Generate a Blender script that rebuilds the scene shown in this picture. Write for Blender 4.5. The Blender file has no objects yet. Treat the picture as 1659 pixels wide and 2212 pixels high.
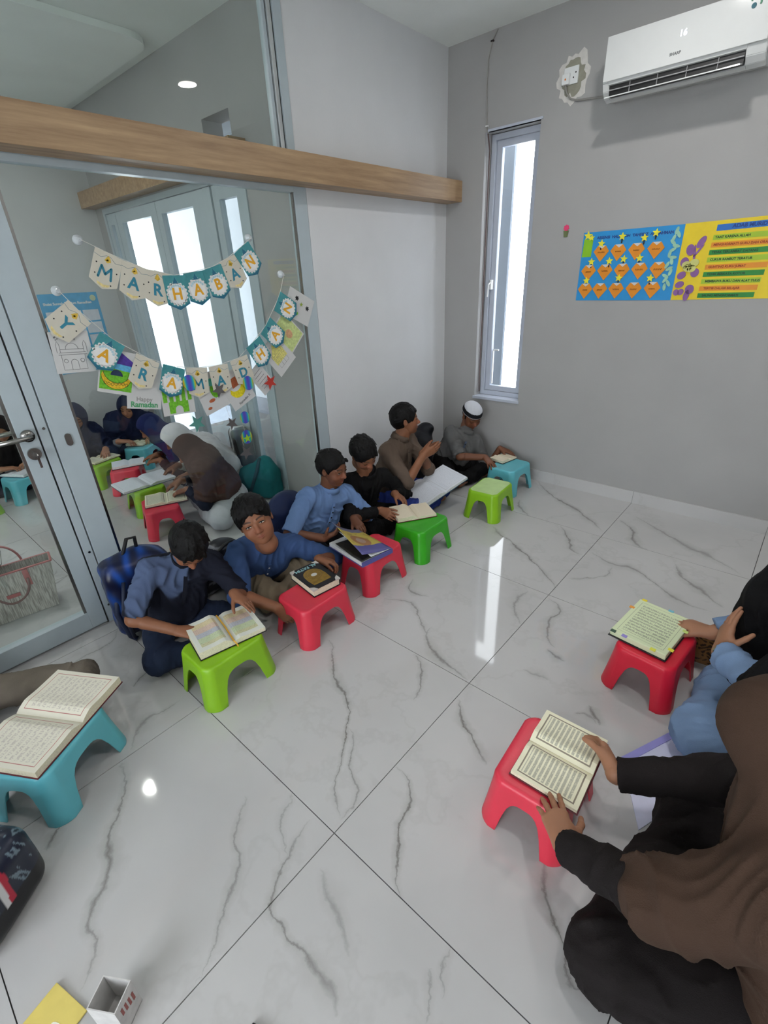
import bpy, bmesh, math, random
import numpy as np
import openvdb
from mathutils import Vector, Matrix, Euler
random.seed(7)
PI = math.pi
scene = bpy.context.scene
COL = scene.collection

# ------------------------------------------------------------------ camera
cam_d = bpy.data.cameras.new('camera')
cam = bpy.data.objects.new('camera', cam_d)
COL.objects.link(cam)
cam.location = (2.464, -3.5798, 1.5869)
cam.rotation_euler = (1.10907, 0.04148, 0.71763)
cam_d.sensor_fit = 'HORIZONTAL'
cam_d.sensor_width = 36.0
cam_d.lens = 36.0 * 1027.9 / 1659.0
cam_d.clip_start = 0.02
scene.camera = cam

# ------------------------------------------------------------------ world, light and exposure
world = bpy.data.worlds.new('sky')
scene.world = world
world.use_nodes = True
bgn = world.node_tree.nodes['Background']
bgn.inputs['Color'].default_value = (0.985, 0.985, 1.0, 1)
bgn.inputs['Strength'].default_value = 9.0
LAMP_W = 11.0          # watts of each ceiling downlight
scene.view_settings.view_transform = 'Standard'
scene.view_settings.look = 'None'
scene.view_settings.gamma = 1.0
scene.view_settings.use_curve_mapping = False
scene.view_settings.exposure = -0.08
try:
    scene.cycles.max_bounces = 8
    scene.cycles.diffuse_bounces = 4
    scene.cycles.transparent_max_bounces = 16
    scene.cycles.use_denoising = True
    scene.cycles.sample_clamp_indirect = 6.0
except Exception:
    pass

# ------------------------------------------------------------------ helpers
def lin(c):
    return tuple(((x/255.0)/12.92 if x <= 10 else (((x/255.0)+0.055)/1.055)**2.4) for x in c)

def V(*a):
    return np.array(a if len(a) > 1 else a[0], dtype=float)

def unit(v):
    v = np.array(v, dtype=float)
    return v/np.linalg.norm(v)

MATS = {}
def mat(name, rgb, rough=0.6, metal=0.0, var=0.06, scale=18.0, bump=0.0, bscale=None, sheen=0.0, spec=0.5, coat=0.0, trans=0.0):
    if name in MATS: return MATS[name]
    m = bpy.data.materials.new(name); m.use_nodes = True
    nt = m.node_tree; b = nt.nodes['Principled BSDF']
    b.inputs['Roughness'].default_value = rough
    b.inputs['Metallic'].default_value = metal
    b.inputs['Specular IOR Level'].default_value = spec
    b.inputs['Coat Weight'].default_value = coat
    b.inputs['Sheen Weight'].default_value = sheen
    tc = nt.nodes.new('ShaderNodeTexCoord')
    n = nt.nodes.new('ShaderNodeTexNoise'); n.inputs['Scale'].default_value = scale; n.inputs['Detail'].default_value = 4
    nt.links.new(tc.outputs['Object'], n.inputs['Vector'])
    r = nt.nodes.new('ShaderNodeValToRGB')
    c = lin(rgb)
    r.color_ramp.elements[0].position = 0.3; r.color_ramp.elements[1].position = 0.7
    r.color_ramp.elements[0].color = tuple(x*(1-var) for x in c)+(1,)
    r.color_ramp.elements[1].color = tuple(min(1, x*(1+var)) for x in c)+(1,)
    nt.links.new(n.outputs['Fac'], r.inputs['Fac'])
    nt.links.new(r.outputs['Color'], b.inputs['Base Color'])
    if bump:
        n2 = nt.nodes.new('ShaderNodeTexNoise'); n2.inputs['Scale'].default_value = bscale or scale*6; n2.inputs['Detail'].default_value = 3
        nt.links.new(tc.outputs['Object'], n2.inputs['Vector'])
        bp = nt.nodes.new('ShaderNodeBump'); bp.inputs['Strength'].default_value = bump; bp.inputs['Distance'].default_value = 0.01
        nt.links.new(n2.outputs['Fac'], bp.inputs['Height'])
        nt.links.new(bp.outputs['Normal'], b.inputs['Normal'])
    MATS[name] = m
    return m

def emit(name, rgb, strength):
    m = bpy.data.materials.new(name); m.use_nodes = True
    nt = m.node_tree; b = nt.nodes['Principled BSDF']
    b.inputs['Base Color'].default_value = lin(rgb)+(1,)
    b.inputs['Emission Color'].default_value = lin(rgb)+(1,)
    b.inputs['Emission Strength'].default_value = strength
    return m

def vcol_mat(name, rough=0.5, sheen=0.0, bump=0.0, bscale=300, spec=0.4):
    if name in MATS: return MATS[name]
    m = bpy.data.materials.new(name); m.use_nodes = True
    nt = m.node_tree; b = nt.nodes['Principled BSDF']
    a = nt.nodes.new('ShaderNodeAttribute'); a.attribute_name = 'Col'
    nt.links.new(a.outputs['Color'], b.inputs['Base Color'])
    b.inputs['Roughness'].default_value = rough
    b.inputs['Sheen Weight'].default_value = sheen
    b.inputs['Specular IOR Level'].default_value = spec
    if bump:
        tc = nt.nodes.new('ShaderNodeTexCoord')
        n2 = nt.nodes.new('ShaderNodeTexNoise'); n2.inputs['Scale'].default_value = bscale
        nt.links.new(tc.outputs['Object'], n2.inputs['Vector'])
        bp = nt.nodes.new('ShaderNodeBump'); bp.inputs['Strength'].default_value = bump; bp.inputs['Distance'].default_value = 0.003
        nt.links.new(n2.outputs['Fac'], bp.inputs['Height']); nt.links.new(bp.outputs['Normal'], b.inputs['Normal'])
    MATS[name] = m
    return m

def link(o, parent=None):
    COL.objects.link(o)
    if parent is not None: o.parent = parent
    return o

def tag(o, label=None, cat=None, group=None, kind=None):
    if label: o['label'] = label
    if cat: o['category'] = cat
    if group: o['group'] = group
    if kind: o['kind'] = kind
    return o

def empty(name, loc=(0, 0, 0), rz=0.0, label=None, cat=None, group=None, rot=None):
    o = bpy.data.objects.new(name, None); link(o)
    o.empty_display_size = 0.1
    o.location = loc
    o.rotation_euler = rot if rot is not None else (0, 0, rz)
    return tag(o, label, cat, group)

def obj(name, bm, m, parent=None, smooth=False, loc=None, rot=None, kind=None):
    me = bpy.data.meshes.new(name)
    bmesh.ops.recalc_face_normals(bm, faces=bm.faces)
    bm.to_mesh(me); bm.free()
    if smooth:
        me.polygons.foreach_set('use_smooth', [True]*len(me.polygons))
    ms = m if isinstance(m, (list, tuple)) else [m]
    for x in ms: me.materials.append(x)
    o = bpy.data.objects.new(name, me); link(o, parent)
    if loc is not None: o.location = loc
    if rot is not None: o.rotation_euler = rot
    if kind: o['kind'] = kind
    return o

def bx(bm, x0, x1, y0, y1, z0, z1, bevel=0.0, M=None, mi=0):
    vs = [bm.verts.new((x, y, z)) for x in (x0, x1) for y in (y0, y1) for z in (z0, z1)]
    idx = [(0,1,3,2),(4,6,7,5),(0,4,5,1),(2,3,7,6),(0,2,6,4),(1,5,7,3)]
    fs = [bm.faces.new([vs[i] for i in f]) for f in idx]
    for f in fs: f.material_index = mi
    if bevel > 0:
        es = list({e for f in fs for e in f.edges})
        g = bmesh.ops.bevel(bm, geom=es, offset=bevel, segments=2, affect='EDGES', profile=0.6)
        vs = list({v for f in g['faces'] for v in f.verts} | {v for v in vs if v.is_valid})
        for f in g['faces']: f.material_index = mi
    if M is not None:
        bmesh.ops.transform(bm, matrix=M, verts=[v for v in vs if v.is_valid])
    return vs

def box(name, x0, x1, y0, y1, z0, z1, m, parent=None, bevel=0.0, kind=None):
    bm = bmesh.new(); bx(bm, x0, x1, y0, y1, z0, z1, bevel)
    return obj(name, bm, m, parent, kind=kind)

def tube(bm, pts, r, n=8, mi=0, caps=True):
    pts = [Vector(p) for p in pts]
    rs = r if isinstance(r, (list, tuple)) else [r]*len(pts)
    rings = []; prev = None
    for i, p in enumerate(pts):
        t = (pts[min(i+1, len(pts)-1)]-pts[max(i-1, 0)])
        if t.length < 1e-9: t = Vector((0, 0, 1))
        t.normalize()
        a = prev if prev is not None else (Vector((0, 0, 1)) if abs(t.z) < 0.9 else Vector((1, 0, 0)))
        a = (a - t*a.dot(t))
        if a.length < 1e-6: a = t.orthogonal()
        a.normalize(); prev = a; b = t.cross(a)
        rings.append([bm.verts.new(p+(a*math.cos(2*PI*k/n)+b*math.sin(2*PI*k/n))*rs[i]) for k in range(n)])
    for i in range(len(rings)-1):
        for k in range(n):
            f = bm.faces.new((rings[i][k], rings[i][(k+1) % n], rings[i+1][(k+1) % n], rings[i+1][k])); f.material_index = mi
    if caps:
        for q in (rings[0][::-1], rings[-1]):
            f = bm.faces.new(q); f.material_index = mi
    return rings

def cyl(bm, c, r, h, axis='z', n=24, mi=0):
    c = Vector(c); d = {'x': Vector((1, 0, 0)), 'y': Vector((0, 1, 0)), 'z': Vector((0, 0, 1))}[axis] if isinstance(axis, str) else Vector(axis).normalized()
    tube(bm, [c-d*h/2, c+d*h/2], r, n, mi)

def prism(bm, pts2, z0, z1, M=None, mi=0):
    """polygon pts2 in XY extruded along Z"""
    a = [bm.verts.new((x, y, z0)) for x, y in pts2]; b = [bm.verts.new((x, y, z1)) for x, y in pts2]
    n = len(pts2); fs = [bm.faces.new(a[::-1]), bm.faces.new(b)]
    for i in range(n): fs.append(bm.faces.new((a[i], a[(i+1) % n], b[(i+1) % n], b[i])))
    for f in fs: f.material_index = mi
    if M is not None: bmesh.ops.transform(bm, matrix=M, verts=a+b)

def star_pts(r, r2=None, n=5, a0=PI/2):
    r2 = r2 or r*0.45
    return [((r if i % 2 == 0 else r2)*math.cos(a0+PI*i/n), (r if i % 2 == 0 else r2)*math.sin(a0+PI*i/n)) for i in range(2*n)]

def text_obj(name, s, size, m, parent, M, depth=0.0006, bold=0.0, align='CENTER'):
    cu = bpy.data.curves.new(name, 'FONT'); cu.body = s; cu.size = size; cu.extrude = depth; cu.offset = bold
    cu.align_x = align; cu.align_y = 'CENTER'; cu.resolution_u = 3
    tmp = bpy.data.objects.new('tmp', cu); COL.objects.link(tmp)
    dg = bpy.context.evaluated_depsgraph_get(); dg.update()
    me = bpy.data.meshes.new_from_object(tmp.evaluated_get(dg)); me.name = name
    bpy.data.objects.remove(tmp); bpy.data.curves.remove(cu)
    me.materials.clear(); me.materials.append(m)
    o = bpy.data.objects.new(name, me); link(o, parent); o.matrix_local = M
    return o

def basis(o, x, y, z):
    M = Matrix.Identity(4)
    for i, v in enumerate((x, y, z)):
        for j in range(3): M[j][i] = float(v[j])
    for j in range(3): M[j][3] = float(o[j])
    return M

# ------------------------------------------------------------------ materials of the room
def wall_paint(name, rgb):
    return mat(name, rgb, rough=0.75, var=0.03, scale=3.0, bump=0.05, bscale=90, spec=0.25)
M_WALL = wall_paint('grey wall paint', (216, 217, 219))  # lightened so the left wall carries the window glow in its colour
M_WALL_B = wall_paint('warm grey wall paint', (166, 165, 164))
M_CEIL = wall_paint('ceiling paint', (238, 242, 239))
M_FRAME = mat('powder coated aluminium', (178, 190, 196), rough=0.35, var=0.02, spec=0.5)
M_FRAME_B = mat('white window aluminium', (186, 192, 205), rough=0.35, var=0.02)
M_SEAL = mat('black rubber seal', (28, 30, 32), rough=0.7)
M_STEEL = mat('brushed steel', (150, 148, 145), rough=0.25, metal=1.0, var=0.05)
M_GROUT = mat('dark grout', (92, 92, 92), rough=0.9)
M_EXT = mat('white exterior render', (206, 210, 216), rough=0.9, var=0.02)
M_EXT_G = mat('pale grey exterior render', (120, 128, 136), rough=0.9, var=0.03)
M_EXT_D = mat('dark exterior plinth tile', (84, 88, 96), rough=0.5, var=0.25, scale=6)
M_EXT_F = mat('blue grey porch tile', (150, 158, 172), rough=0.35, var=0.06, scale=5)
M_WHITE_PL = mat('white plastic', (232, 234, 234), rough=0.3, var=0.01)
M_BLACK = mat('black plastic', (18, 18, 20), rough=0.45)

def wood_mat():
    m = bpy.data.materials.new('oak laminate'); m.use_nodes = True
    nt = m.node_tree; b = nt.nodes['Principled BSDF']; L = nt.links.new
    tc = nt.nodes.new('ShaderNodeTexCoord'); mp = nt.nodes.new('ShaderNodeMapping')
    mp.inputs['Scale'].default_value = (14, 0.9, 14); L(tc.outputs['Object'], mp.inputs['Vector'])
    n = nt.nodes.new('ShaderNodeTexNoise'); n.inputs['Scale'].default_value = 2.2; n.inputs['Detail'].default_value = 8; n.inputs['Roughness'].default_value = 0.65
    L(mp.outputs['Vector'], n.inputs['Vector'])
    r = nt.nodes.new('ShaderNodeValToRGB'); e = r.color_ramp.elements
    e[0].position = 0.3; e[0].color = lin((138, 108, 80))+(1,)
    e[1].position = 0.72; e[1].color = lin((186, 156, 120))+(1,)
    L(n.outputs['Fac'], r.inputs['Fac']); L(r.outputs['Color'], b.inputs['Base Color'])
    b.inputs['Roughness'].default_value = 0.42
    return m
M_WOOD = wood_mat()

def glass_mat(name, tint, refl=1.0):
    m = bpy.data.materials.new(name); m.use_nodes = True
    nt = m.node_tree; nt.nodes.remove(nt.nodes['Principled BSDF']); L = nt.links.new
    out = nt.nodes['Material Output']
    t = nt.nodes.new('ShaderNodeBsdfTransparent'); t.inputs['Color'].default_value = tint+(1,)
    g = nt.nodes.new('ShaderNodeBsdfGlossy'); g.inputs['Roughness'].default_value = 0.0; g.inputs['Color'].default_value = (1, 1, 1, 1)
    f = nt.nodes.new('ShaderNodeFresnel')
    gm = nt.nodes.new('ShaderNodeNewGeometry'); io = nt.nodes.new('ShaderNodeMath'); io.operation = 'MULTIPLY_ADD'     # same pane from both faces
    io.inputs[1].default_value = 1/1.45-1.45; io.inputs[2].default_value = 1.45; L(gm.outputs['Backfacing'], io.inputs[0]); L(io.outputs[0], f.inputs['IOR'])
    mx = nt.nodes.new('ShaderNodeMixShader')
    if refl != 1.0:
        k = nt.nodes.new('ShaderNodeMath'); k.operation = 'MULTIPLY'; k.inputs[1].default_value = refl
        L(f.outputs['Fac'], k.inputs[0]); L(k.outputs[0], mx.inputs['Fac'])
    else: L(f.outputs['Fac'], mx.inputs['Fac'])
    L(t.outputs[0], mx.inputs[1]); L(g.outputs[0], mx.inputs[2]); L(mx.outputs[0], out.inputs['Surface'])
    return m
M_GLASS = glass_mat('partition glass', (0.95, 0.98, 0.965))
M_PANE = glass_mat('window glass', (0.93, 0.96, 0.98))

# marble tiles: veins are part of the tile print, laid out in room coordinates
VEINS = [([(1.009, -2.444), (1.062, -2.459), (1.177, -2.564), (1.314, -2.628), (1.386, -2.67), (1.443, -2.727), (1.506, -2.822), (1.584, -2.923), (1.61, -2.959), (1.686, -3.013)], 0.006, 0.9),
    ([(1.443, -2.727), (1.518, -2.766), (1.548, -2.822), (1.583, -2.855), (1.671, -2.915), (1.686, -2.978), (1.687, -3.014)], 0.006, 0.6),
    ([(1.399, -2.251), (1.497, -2.322), (1.551, -2.401), (1.574, -2.475)], 0.007, 0.7),
    ([(1.348, -2.049), (1.402, -2.149), (1.516, -2.2), (1.603, -2.219), (1.687, -2.242)], 0.008, 0.7),
    ([(1.71, -2.343), (1.793, -2.434), (1.86, -2.458), (1.95, -2.535)], 0.006, 0.9),
    ([(1.699, -2.751), (1.788, -2.767), (1.83, -2.837), (1.85, -2.91), (1.889, -2.961), (1.944, -3.024), (1.979, -3.045)], 0.006, 0.9),
    ([(1.373, -3.16), (1.461, -3.258), (1.529, -3.294), (1.596, -3.368), (1.654, -3.44), (1.692, -3.532)], 0.005, 0.55),
    ([(1.495, -3.048), (1.55, -3.139), (1.611, -3.176), (1.648, -3.194)], 0.004, 0.4),
    ([(1.609, -3.071), (1.623, -3.139), (1.648, -3.194), (1.685, -3.276), (1.707, -3.302), (1.773, -3.313), (1.844, -3.31), (1.903, -3.307), (1.955, -3.308), (2.014, -3.342)], 0.011, 0.7),
    ([(1.737, -3.151), (1.803, -3.179), (1.88, -3.197), (1.959, -3.236)], 0.008, 0.4),
    ([(2.135, -3.045), (2.151, -3.093), (2.189, -3.148)], 0.004, 0.4),
    ([(2.129, -3.111), (2.182, -3.199)], 0.004, 0.4),
    ([(0.899, -3.379), (1.047, -3.436), (1.087, -3.465), (1.14, -3.521), (1.19, -3.545), (1.235, -3.551), (1.285, -3.592), (1.341, -3.654), (1.412, -3.663), (1.495, -3.725)], 0.007, 0.7),
    ([(0.798, -3.09), (0.794, -3.168), (0.782, -3.24), (0.831, -3.296), (0.873, -3.341)], 0.009, 0.5),
    ([(0.98, -3.583), (0.994, -3.618), (1.032, -3.671)], 0.005, 0.8),
    ([(0.09, -3.065), (0.171, -3.138), (0.183, -3.265), (0.192, -3.331)], 0.007, 0.5),
    ([(0.513, -3.092), (0.555, -3.187)], 0.004, 0.7),
    ([(0.971, -0.018), (1.106, -0.166), (1.283, -0.282), (1.433, -0.359), (1.583, -0.472), (1.685, -0.578)], 0.01, 0.7),
    ([(1.011, -0.44), (1.079, -0.551), (1.2, -0.65)], 0.01, 0.6),
    ([(1.43, -0.662), (1.539, -0.781), (1.597, -0.893), (1.696, -0.949)], 0.01, 0.7),
    ([(1.069, -0.931), (1.189, -1.013), (1.345, -1.098), (1.499, -1.198), (1.642, -1.298), (1.703, -1.413)], 0.01, 0.8),
    ([(1.72, -0.336), (1.827, -0.432), (1.884, -0.589), (1.979, -0.652)], 0.01, 0.7),
    ([(1.783, -0.22), (1.912, -0.303), (2.06, -0.389), (2.153, -0.458), (2.274, -0.496), (2.454, -0.619)], 0.011, 0.5),
    ([(1.714, -0.867), (1.851, -0.93), (1.969, -0.92), (2.136, -1.011), (2.246, -1.079), (2.4, -1.084)], 0.01, 0.6),
    ([(2.142, -0.707), (2.249, -0.875), (2.331, -0.925), (2.435, -1.014)], 0.011, 0.6),
    ([(1.716, -1.471), (1.798, -1.532), (1.792, -1.654), (1.85, -1.773), (1.898, -1.815)], 0.01, 0.7),
    ([(1.595, -1.475), (1.594, -1.628), (1.691, -1.756)], 0.01, 0.5),
    ([(1.867, -1.851), (1.962, -1.87)], 0.008, 0.7),
    ([(1.846, -2.028), (1.949, -2.02)], 0.006, 0.4),
    ([(2.139, -2.044), (2.173, -2.078), (2.207, -2.114)], 0.008, 0.8),
    ([(2.102, -2.121), (2.158, -2.098), (2.194, -2.116)], 0.006, 0.5),
    ([(2.233, -2.69), (2.32, -2.821), (2.374, -2.857), (2.4, -2.921), (2.433, -2.911), (2.478, -2.923)], 0.011, 0.8),
    ([(2.363, -2.805), (2.413, -2.839), (2.468, -2.863), (2.503, -2.919)], 0.008, 0.5),
    ([(1.023, -1.781), (1.089, -1.873), (1.21, -1.86)], 0.008, 0.6),
    ([(1.016, -2.027), (1.183, -1.974), (1.254, -2.021), (1.402, -2.149)], 0.007, 0.6),
    ([(1.727, -1.232), (1.861, -1.099), (1.874, -0.969)], 0.006, 0.5),
    ([(-0.588, -3.365), (-0.637, -3.237), (-0.701, -3.042), (-0.997, -2.918)], 0.009, 0.5),
    ([(-0.635, -3.177), (-0.823, -3.07)], 0.005, 0.6),
    ([(-1.264, -3.12), (-1.213, -3.266)], 0.008, 0.4)]
def tile_mat():
    m = bpy.data.materials.new('veined white porcelain'); m.use_nodes = True
    nt = m.node_tree; N = nt.nodes.new; L = nt.links.new; b = nt.nodes['Principled BSDF']
    geo = N('ShaderNodeNewGeometry')
    def noise(scale, detail, rough=0.55, dim='3D'):
        n = N('ShaderNodeTexNoise'); n.inputs['Scale'].default_value = scale; n.inputs['Detail'].default_value = detail; n.inputs['Roughness'].default_value = rough
        L(geo.outputs['Position'], n.inputs['Vector']); return n
    def mth(op, a, bb=None, c=None, clamp=False):
        n = N('ShaderNodeMath'); n.operation = op; n.use_clamp = clamp
        for i, x in enumerate((a, bb, c)):
            if x is None: continue
            if isinstance(x, (int, float)): n.inputs[i].default_value = x
            else: L(x, n.inputs[i])
        return n.outputs[0]
    w = noise(9.0, 5, 0.65)
    sub = N('ShaderNodeVectorMath'); sub.operation = 'SUBTRACT'; sub.inputs[1].default_value = (0.5, 0.5, 0.5); L(w.outputs['Color'], sub.inputs[0])
    sc = N('ShaderNodeVectorMath'); sc.operation = 'SCALE'; sc.inputs['Scale'].default_value = 0.07; L(sub.outputs[0], sc.inputs[0])
    ad = N('ShaderNodeVectorMath'); ad.operation = 'ADD'; L(geo.outputs['Position'], ad.inputs[0]); L(sc.outputs[0], ad.inputs[1])
    P = ad.outputs[0]
    wn = noise(5.0, 3).outputs['Fac']
    wm = mth('POWER', mth('MULTIPLY', wn, 2.0), 3.0)       # width modulation
    core = None; halo = None
    for pts, wid, dark in VEINS:
        a = Vector(pts[0]); e = Vector(pts[-1]); d = e-a; Ln = d.length; dx = d/Ln; nx = Vector((-dx.y, dx.x))
        ss = [((Vector(p)-a).dot(dx))/Ln for p in pts]; tt = [(Vector(p)-a).dot(nx) for p in pts]
        T = max(0.03, max(abs(t) for t in tt)*1.05)
        q = N('ShaderNodeVectorMath'); q.operation = 'DOT_PRODUCT'; q.inputs[1].default_value = (dx.x/Ln, dx.y/Ln, 0); L(P, q.inputs[0])
        s = mth('SUBTRACT', q.outputs['Value'], a.dot(dx)/Ln)
        q2 = N('ShaderNodeVectorMath'); q2.operation = 'DOT_PRODUCT'; q2.inputs[1].default_value = (nx.x, nx.y, 0); L(P, q2.inputs[0])
        fc = N('ShaderNodeFloatCurve'); cv = fc.mapping.curves[0]; fc.mapping.use_clip = False
        kp = sorted(zip(ss, tt)); clean = []
        for x, y in kp:
            if not clean or x-clean[-1][0] > 0.02: clean.append((min(max(x, 0), 1), 0.5+y/(2*T)))
        while len(cv.points) < len(clean): cv.points.new(0.5, 0.5)
        for pt, (x, y) in zip(cv.points, clean): pt.location = (x, y); pt.handle_type = 'AUTO_CLAMPED'
        fc.mapping.update()
        L(s, fc.inputs['Value'])
        f = mth('MULTIPLY_ADD', fc.outputs[0], 2*T, -T + a.dot(nx))
        dist = mth('ABSOLUTE', mth('SUBTRACT', q2.outputs['Value'], f))
        env = mth('MULTIPLY', mth('MULTIPLY', s, mth('SUBTRACT', 1.0, s)), 4.0)
        env = mth('POWER', mth('MAXIMUM', env, 0.0), 0.5)
        ww = mth('MULTIPLY_ADD', mth('MULTIPLY', env, wm), wid, 0.0002)
        c = mth('MULTIPLY', mth('SUBTRACT', 1.0, mth('DIVIDE', dist, ww), clamp=True), mth('MULTIPLY', env, dark))
        h = mth('MULTIPLY', mth('SUBTRACT', 1.0, mth('DIVIDE', dist, mth('MULTIPLY_ADD', ww, 3.5, 0.004)), clamp=True), mth('MULTIPLY', env, dark))
        core = c if core is None else mth('MAXIMUM', core, c)
        halo = h if halo is None else mth('MAXIMUM', halo, h)
    # faint cloudiness and fine generic veining beyond the traced ones
    cl = noise(1.6, 4, 0.6).outputs['Fac']
    cloud = N('ShaderNodeValToRGB'); L(cl, cloud.inputs['Fac'])
    cloud.color_ramp.elements[0].position = 0.35; cloud.color_ramp.elements[1].position = 0.7
    cloud.color_ramp.elements[0].color = lin((195, 194, 194))+(1,); cloud.color_ramp.elements[1].color = lin((187, 186, 186))+(1,)
    vn = noise(1.1, 6, 0.6).outputs['Fac']
    thin = mth('MULTIPLY', mth('SUBTRACT', 1.0, mth('MULTIPLY', mth('ABSOLUTE', mth('SUBTRACT', vn, 0.52)), 70.0), clamp=True), 0.10)
    mx1 = N('ShaderNodeMixRGB'); L(cloud.outputs['Color'], mx1.inputs[1]); mx1.inputs[2].default_value = lin((128, 125, 118))+(1,)
    L(mth('MAXIMUM', mth('MULTIPLY', halo, 0.45), thin), mx1.inputs[0])
    mx2 = N('ShaderNodeMixRGB'); L(mx1.outputs[0], mx2.inputs[1]); mx2.inputs[2].default_value = lin((78, 75, 68))+(1,)
    L(mth('MULTIPLY', core, 0.75), mx2.inputs[0])
    L(mx2.outputs[0], b.inputs['Base Color'])
    b.inputs['Roughness'].default_value = 0.05
    b.inputs['Specular IOR Level'].default_value = 0.5
    return m
M_TILE = tile_mat()

# ------------------------------------------------------------------ shell
H = 2.959; YD = -1.42           # ceiling height, plane of the next room's door wall
RX = 4.9; FY = -6.2             # far sides of the classroom
OX = -2.92                      # far side of the next room

floor = tag(box('floor', OX-0.2, RX+0.2, FY-0.1, 0.2, -0.12, -0.012, M_GROUT), kind='structure')
tb = bmesh.new(); bx(tb, -0.3985, 0.3985, -0.3985, 0.3985, -0.012, 0.0)
tile_me = bpy.data.meshes.new('floor_tile'); bmesh.ops.recalc_face_normals(tb, faces=tb.faces); tb.to_mesh(tile_me); tb.free(); tile_me.materials.append(M_TILE)
cut_me = {}
GX, GY = 0.0925, -0.647
def tile(x0, x1, y0, y1):
    w, h = round(x1-x0, 4), round(y1-y0, 4)
    if w < 0.02 or h < 0.02: return
    if (w, h) not in cut_me:
        t = bmesh.new(); bx(t, -w/2+0.0015, w/2-0.0015, -h/2+0.0015, h/2-0.0015, -0.012, 0.0)
        me = bpy.data.meshes.new('floor_tile'); bmesh.ops.recalc_face_normals(t, faces=t.faces); t.to_mesh(me); t.free(); me.materials.append(M_TILE)
        cut_me[(w, h)] = me
    o = bpy.data.objects.new('tile', cut_me[(w, h)]); link(o, floor); o.location = ((x0+x1)/2, (y0+y1)/2, 0)
ys = [0.0] + [GY-0.8*i for i in range(0, 8)]; ys[-1] = FY
xs = [0.0, GX] + [GX+0.804*i for i in range(1, 6)] + [RX]
for i in range(len(xs)-1):
    for j in range(len(ys)-1): tile(xs[i], xs[i+1], ys[j+1], ys[j])
ys2 = [YD] + [-2.247-0.8*i for i in range(0, 5)] + [FY]
xs2 = [0.0] + [-0.69-0.804*i for i in range(0, 3)] + [OX]
for i in range(len(xs2)-1):
    for j in range(len(ys2)-1): tile(xs2[i+1], xs2[i], ys2[j+1], ys2[j])

# ceiling of both rooms
bm = bmesh.new(); bx(bm, -0.15, RX+0.2, FY-0.2, 0.2, H, H+0.12); bx(bm, OX-0.2, -0.15, FY-0.2, YD+0.15, H, H+0.12)
ceiling = tag(obj('ceiling', bm, M_CEIL), kind='structure')
bm = bmesh.new()     # dropped gypsum tray with a rounded corner over the next room
pts = []
x1, y1, r = -1.14, -1.53, 0.16
pts += [(OX, FY), (x1, FY)]
pts += [(x1-r+r*math.cos(t), y1-r+r*math.sin(t)) for t in [PI/2*k/8 for k in range(9)]]
pts += [(OX, y1)]
prism(bm, pts, H-0.035, H-0.001)
tag(obj('trim_1', bm, wall_paint('tray paint', (246, 250, 247))), kind='structure')

# walls of the classroom
bm = bmesh.new()
wx0, wx1, wz0, wz1 = 0.318, 0.722, 0.628, 2.438
bx(bm, -0.15, wx0, 0.0, 0.17, 0, H); bx(bm, wx1, RX, 0.0, 0.17, 0, H)
bx(bm, wx0, wx1, 0.0, 0.17, 0, wz0); bx(bm, wx0, wx1, 0.0, 0.17, wz1, H)
tag(obj('wall_back', bm, M_WALL_B), kind='structure')
bm = bmesh.new(); bx(bm, -0.15, 0.0, -1.408, 0.0, 0, 2.14); bx(bm, -0.15, 0.0, -1.462, 0.0, 2.14, H)
tag(obj('wall_left', bm, M_WALL), kind='structure')
# right wall and front wall stand behind the camera; unseen glazed front openings sized for the daylight they let in
bm = bmesh.new(); bx(bm, RX, RX+0.15, FY, 0.17, 0, H)
tag(obj('wall_right', bm, M_WALL), kind='structure')
bm = bmesh.new()
gaps = [(-2.0, -1.4), (1.1, 3.2)]
bx(bm, OX-0.1, -2.0, FY-0.15, FY, 0, H); bx(bm, -1.4, 1.1, FY-0.15, FY, 0, H); bx(bm, 3.2, RX+0.15, FY-0.15, FY, 0, H)
for g0, g1 in gaps: bx(bm, g0, g1, FY-0.15, FY, 2.35, H)
tag(obj('wall_front', bm, M_WALL), kind='structure')
for k, (g0, g1) in enumerate(gaps):
    f = tag(empty('window_%d' % (4+k), (0, 0, 0)), kind='structure')
    for q in (g0, (g0+g1)/2-0.03, g1-0.06): box('window_frame', q, q+0.06, FY-0.1, FY-0.03, 0.0, 2.35, M_FRAME, f)
    box('pane', g0+0.06, g1-0.06, FY-0.07, FY-0.062, 0.0, 2.35, M_PANE, f)
tag(box('floor_bounce_slab', -6, 9, FY-7, FY-0.15, -0.1, -0.02, mat('pale bounce slab', (214, 212, 206), rough=0.8, var=0.05)), kind='structure')  # added pale slab, unseen, bounces daylight up to the ceiling
# skirting
bm = bmesh.new()
for i in range(6):
    a = 0.104+0.804*i-0.011; bx(bm, max(0.012, a-0.804)+0.001, min(a, RX)-0.001, -0.012, 0.0, 0.0, 0.09)
sk = tag(box('baseboard_back', 0.012, RX, -0.009, 0.0, 0.0, 0.088, M_GROUT), kind='structure')
bm.free()
for i in range(8):
    a = 1.70+0.402*(i-3)*2; x0 = max(0.012, a-0.804); x1 = min(a, RX)
    if x1-x0 > 0.02:
        o = box('skirting_tile', x0+0.001, x1-0.001, -0.013, -0.001, 0.0, 0.092, M_TILE, sk)
sk = tag(box('baseboard_left', 0.0, 0.009, -1.405, -0.012, 0.0, 0.088, M_GROUT), kind='structure')
for y0, y1 in ((-1.405, -0.648), (-0.646, -0.013)): box('skirting_tile', 0.001, 0.013, y0, y1, 0.0, 0.092, M_TILE, sk)

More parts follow.
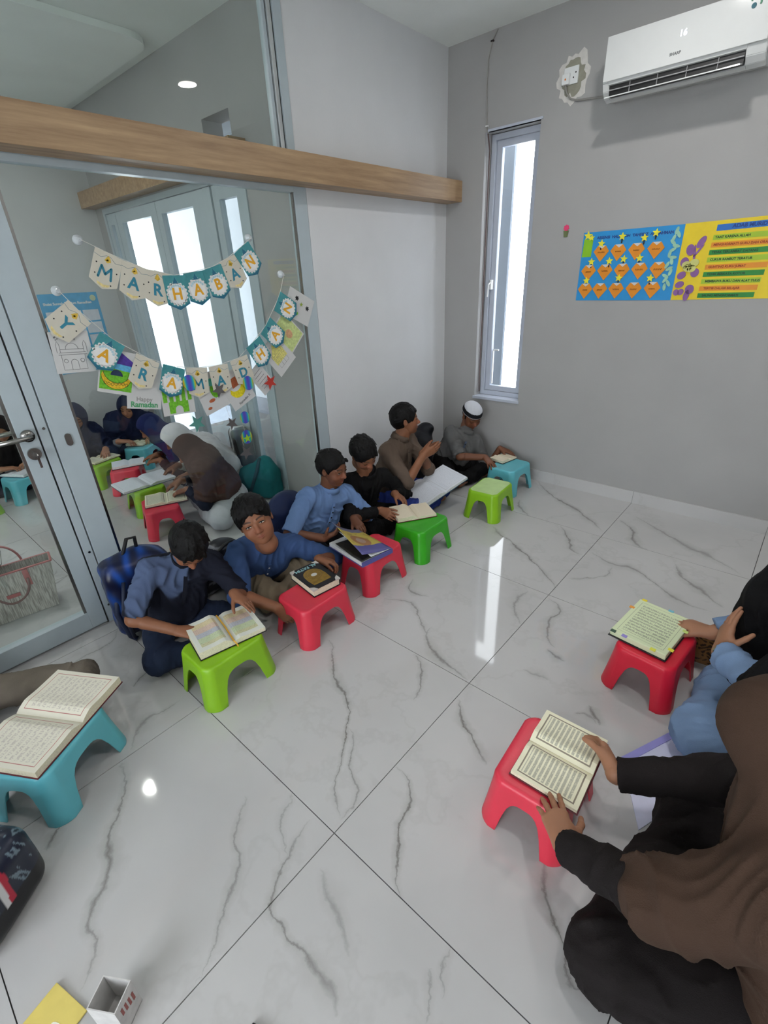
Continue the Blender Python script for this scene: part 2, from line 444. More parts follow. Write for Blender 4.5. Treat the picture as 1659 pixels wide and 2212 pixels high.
# window in the back wall
win = tag(empty('window_1', (0, 0, 0)), kind='structure')
bm = bmesh.new()
Y0, Y1 = 0.085, 0.15
def frame_rect(bm, x0, x1, z0, z1, w, ya, yb, wz=None):
    wz = wz or w
    bx(bm, x0, x0+w, ya, yb, z0, z1); bx(bm, x1-w, x1, ya, yb, z0, z1)
    bx(bm, x0+w, x1-w, ya, yb, z0, z0+wz); bx(bm, x0+w, x1-w, ya, yb, z1-wz, z1)
frame_rect(bm, wx0+0.004, wx1-0.004, wz0+0.004, wz1-0.004, 0.034, Y0, Y1)
obj('window_frame', bm, M_FRAME_B, win)
bm = bmesh.new(); frame_rect(bm, wx0+0.040, wx1-0.040, wz0+0.040, wz1-0.040, 0.040, Y0+0.02, Y1-0.01)
obj('sash', bm, M_FRAME_B, win)
box('pane', wx0+0.08, wx1-0.08, 0.117, 0.121, wz0+0.08, wz1-0.08, M_PANE, win)
bm = bmesh.new(); bx(bm, wx0-0.012, wx1+0.01, -0.012, 0.085, wz0-0.018, wz0+0.0035, 0.0015)
obj('window_sill', bm, M_FRAME_B, win)
bm = bmesh.new(); bx(bm, wx0+0.02, wx1+0.014, -0.006, 0.03, wz1, wz1+0.014, 0.002)
obj('lintel_strip', bm, M_FRAME_B, win)
bm = bmesh.new(); bx(bm, wx0+0.048, wx0+0.066, Y0-0.012, Y0+0.02, 1.45, 1.52, 0.003); tube(bm, [(wx0+0.057, Y0-0.015, 1.50), (wx0+0.057, Y0-0.04, 1.49), (wx0+0.057, Y0-0.05, 1.40)], 0.006)
obj('window_handle', bm, M_WHITE_PL, win)
bm = bmesh.new(); bx(bm, wx0+0.09, wx0+0.14, 0.112, 0.128, 0.99, 1.0); bx(bm, wx0+0.088, wx0+0.096, 0.112, 0.128, 0.72, 0.99)
obj('stay_arm', bm, M_WHITE_PL, win)

# ------------------------------------------------------------------ outside
ext = tag(box('wall_outside', -0.02, 3.0, 1.5, 1.6, -0.3, 3.2, M_EXT), kind='structure')
tag(box('wall_outside_pier', 0.0, 0.300, 0.47, 0.50, -0.3, 2.47, M_EXT_G), kind='structure')
gx = bmesh.new(); bx(gx, -5.2, -0.15, YD+0.15, 0.1, -0.05, -0.02)
tag(obj('floor_porch', gx, M_EXT_F), kind='structure')
gx = bmesh.new(); bx(gx, 0.02, 3.0, 0.17, 1.3, -0.05, -0.02)
tag(obj('floor_side_passage', gx, M_EXT_F), kind='structure')
ew = tag(box('wall_porch', -5.2, -0.16, 0.1, 0.2, -0.1, 2.9, mat('porch wall render', (150, 154, 160), rough=0.9, var=0.03)), kind='structure')
box('plinth', -5.2, -0.16, 0.085, 0.1, -0.02, 0.2, M_EXT_D, ew)

tag(box('trim_5', -5.2, -0.2, -1.27, -0.16, 2.75, 2.85, M_EXT_G), kind='structure')     # added slab that cuts the skylight falling on the porch
# ------------------------------------------------------------------ partition between the rooms
part = tag(empty('trim_2', (0, 0, 0)), kind='structure')     # fixed frame of the partition
XA, XB = -0.05, 0.0
def fbox(name, y0, y1, z0, z1, parent, m=M_FRAME, xa=XA, xb=XB, bevel=0.002):
    bm = bmesh.new(); bx(bm, xa, xb, y0, y1, z0, z1, bevel); return obj(name, bm, m, parent)
fbox('mullion', -3.073, -3.034, 0.0, 2.05, part, xb=-0.004)
fbox('head_rail', FY, -1.408, 2.05, 2.078, part, xb=-0.002)
fbox('header_panel', FY, -1.408, 2.078, 2.18, part, m=M_WALL, xa=-0.06, xb=-0.004)
fbox('transom_mullion', -1.515, -1.462, 2.18, H, part, xa=-0.07, xb=0.004)
fbox('transom_mullion', -1.548, -1.524, 2.18, H, part, xa=-0.05, xb=-0.002, m=mat('silver aluminium', (200, 204, 206), rough=0.22, metal=0.6))
fbox('transom_seal', -1.524, -1.515, 2.18, H, part, m=M_SEAL, xa=-0.04, xb=-0.008, bevel=0)
fbox('transom_bead', -1.572, -1.552, 2.18, H, part, xa=-0.045, xb=-0.012)
tr = tag(box('window_3', -0.032, -0.024, FY, -1.552, 2.18, H, M_GLASS), kind='structure')
for yy, zz in ((-3.053, 0.10), (-3.053, 0.42), (-3.053, 1.05)):
    bm = bmesh.new(); cyl(bm, (-0.003, yy+0.004, zz), 0.006, 0.003, 'x', 10); obj('screw', bm, M_STEEL, part)

def leaf(name, y0, y1, zt, wl, wr, top, bot, label=None):
    o = tag(empty(name, (0, 0, 0)), kind='structure')
    fbox('stile', y0, y0+wl, 0.012, zt, o); fbox('stile', y1-wr, y1, 0.012, zt, o)
    fbox('rail', y0+wl, y1-wr, zt-top, zt, o); fbox('rail', y0+wl, y1-wr, 0.012, 0.012+bot, o)
    box('pane', -0.030, -0.022, y0+wl-0.005, y1-wr+0.005, 0.012+bot-0.005, zt-top+0.005, M_GLASS, o)
    fbox('glazing_bead', y1-wr-0.012, y1-wr, 0.012+bot, zt-top, o, m=M_STEEL, xa=-0.02, xb=-0.006, bevel=0)
    fbox('glazing_bead', y0+wl, y0+wl+0.012, 0.012+bot, zt-top, o, m=M_STEEL, xa=-0.02, xb=-0.006, bevel=0)
    fbox('seal', y1+0.0005, y1+0.004, 0.0, zt, o, m=M_SEAL, xa=-0.045, xb=-0.006, bevel=0)
    return o
d1 = leaf('door_1', -3.028, -1.410, 2.05, 0.105, 0.088, 0.026, 0.09)
bm = bmesh.new()
for z in (0.966, 0.995): cyl(bm, (0.003, -2.972, z), 0.0135, 0.008, 'x', 20)
bx(bm, 0.0, 0.006, -2.9855, -2.9585, 0.966, 0.995)
obj('lock_plate', bm, M_STEEL, d1, smooth=False)
d2 = leaf('door_2', -4.02, -3.080, 2.05, 0.085, 0.072, 0.08, 0.096)
# lever handle of the swing door
bm = bmesh.new(); cyl(bm, (0.006, -3.117, 1.035), 0.026, 0.012, 'x', 24); cyl(bm, (0.03, -3.117, 1.035), 0.010, 0.05, 'x', 14)
tube(bm, [(0.052, -3.112, 1.036), (0.056, -3.14, 1.036), (0.056, -3.24, 1.036)], 0.010, 12)
cyl(bm, (-0.056, -3.117, 1.035), 0.026, 0.012, 'x', 24); cyl(bm, (-0.08, -3.117, 1.035), 0.010, 0.05, 'x', 14)
tube(bm, [(-0.10, -3.112, 1.036), (-0.106, -3.14, 1.036), (-0.106, -3.25, 1.036)], 0.010, 12)
obj('door_handle', bm, M_STEEL, d2, smooth=True)
bm = bmesh.new(); cyl(bm, (0.006, -3.117, 0.955), 0.026, 0.012, 'x', 24); cyl(bm, (0.014, -3.117, 0.955), 0.011, 0.012, 'x', 16)
obj('lock_rose', bm, M_STEEL, d2, smooth=False)
bm = bmesh.new(); bx(bm, 0.018, 0.04, -3.119, -3.115, 0.946, 0.964); cyl(bm, (0.046, -3.117, 0.955), 0.012, 0.003, 'y', 14); bx(bm, 0.044, 0.048, -3.121, -3.112, 0.90, 0.945)
obj('key', bm, M_STEEL, d2)
# keep-out threshold strip that the folding of tiles leaves under the doors
d3 = leaf('door_3', -5.2, -4.03, 2.05, 0.09, 0.09, 0.08, 0.096)

# long oak box beam over the doors
bm = bmesh.new(); bx(bm, 0.0, 0.14, FY, -0.001, 2.052, 2.185, 0.0015)
tag(obj('trim_3', bm, M_WOOD), kind='structure')
# oak beam over the folding doors of the next room
bm = bmesh.new(); bx(bm, -2.919, -0.49, YD-0.12, YD-0.001, 2.235, 2.36, 0.0015)
tag(obj('trim_4', bm, M_WOOD), kind='structure')

# ------------------------------------------------------------------ next room
bm = bmesh.new(); bx(bm, OX-0.12, OX, FY, YD+0.15, 0, H)
tag(obj('wall_next_room', bm, mat('next room paint', (198, 198, 198), rough=0.75, var=0.03, scale=3)), kind='structure')
bm = bmesh.new()
ox0, ox1, oz = -2.76, -0.548, 2.22
bx(bm, OX-0.12, ox0, YD, YD+0.15, 0, H); bx(bm, ox1, -0.05, YD, YD+0.15, 0, 2.9); bx(bm, ox1, -0.15, YD, YD+0.15, 2.9, H)
vents = [(-2.86, -2.6), (-0.93, -0.6)]
bx(bm, ox0, ox1, YD, YD+0.15, oz, 2.40)
bx(bm, ox0, ox1, YD, YD+0.15, 2.53, H)
bx(bm, ox0, -0.93, YD, YD+0.15, 2.40, 2.53); bx(bm, -0.62, ox1, YD, YD+0.15, 2.40, 2.53)
tag(obj('wall_next_room_back', bm, M_WALL_B), kind='structure')
fd = tag(empty('door_4', (0, 0, 0)), kind='structure')      # folding doors to the porch
def rect_frame_y(name, x0, x1, z0, z1, w, ya, yb, parent, wz=None, m=M_FRAME):
    bm = bmesh.new(); frame_rect(bm, x0, x1, z0, z1, w, ya, yb, wz); return obj(name, bm, m, parent)
rect_frame_y('door_frame', ox0, ox1, 0.0, oz, 0.04, YD-0.01, YD+0.08, fd)
for x0, x1, w in ((-2.72, -2.535, 0.06), (-2.53, -1.782, 0.10), (-1.778, -1.15, 0.075), (-0.95, -0.59, 0.075)):
    lf = rect_frame_y('door_leaf', x0, x1, 0.02, oz-0.045, w, YD, YD+0.045, fd, wz=0.085)
    box('pane', x0+w-0.004, x1-w+0.004, YD+0.02, YD+0.026, 0.10, oz-0.125, M_PANE, lf)
box('door_post', -1.145, -1.055, YD-0.005, YD+0.07, 0.02, oz-0.045, M_FRAME, fd, 0.003)
box('door_post', -1.045, -0.955, YD-0.012, YD+0.07, 0.02, oz-0.045, M_FRAME, fd, 0.003)
box('door_seal', -1.055, -1.045, YD+0.0, YD+0.06, 0.02, oz-0.045, M_SEAL, fd)

# ------------------------------------------------------------------ ceiling downlights
M_LED = emit('led diffuser', (255, 252, 246), 14.0)
def downlight(x, y, label, z=None):
    t = empty('ceiling_light', (x, y, (z or H)-0.002), 0, label, 'ceiling light')
    bm = bmesh.new(); tube(bm, [(0, 0, 0.001), (0, 0, -0.008)], [0.075, 0.07], 32); obj('light_rim', bm, M_WHITE_PL, t)
    bm = bmesh.new(); cyl(bm, (0, 0, -0.009), 0.062, 0.004, 'z', 32); obj('diffuser', bm, M_LED, t)
    ld = bpy.data.lights.new('lamp', 'AREA'); ld.shape = 'DISK'; ld.size = 0.12; ld.energy = LAMP_W; ld.color = (1.0, 0.975, 0.945)
    lo = bpy.data.objects.new('lamp', ld); link(lo, t); lo.location = (0, 0, -0.014)
    return t
downlight(2.55, -2.75, 'round white downlight in the ceiling over the middle of the classroom')
downlight(2.55, -5.1, 'round white downlight in the ceiling near the front of the classroom')
downlight(4.0, -1.3, 'round white downlight in the ceiling near the right wall')
downlight(-1.44, -2.94, 'round white downlight in the ceiling of the next room', H-0.035)
downlight(-1.44, -4.75, 'added round white downlight brightening the next room from its front', H-0.035)  # lamp added out of view to brighten the next room
downlight(1.645, -0.997, 'round white downlight in the ceiling nearest the window wall')

# ------------------------------------------------------------------ plastic step stools
PL = {}
def plastic(nm, rgb):
    if nm not in PL: PL[nm] = mat(nm+' plastic', rgb, rough=0.38, var=0.05, scale=7, bump=0.03, bscale=220, spec=0.5)
    return PL[nm]
def stool_mesh():
    Htop = 0.205
    a0, b0, a1, b1 = 0.112, 0.146, 0.138, 0.172     # half sizes at top and at the feet
    def perim(a, b, c, n):
        # rectangle with rounded/chamfered corners, n samples per side, m per corner; returns (x, y, u) with u = side param or None at the corners
        out = []
        m = 5
        corners = [(a, b), (-a, b), (-a, -b), (a, -b)]
        for ci in range(4):
            cx_, cy_ = corners[ci]; sx = 1 if cx_ > 0 else -1; sy = 1 if cy_ > 0 else -1
            ang0 = [0, 90, 180, 270][ci]
            for k in range(m):
                t = math.radians(ang0+90*k/(m-1))
                ox_, oy_ = cx_-sx*c, cy_-sy*c
                # blend of an arc and a straight chamfer
                px, py = ox_+c*math.cos(t), oy_+c*math.sin(t)
                e0 = math.radians(ang0); e1 = math.radians(ang0+90)
                lx = ox_+c*(math.cos(e0)*(1-k/(m-1))+math.cos(e1)*k/(m-1)); ly = oy_+c*(math.sin(e0)*(1-k/(m-1))+math.sin(e1)*k/(m-1))
                w = 0.45
                out.append((px*(1-w)+lx*w, py*(1-w)+ly*w, None))
            nx_, ny_ = corners[(ci+1) % 4]
            # side from this corner to next
            p0 = (out[-1][0], out[-1][1])
            t = math.radians(ang0+90)
            sx2 = 1 if nx_ > 0 else -1; sy2 = 1 if ny_ > 0 else -1
            p1 = (nx_-sx2*c+c*math.cos(t), ny_-sy2*c+c*math.sin(t))
            for k in range(1, n):
                q = 0.5-0.5*math.cos(PI*k/n)
                q = 0.55*q+0.45*k/n
                out.append((p0[0]+(p1[0]-p0[0])*q, p0[1]+(p1[1]-p0[1])*q, q))
        return out
    n = 22
    bm = bmesh.new()
    # levels: top inner, rounded top edge, then skirt down to the arch line
    rings = []
    def ring(a, b, c, z): return [bm.verts.new((x, y, z)) for x, y, u in perim(a, b, c, n)]
    us = [u for _, _, u in perim(a0, b0, 0.03, n)]
    rings.append(ring(a0-0.022, b0-0.022, 0.024, Htop-0.0015))
    rings.append(ring(a0-0.010, b0-0.010, 0.03, Htop))
    rings.append(ring(a0-0.003, b0-0.003, 0.032, Htop-0.003))
    rings.append(ring(a0+0.001, b0+0.001, 0.034, Htop-0.010))
    def zb(u):
        if u is None: return 0.0
        lo, hi = 0.15, 0.85
        if u <= lo or u >= hi: return 0.0
        s = (u-lo)/(hi-lo); v = abs(2*s-1)
        return 0.146*(1-v**3.6)**(1/2.4)
    K = 9
    for k in range(1, K+1):
        row = []
        for i, (x0_, y0_, u) in enumerate(perim(a0+0.001, b0+0.001, 0.034, n)):
            z0 = Htop-0.010; z1 = zb(u); z = z0+(z1-z0)*k/K
            t = (z0-z)/z0; tt = t**1.15
            xa, ya, _ = perim_c[i] if False else (0, 0, 0)
            row.append((i, tt, z))
        full = {}
        vs = []
        for i, tt, z in row:
            a = a0+0.001+(a1-a0-0.001)*tt; b = b0+0.001+(b1-b0-0.001)*tt; c = 0.034+0.006*tt
            key = round(tt, 4)
            if key not in full: full[key] = perim(a, b, c, n)
            x, y, _ = full[key][i]
            u = us[i]
            if u is None:        # fluted legs: corners pulled in slightly
                pass
            vs.append(bm.verts.new((x, y, z)))
        rings.append(vs)
    for r0, r1 in zip(rings[:-1], rings[1:]):
        N_ = len(r0)
        for i in range(N_):
            j = (i+1) % N_
            try: bm.faces.new((r0[i], r0[j], r1[j], r1[i]))
            except ValueError: pass
    bm.faces.new(rings[0])
    # little outward lip at the bottom rim
    bmesh.ops.remove_doubles(bm, verts=bm.verts, dist=0.0001)
    me = bpy.data.meshes.new('stool_shell'); bmesh.ops.recalc_face_normals(bm, faces=bm.faces); bm.to_mesh(me); bm.free()
    o = bpy.data.objects.new('tmp', me); COL.objects.link(o)
    md = o.modifiers.new('s', 'SOLIDIFY'); md.thickness = 0.0042; md.offset = -1; md.use_rim = True; md.use_even_offset = False
    mb = o.modifiers.new('b', 'BEVEL'); mb.width = 0.0014; mb.segments = 2; mb.limit_method = 'ANGLE'; mb.angle_limit = math.radians(50)
    dg = bpy.context.evaluated_depsgraph_get(); dg.update()
    m2 = bpy.data.meshes.new_from_object(o.evaluated_get(dg)); m2.name = 'stool_shell'
    bpy.data.objects.remove(o)
    m2.polygons.foreach_set('use_smooth', [True]*len(m2.polygons))
    return m2
STOOL_ME = stool_mesh()
def stool(x, y, rz, colour, label, sc=1.0):
    t = empty('step_stool', (x, y, 0.0005), rz, label, 'stool', 'low plastic stools used as desks')
    me = STOOL_ME.copy(); me.materials.clear(); me.materials.append(colour)
    o = bpy.data.objects.new('stool_shell', me); link(o, t); o.scale = (sc, sc, 1)
    return t
LIME = plastic('lime green', (136, 188, 26)); RED = plastic('coral red', (216, 50, 72)); GREEN = plastic('grass green', (52, 164, 26)); BLUE = plastic('turquoise', (98, 184, 198)); RED2 = plastic('deep red', (214, 30, 56))

# ------------------------------------------------------------------ books
def page_mat(nm, page=(238, 234, 216), ink=(120, 112, 100), frame=None, rows=15, tint=None, frame_w=0.012, block=None, dens=0.45):
    if nm in MATS: return MATS[nm]
    m = bpy.data.materials.new(nm); m.use_nodes = True
    nt = m.node_tree; b = nt.nodes['Principled BSDF']; N = nt.nodes.new; L = nt.links.new
    def mth(op, a, bb=None, c=None, clamp=False):
        n = N('ShaderNodeMath'); n.operation = op; n.use_clamp = clamp
        for i, x in enumerate((a, bb, c)):
            if x is None: continue
            if isinstance(x, (int, float)): n.inputs[i].default_value = x
            else: L(x, n.inputs[i])
        return n.outputs[0]
    uv = N('ShaderNodeUVMap'); sp = N('ShaderNodeSeparateXYZ'); L(uv.outputs[0], sp.inputs[0])
    u, v = sp.outputs[0], sp.outputs[1]       # u 0..1 across the page, v 0..1 up the page; u<-0.5 marks edges
    du = mth('SUBTRACT', 0.5, mth('ABSOLUTE', mth('SUBTRACT', u, 0.5)))
    dv = mth('SUBTRACT', 0.5, mth('ABSOLUTE', mth('SUBTRACT', v, 0.5)))
    inside = mth('MULTIPLY', mth('GREATER_THAN', du, 0.14), mth('GREATER_THAN', dv, 0.12))
    rowf = mth('FRACT', mth('MULTIPLY', v, float(rows)))
    row = mth('GREATER_THAN', rowf, 0.38)
    no = N('ShaderNodeTexNoise'); no.inputs['Scale'].default_value = 1.0; no.inputs['Detail'].default_value = 2
    cb = N('ShaderNodeCombineXYZ'); L(mth('MULTIPLY', u, 60.0), cb.inputs[0]); L(mth('MULTIPLY', v, float(rows)*1.6), cb.inputs[1]); L(cb.outputs[0], no.inputs['Vector'])
    wordy = mth('GREATER_THAN', no.outputs['Fac'], 1.0-dens)
    ink_f = mth('MULTIPLY', mth('MULTIPLY', inside, row), mth('MULTIPLY', wordy, 0.75))
    mx = N('ShaderNodeMixRGB'); mx.inputs[1].default_value = lin(page)+(1,); mx.inputs[2].default_value = lin(ink)+(1,); L(ink_f, mx.inputs[0])
    col = mx.outputs[0]
    if tint:
        t2 = N('ShaderNodeMixRGB'); t2.blend_type = 'MULTIPLY'; t2.inputs[0].default_value = 1.0
        vr = N('ShaderNodeValToRGB'); vr.color_ramp.interpolation = 'CONSTANT'
        for i, (p, c) in enumerate(tint):
            if i < 2: e = vr.color_ramp.elements[i]; e.position = p
            else: e = vr.color_ramp.elements.new(p)
            e.color = lin(c)+(1,)
        L(v, vr.inputs['Fac'])
        t3 = N('ShaderNodeMixRGB'); t3.inputs[1].default_value = (1, 1, 1, 1); L(vr.outputs['Color'], t3.inputs[2]); L(inside, t3.inputs[0])
        L(col, t2.inputs[1]); L(t3.outputs[0], t2.inputs[2]); col = t2.outputs[0]
    if frame:
        near = mth('MULTIPLY', mth('GREATER_THAN', du, 0.085), mth('GREATER_THAN', dv, 0.07))
        near2 = mth('MULTIPLY', mth('GREATER_THAN', du, 0.085+frame_w*2), mth('GREATER_THAN', dv, 0.07+frame_w*1.4))
        fr = mth('SUBTRACT', near, near2, clamp=True)
        m2 = N('ShaderNodeMixRGB'); L(col, m2.inputs[1]); m2.inputs[2].default_value = lin(frame)+(1,); L(mth('MULTIPLY', fr, 0.85), m2.inputs[0]); col = m2.outputs[0]
    L(col, b.inputs['Base Color']); b.inputs['Roughness'].default_value = 0.6; b.inputs['Specular IOR Level'].default_value = 0.3
    MATS[nm] = m
    return m
def paper(nm, rgb=(226, 218, 192)):
    if nm in MATS: return MATS[nm]
    m = mat(nm, rgb, rough=0.8, var=0.10, scale=160)
    return m
def page_block(name, w, h, tl, side, m_page, m_edge, parent, droop=0.0, curl=0.0):
    """half of an open book: spine at x=0, page reaching side*w, thickness tl at the spine falling to tl*0.85 outside"""
    bm = bmesh.new(); uvl = bm.loops.layers.uv.new('UVMap')
    n = 14; top = []; botm = []
    prof = []
    for i in range(n+1):
        s = i/n; x = w*s
        z = tl*(0.42+0.58*min(1, (s/0.22))**0.6) if s < 0.22 else tl*(1+curl*math.sin(PI*(s-0.22)/0.78)-0.06*(s-0.22))
        z += 0.004*math.exp(-((s-0.25)/0.15)**2)
        prof.append((x, z))
    rows = []
    for j, y in enumerate((-h/2, h/2)):
        rows.append([bm.verts.new((side*x, y, z)) for x, z in prof])
    low = [[bm.verts.new((side*x, y, 0.0)) for x, z in (prof[0], prof[-1])] for y in (-h/2, h/2)]
    def face(vs, mi, uvs=None):
        f = bm.faces.new(vs); f.material_index = mi
        if uvs:
            for l, q in zip(f.loops, uvs): l[uvl].uv = q
        return f
    for i in range(n):
        a, b_, c, d = rows[0][i], rows[0][i+1], rows[1][i+1], rows[1][i]
        u0, u1 = i/n, (i+1)/n
        face((a, b_, c, d), 0, ((u0, 0), (u1, 0), (u1, 1), (u0, 1)))
    for j in (0, 1): face([low[j][0]]+rows[j]+[low[j][1]], 1)
    face((rows[0][-1], rows[1][-1], low[1][1], low[0][1]), 1)
    face((low[0][0], low[0][1], low[1][1], low[1][0]), 1)
    face((rows[0][0], rows[1][0], low[1][0], low[0][0]), 1)
    o = obj(name, bm, [m_page, m_edge], parent)
    return o
def open_book(loc, rot, w, h, t1, t2, m_page, m_edge, m_cover, label, cat='book', tilt=0.0, group='open books on the stools', ribbon=None, tilts=(0, 0)):
    """rot = Euler; x runs across the spread, y along the spine (up the page)"""
    t = empty('open_book', loc, 0, label, cat, group, rot=rot)
    for side, th, ti in ((-1, t1, tilts[0]), (1, t2, tilts[1])):
        o = page_block('page_block', w, h, th, side, m_page, m_edge, t); o.location = (0, 0, 0.003); o.rotation_euler = (0, ti*(-side), 0)
        bm = bmesh.new(); bx(bm, min(0, side*(w+0.004)), max(0, side*(w+0.004)), -h/2-0.004, h/2+0.004, 0.0, 0.0028, 0.001)
        c = obj('cover', bm, m_cover, t); c.rotation_euler = (0, ti*(-side), 0)
    if ribbon:
        bm = bmesh.new(); zt = max(t1, t2)*0.55+0.006
        pts = [(0.0, h/2, zt), (0.003, 0.0, zt+0.001), (0.0, -h/2-0.002, zt), (0.006, -h/2-0.012, zt-0.012), (0.010, -h/2-0.016, zt-0.03)]
        for p, q in zip(pts[:-1], pts[1:]):
            a = [bm.verts.new((p[0]-0.003, p[1], p[2])), bm.verts.new((p[0]+0.003, p[1], p[2])), bm.verts.new((q[0]+0.003, q[1], q[2])), bm.verts.new((q[0]-0.003, q[1], q[2]))]
            bm.faces.new(a)
        bmesh.ops.remove_doubles(bm, verts=bm.verts, dist=0.0002)
        g = bmesh.ops.extrude_face_region(bm, geom=bm.faces[:]); bmesh.ops.translate(bm, verts=[v for v in g['geom'] if isinstance(v, bmesh.types.BMVert)], vec=(0, 0, 0.0008))
        obj('ribbon', bm, ribbon, t)
    return t

# ------------------------------------------------------------------ smooth solid modelling on a grid (bodies, clothes, bags)
class Sdf:
    def __init__(s): s.p = []
    def rc(s, a, b, ra, rb, k=0.02, op='u', cap=None):
        s.p.append(('rc', op, k, V(a), V(b), ra, rb, cap)); return s
    def el(s, c, r, R=None, k=0.02, op='u'):
        s.p.append(('el', op, k, V(c), V(r), None if R is None else np.array(R, float))); return s
    def bx(s, c, h, R=None, rnd=0.01, k=0.01, op='u'):
        s.p.append(('bx', op, k, V(c), V(h), None if R is None else np.array(R, float), rnd)); return s
    def cut(s, p, n, k=0.004):
        s.p.append(('cut', 'i', k, V(p), unit(n))); return s
    def bounds(s):
        lo = np.full(3, 1e9); hi = -lo
        for q in s.p:
            if q[1] != 'u': continue
            a, b = s.bb(q); lo = np.minimum(lo, a); hi = np.maximum(hi, b)
        return lo, hi
    @staticmethod
    def bb(q):
        if q[0] == 'rc':
            m = max(q[5], q[6]); return np.minimum(q[3], q[4])-m, np.maximum(q[3], q[4])+m
        if q[0] == 'el':
            m = max(q[4]); return q[3]-m, q[3]+m
        if q[0] == 'bx':
            m = np.linalg.norm(q[4])+q[6]; return q[3]-m, q[3]+m
    def mesh(s, vox, disp=None, lo=None, hi=None, zmin=None):
        a, b = s.bounds(); pad = 0.012+3*vox
        a = a-pad; b = b+pad
        if lo is not None: a = np.maximum(a, lo)
        if hi is not None: b = np.minimum(b, hi)
        n = np.ceil((b-a)/vox).astype(int)+1
        ax = [a[i]+vox*np.arange(n[i]) for i in range(3)]
        arr = np.full(n, 0.08, dtype=np.float32)
        for q in s.p:
            if q[0] == 'cut':
                d = ((ax[0]-q[3][0])*q[4][0])[:, None, None]+((ax[1]-q[3][1])*q[4][1])[None, :, None]+((ax[2]-q[3][2])*q[4][2])[None, None, :]
                d = d.astype(np.float32); h = np.clip(q[2]-np.abs(arr-d), 0, None); arr = np.maximum(arr, d)+h*h/(4*q[2]); continue
            l, h_ = s.bb(q); m = q[2]+4*vox+0.01
            i0 = np.clip(np.floor((l-m-a)/vox).astype(int), 0, n); i1 = np.clip(np.ceil((h_+m-a)/vox).astype(int)+1, 0, n)
            if np.any(i1-i0 < 1): continue
            X_, Y_, Z_ = ax[0][i0[0]:i1[0]][:, None, None], ax[1][i0[1]:i1[1]][None, :, None], ax[2][i0[2]:i1[2]][None, None, :]
            c = q[3]; dx, dy, dz = X_-c[0], Y_-c[1], Z_-c[2]
            if q[0] == 'rc':
                ba = q[4]-c; L2 = max(float(ba@ba), 1e-12)
                t = (dx*ba[0]+dy*ba[1]+dz*ba[2])/L2; tc = np.clip(t, 0, 1)
                d = np.sqrt((dx-tc*ba[0])**2+(dy-tc*ba[1])**2+(dz-tc*ba[2])**2)-(q[5]+(q[6]-q[5])*tc)
                if q[7] is not None:
                    ln = math.sqrt(L2)
                    if q[7] in ('b', 'ab'): d = np.maximum(d, (t-1)*ln)
                    if q[7] in ('a', 'ab'): d = np.maximum(d, -t*ln)
            else:
                if q[5] is not None:
                    R = q[5]; dx, dy, dz = (dx*R[0][0]+dy*R[0][1]+dz*R[0][2]), (dx*R[1][0]+dy*R[1][1]+dz*R[1][2]), (dx*R[2][0]+dy*R[2][1]+dz*R[2][2])
                r = q[4]
                if q[0] == 'el':
                    k0 = np.sqrt((dx/r[0])**2+(dy/r[1])**2+(dz/r[2])**2); k1 = np.sqrt((dx/r[0]**2)**2+(dy/r[1]**2)**2+(dz/r[2]**2)**2)+1e-9
                    d = k0*(k0-1)/k1
                else:
                    qx, qy, qz = np.abs(dx)-r[0], np.abs(dy)-r[1], np.abs(dz)-r[2]
                    d = np.sqrt(np.maximum(qx, 0)**2+np.maximum(qy, 0)**2+np.maximum(qz, 0)**2)+np.minimum(np.maximum(qx, np.maximum(qy, qz)), 0)-q[6]
            sl = (slice(i0[0], i1[0]), slice(i0[1], i1[1]), slice(i0[2], i1[2])); A = arr[sl]; d = d.astype(np.float32); k = max(q[2], 1e-5)
            if q[1] == 'u':
                h = np.clip(k-np.abs(A-d), 0, None); arr[sl] = np.minimum(A, d)-h*h/(4*k)
            else:
                d = -d; h = np.clip(k-np.abs(A-d), 0, None); arr[sl] = np.maximum(A, d)+h*h/(4*k)
        if disp is not None:
            arr += disp(ax[0][:, None, None], ax[1][None, :, None], ax[2][None, None, :]).astype(np.float32)
        if zmin is not None:
            arr = np.maximum(arr, (zmin-ax[2])[None, None, :].astype(np.float32))
        g = openvdb.FloatGrid(background=0.08); g.copyFromArray(arr)
        p, t, qd = g.convertToPolygons(isovalue=0.0, adaptivity=0.0)
        return p*vox+a, qd

def fold(amp, freq, dr, seed=0, warp=0.6, d2=None):
    """cloth folds: soft ridges and sharper creases, running mostly along dr"""
    dr = unit(dr); h = np.cross(dr, (0.3, 0.2, 1) if abs(dr[2]) < 0.9 else (1, 0.2, 0)); h = unit(h); g = np.cross(dr, h)
    r = np.random.RandomState(seed); ph = r.rand(12)*6.28
    def f(X, Y, Z):
        u = X*h[0]+Y*h[1]+Z*h[2]; w = X*g[0]+Y*g[1]+Z*g[2]; t = X*dr[0]+Y*dr[1]+Z*dr[2]
        wu = warp*np.sin(w*freq*0.5+ph[0]+t*freq*0.25)+0.7*np.sin(t*freq*0.55+ph[9])
        a = u*freq+wu+ph[1]
        b = w*freq*0.8+warp*np.sin(u*freq*0.6+ph[2]-t*freq*0.3)+ph[3]
        low = np.sin(a)*np.sin(b+ph[4])
        c1 = 1-2*np.abs(np.sin(0.9*a+0.8*b+1.2*np.sin(t*freq*0.35+ph[5])+ph[10]))**0.7
        msk = np.clip(0.5+0.9*np.sin(t*freq*0.42+ph[7]+1.5*np.sin(u*freq*0.4))*np.sin(w*freq*0.35+ph[11]), 0, 1)
        c2 = 1-2*np.abs(np.sin(1.7*a-1.1*b+t*freq*0.5+ph[6]))**0.8
        return -amp*(0.55*low+0.75*c1*msk+0.35*c2*(1-msk))
    return f
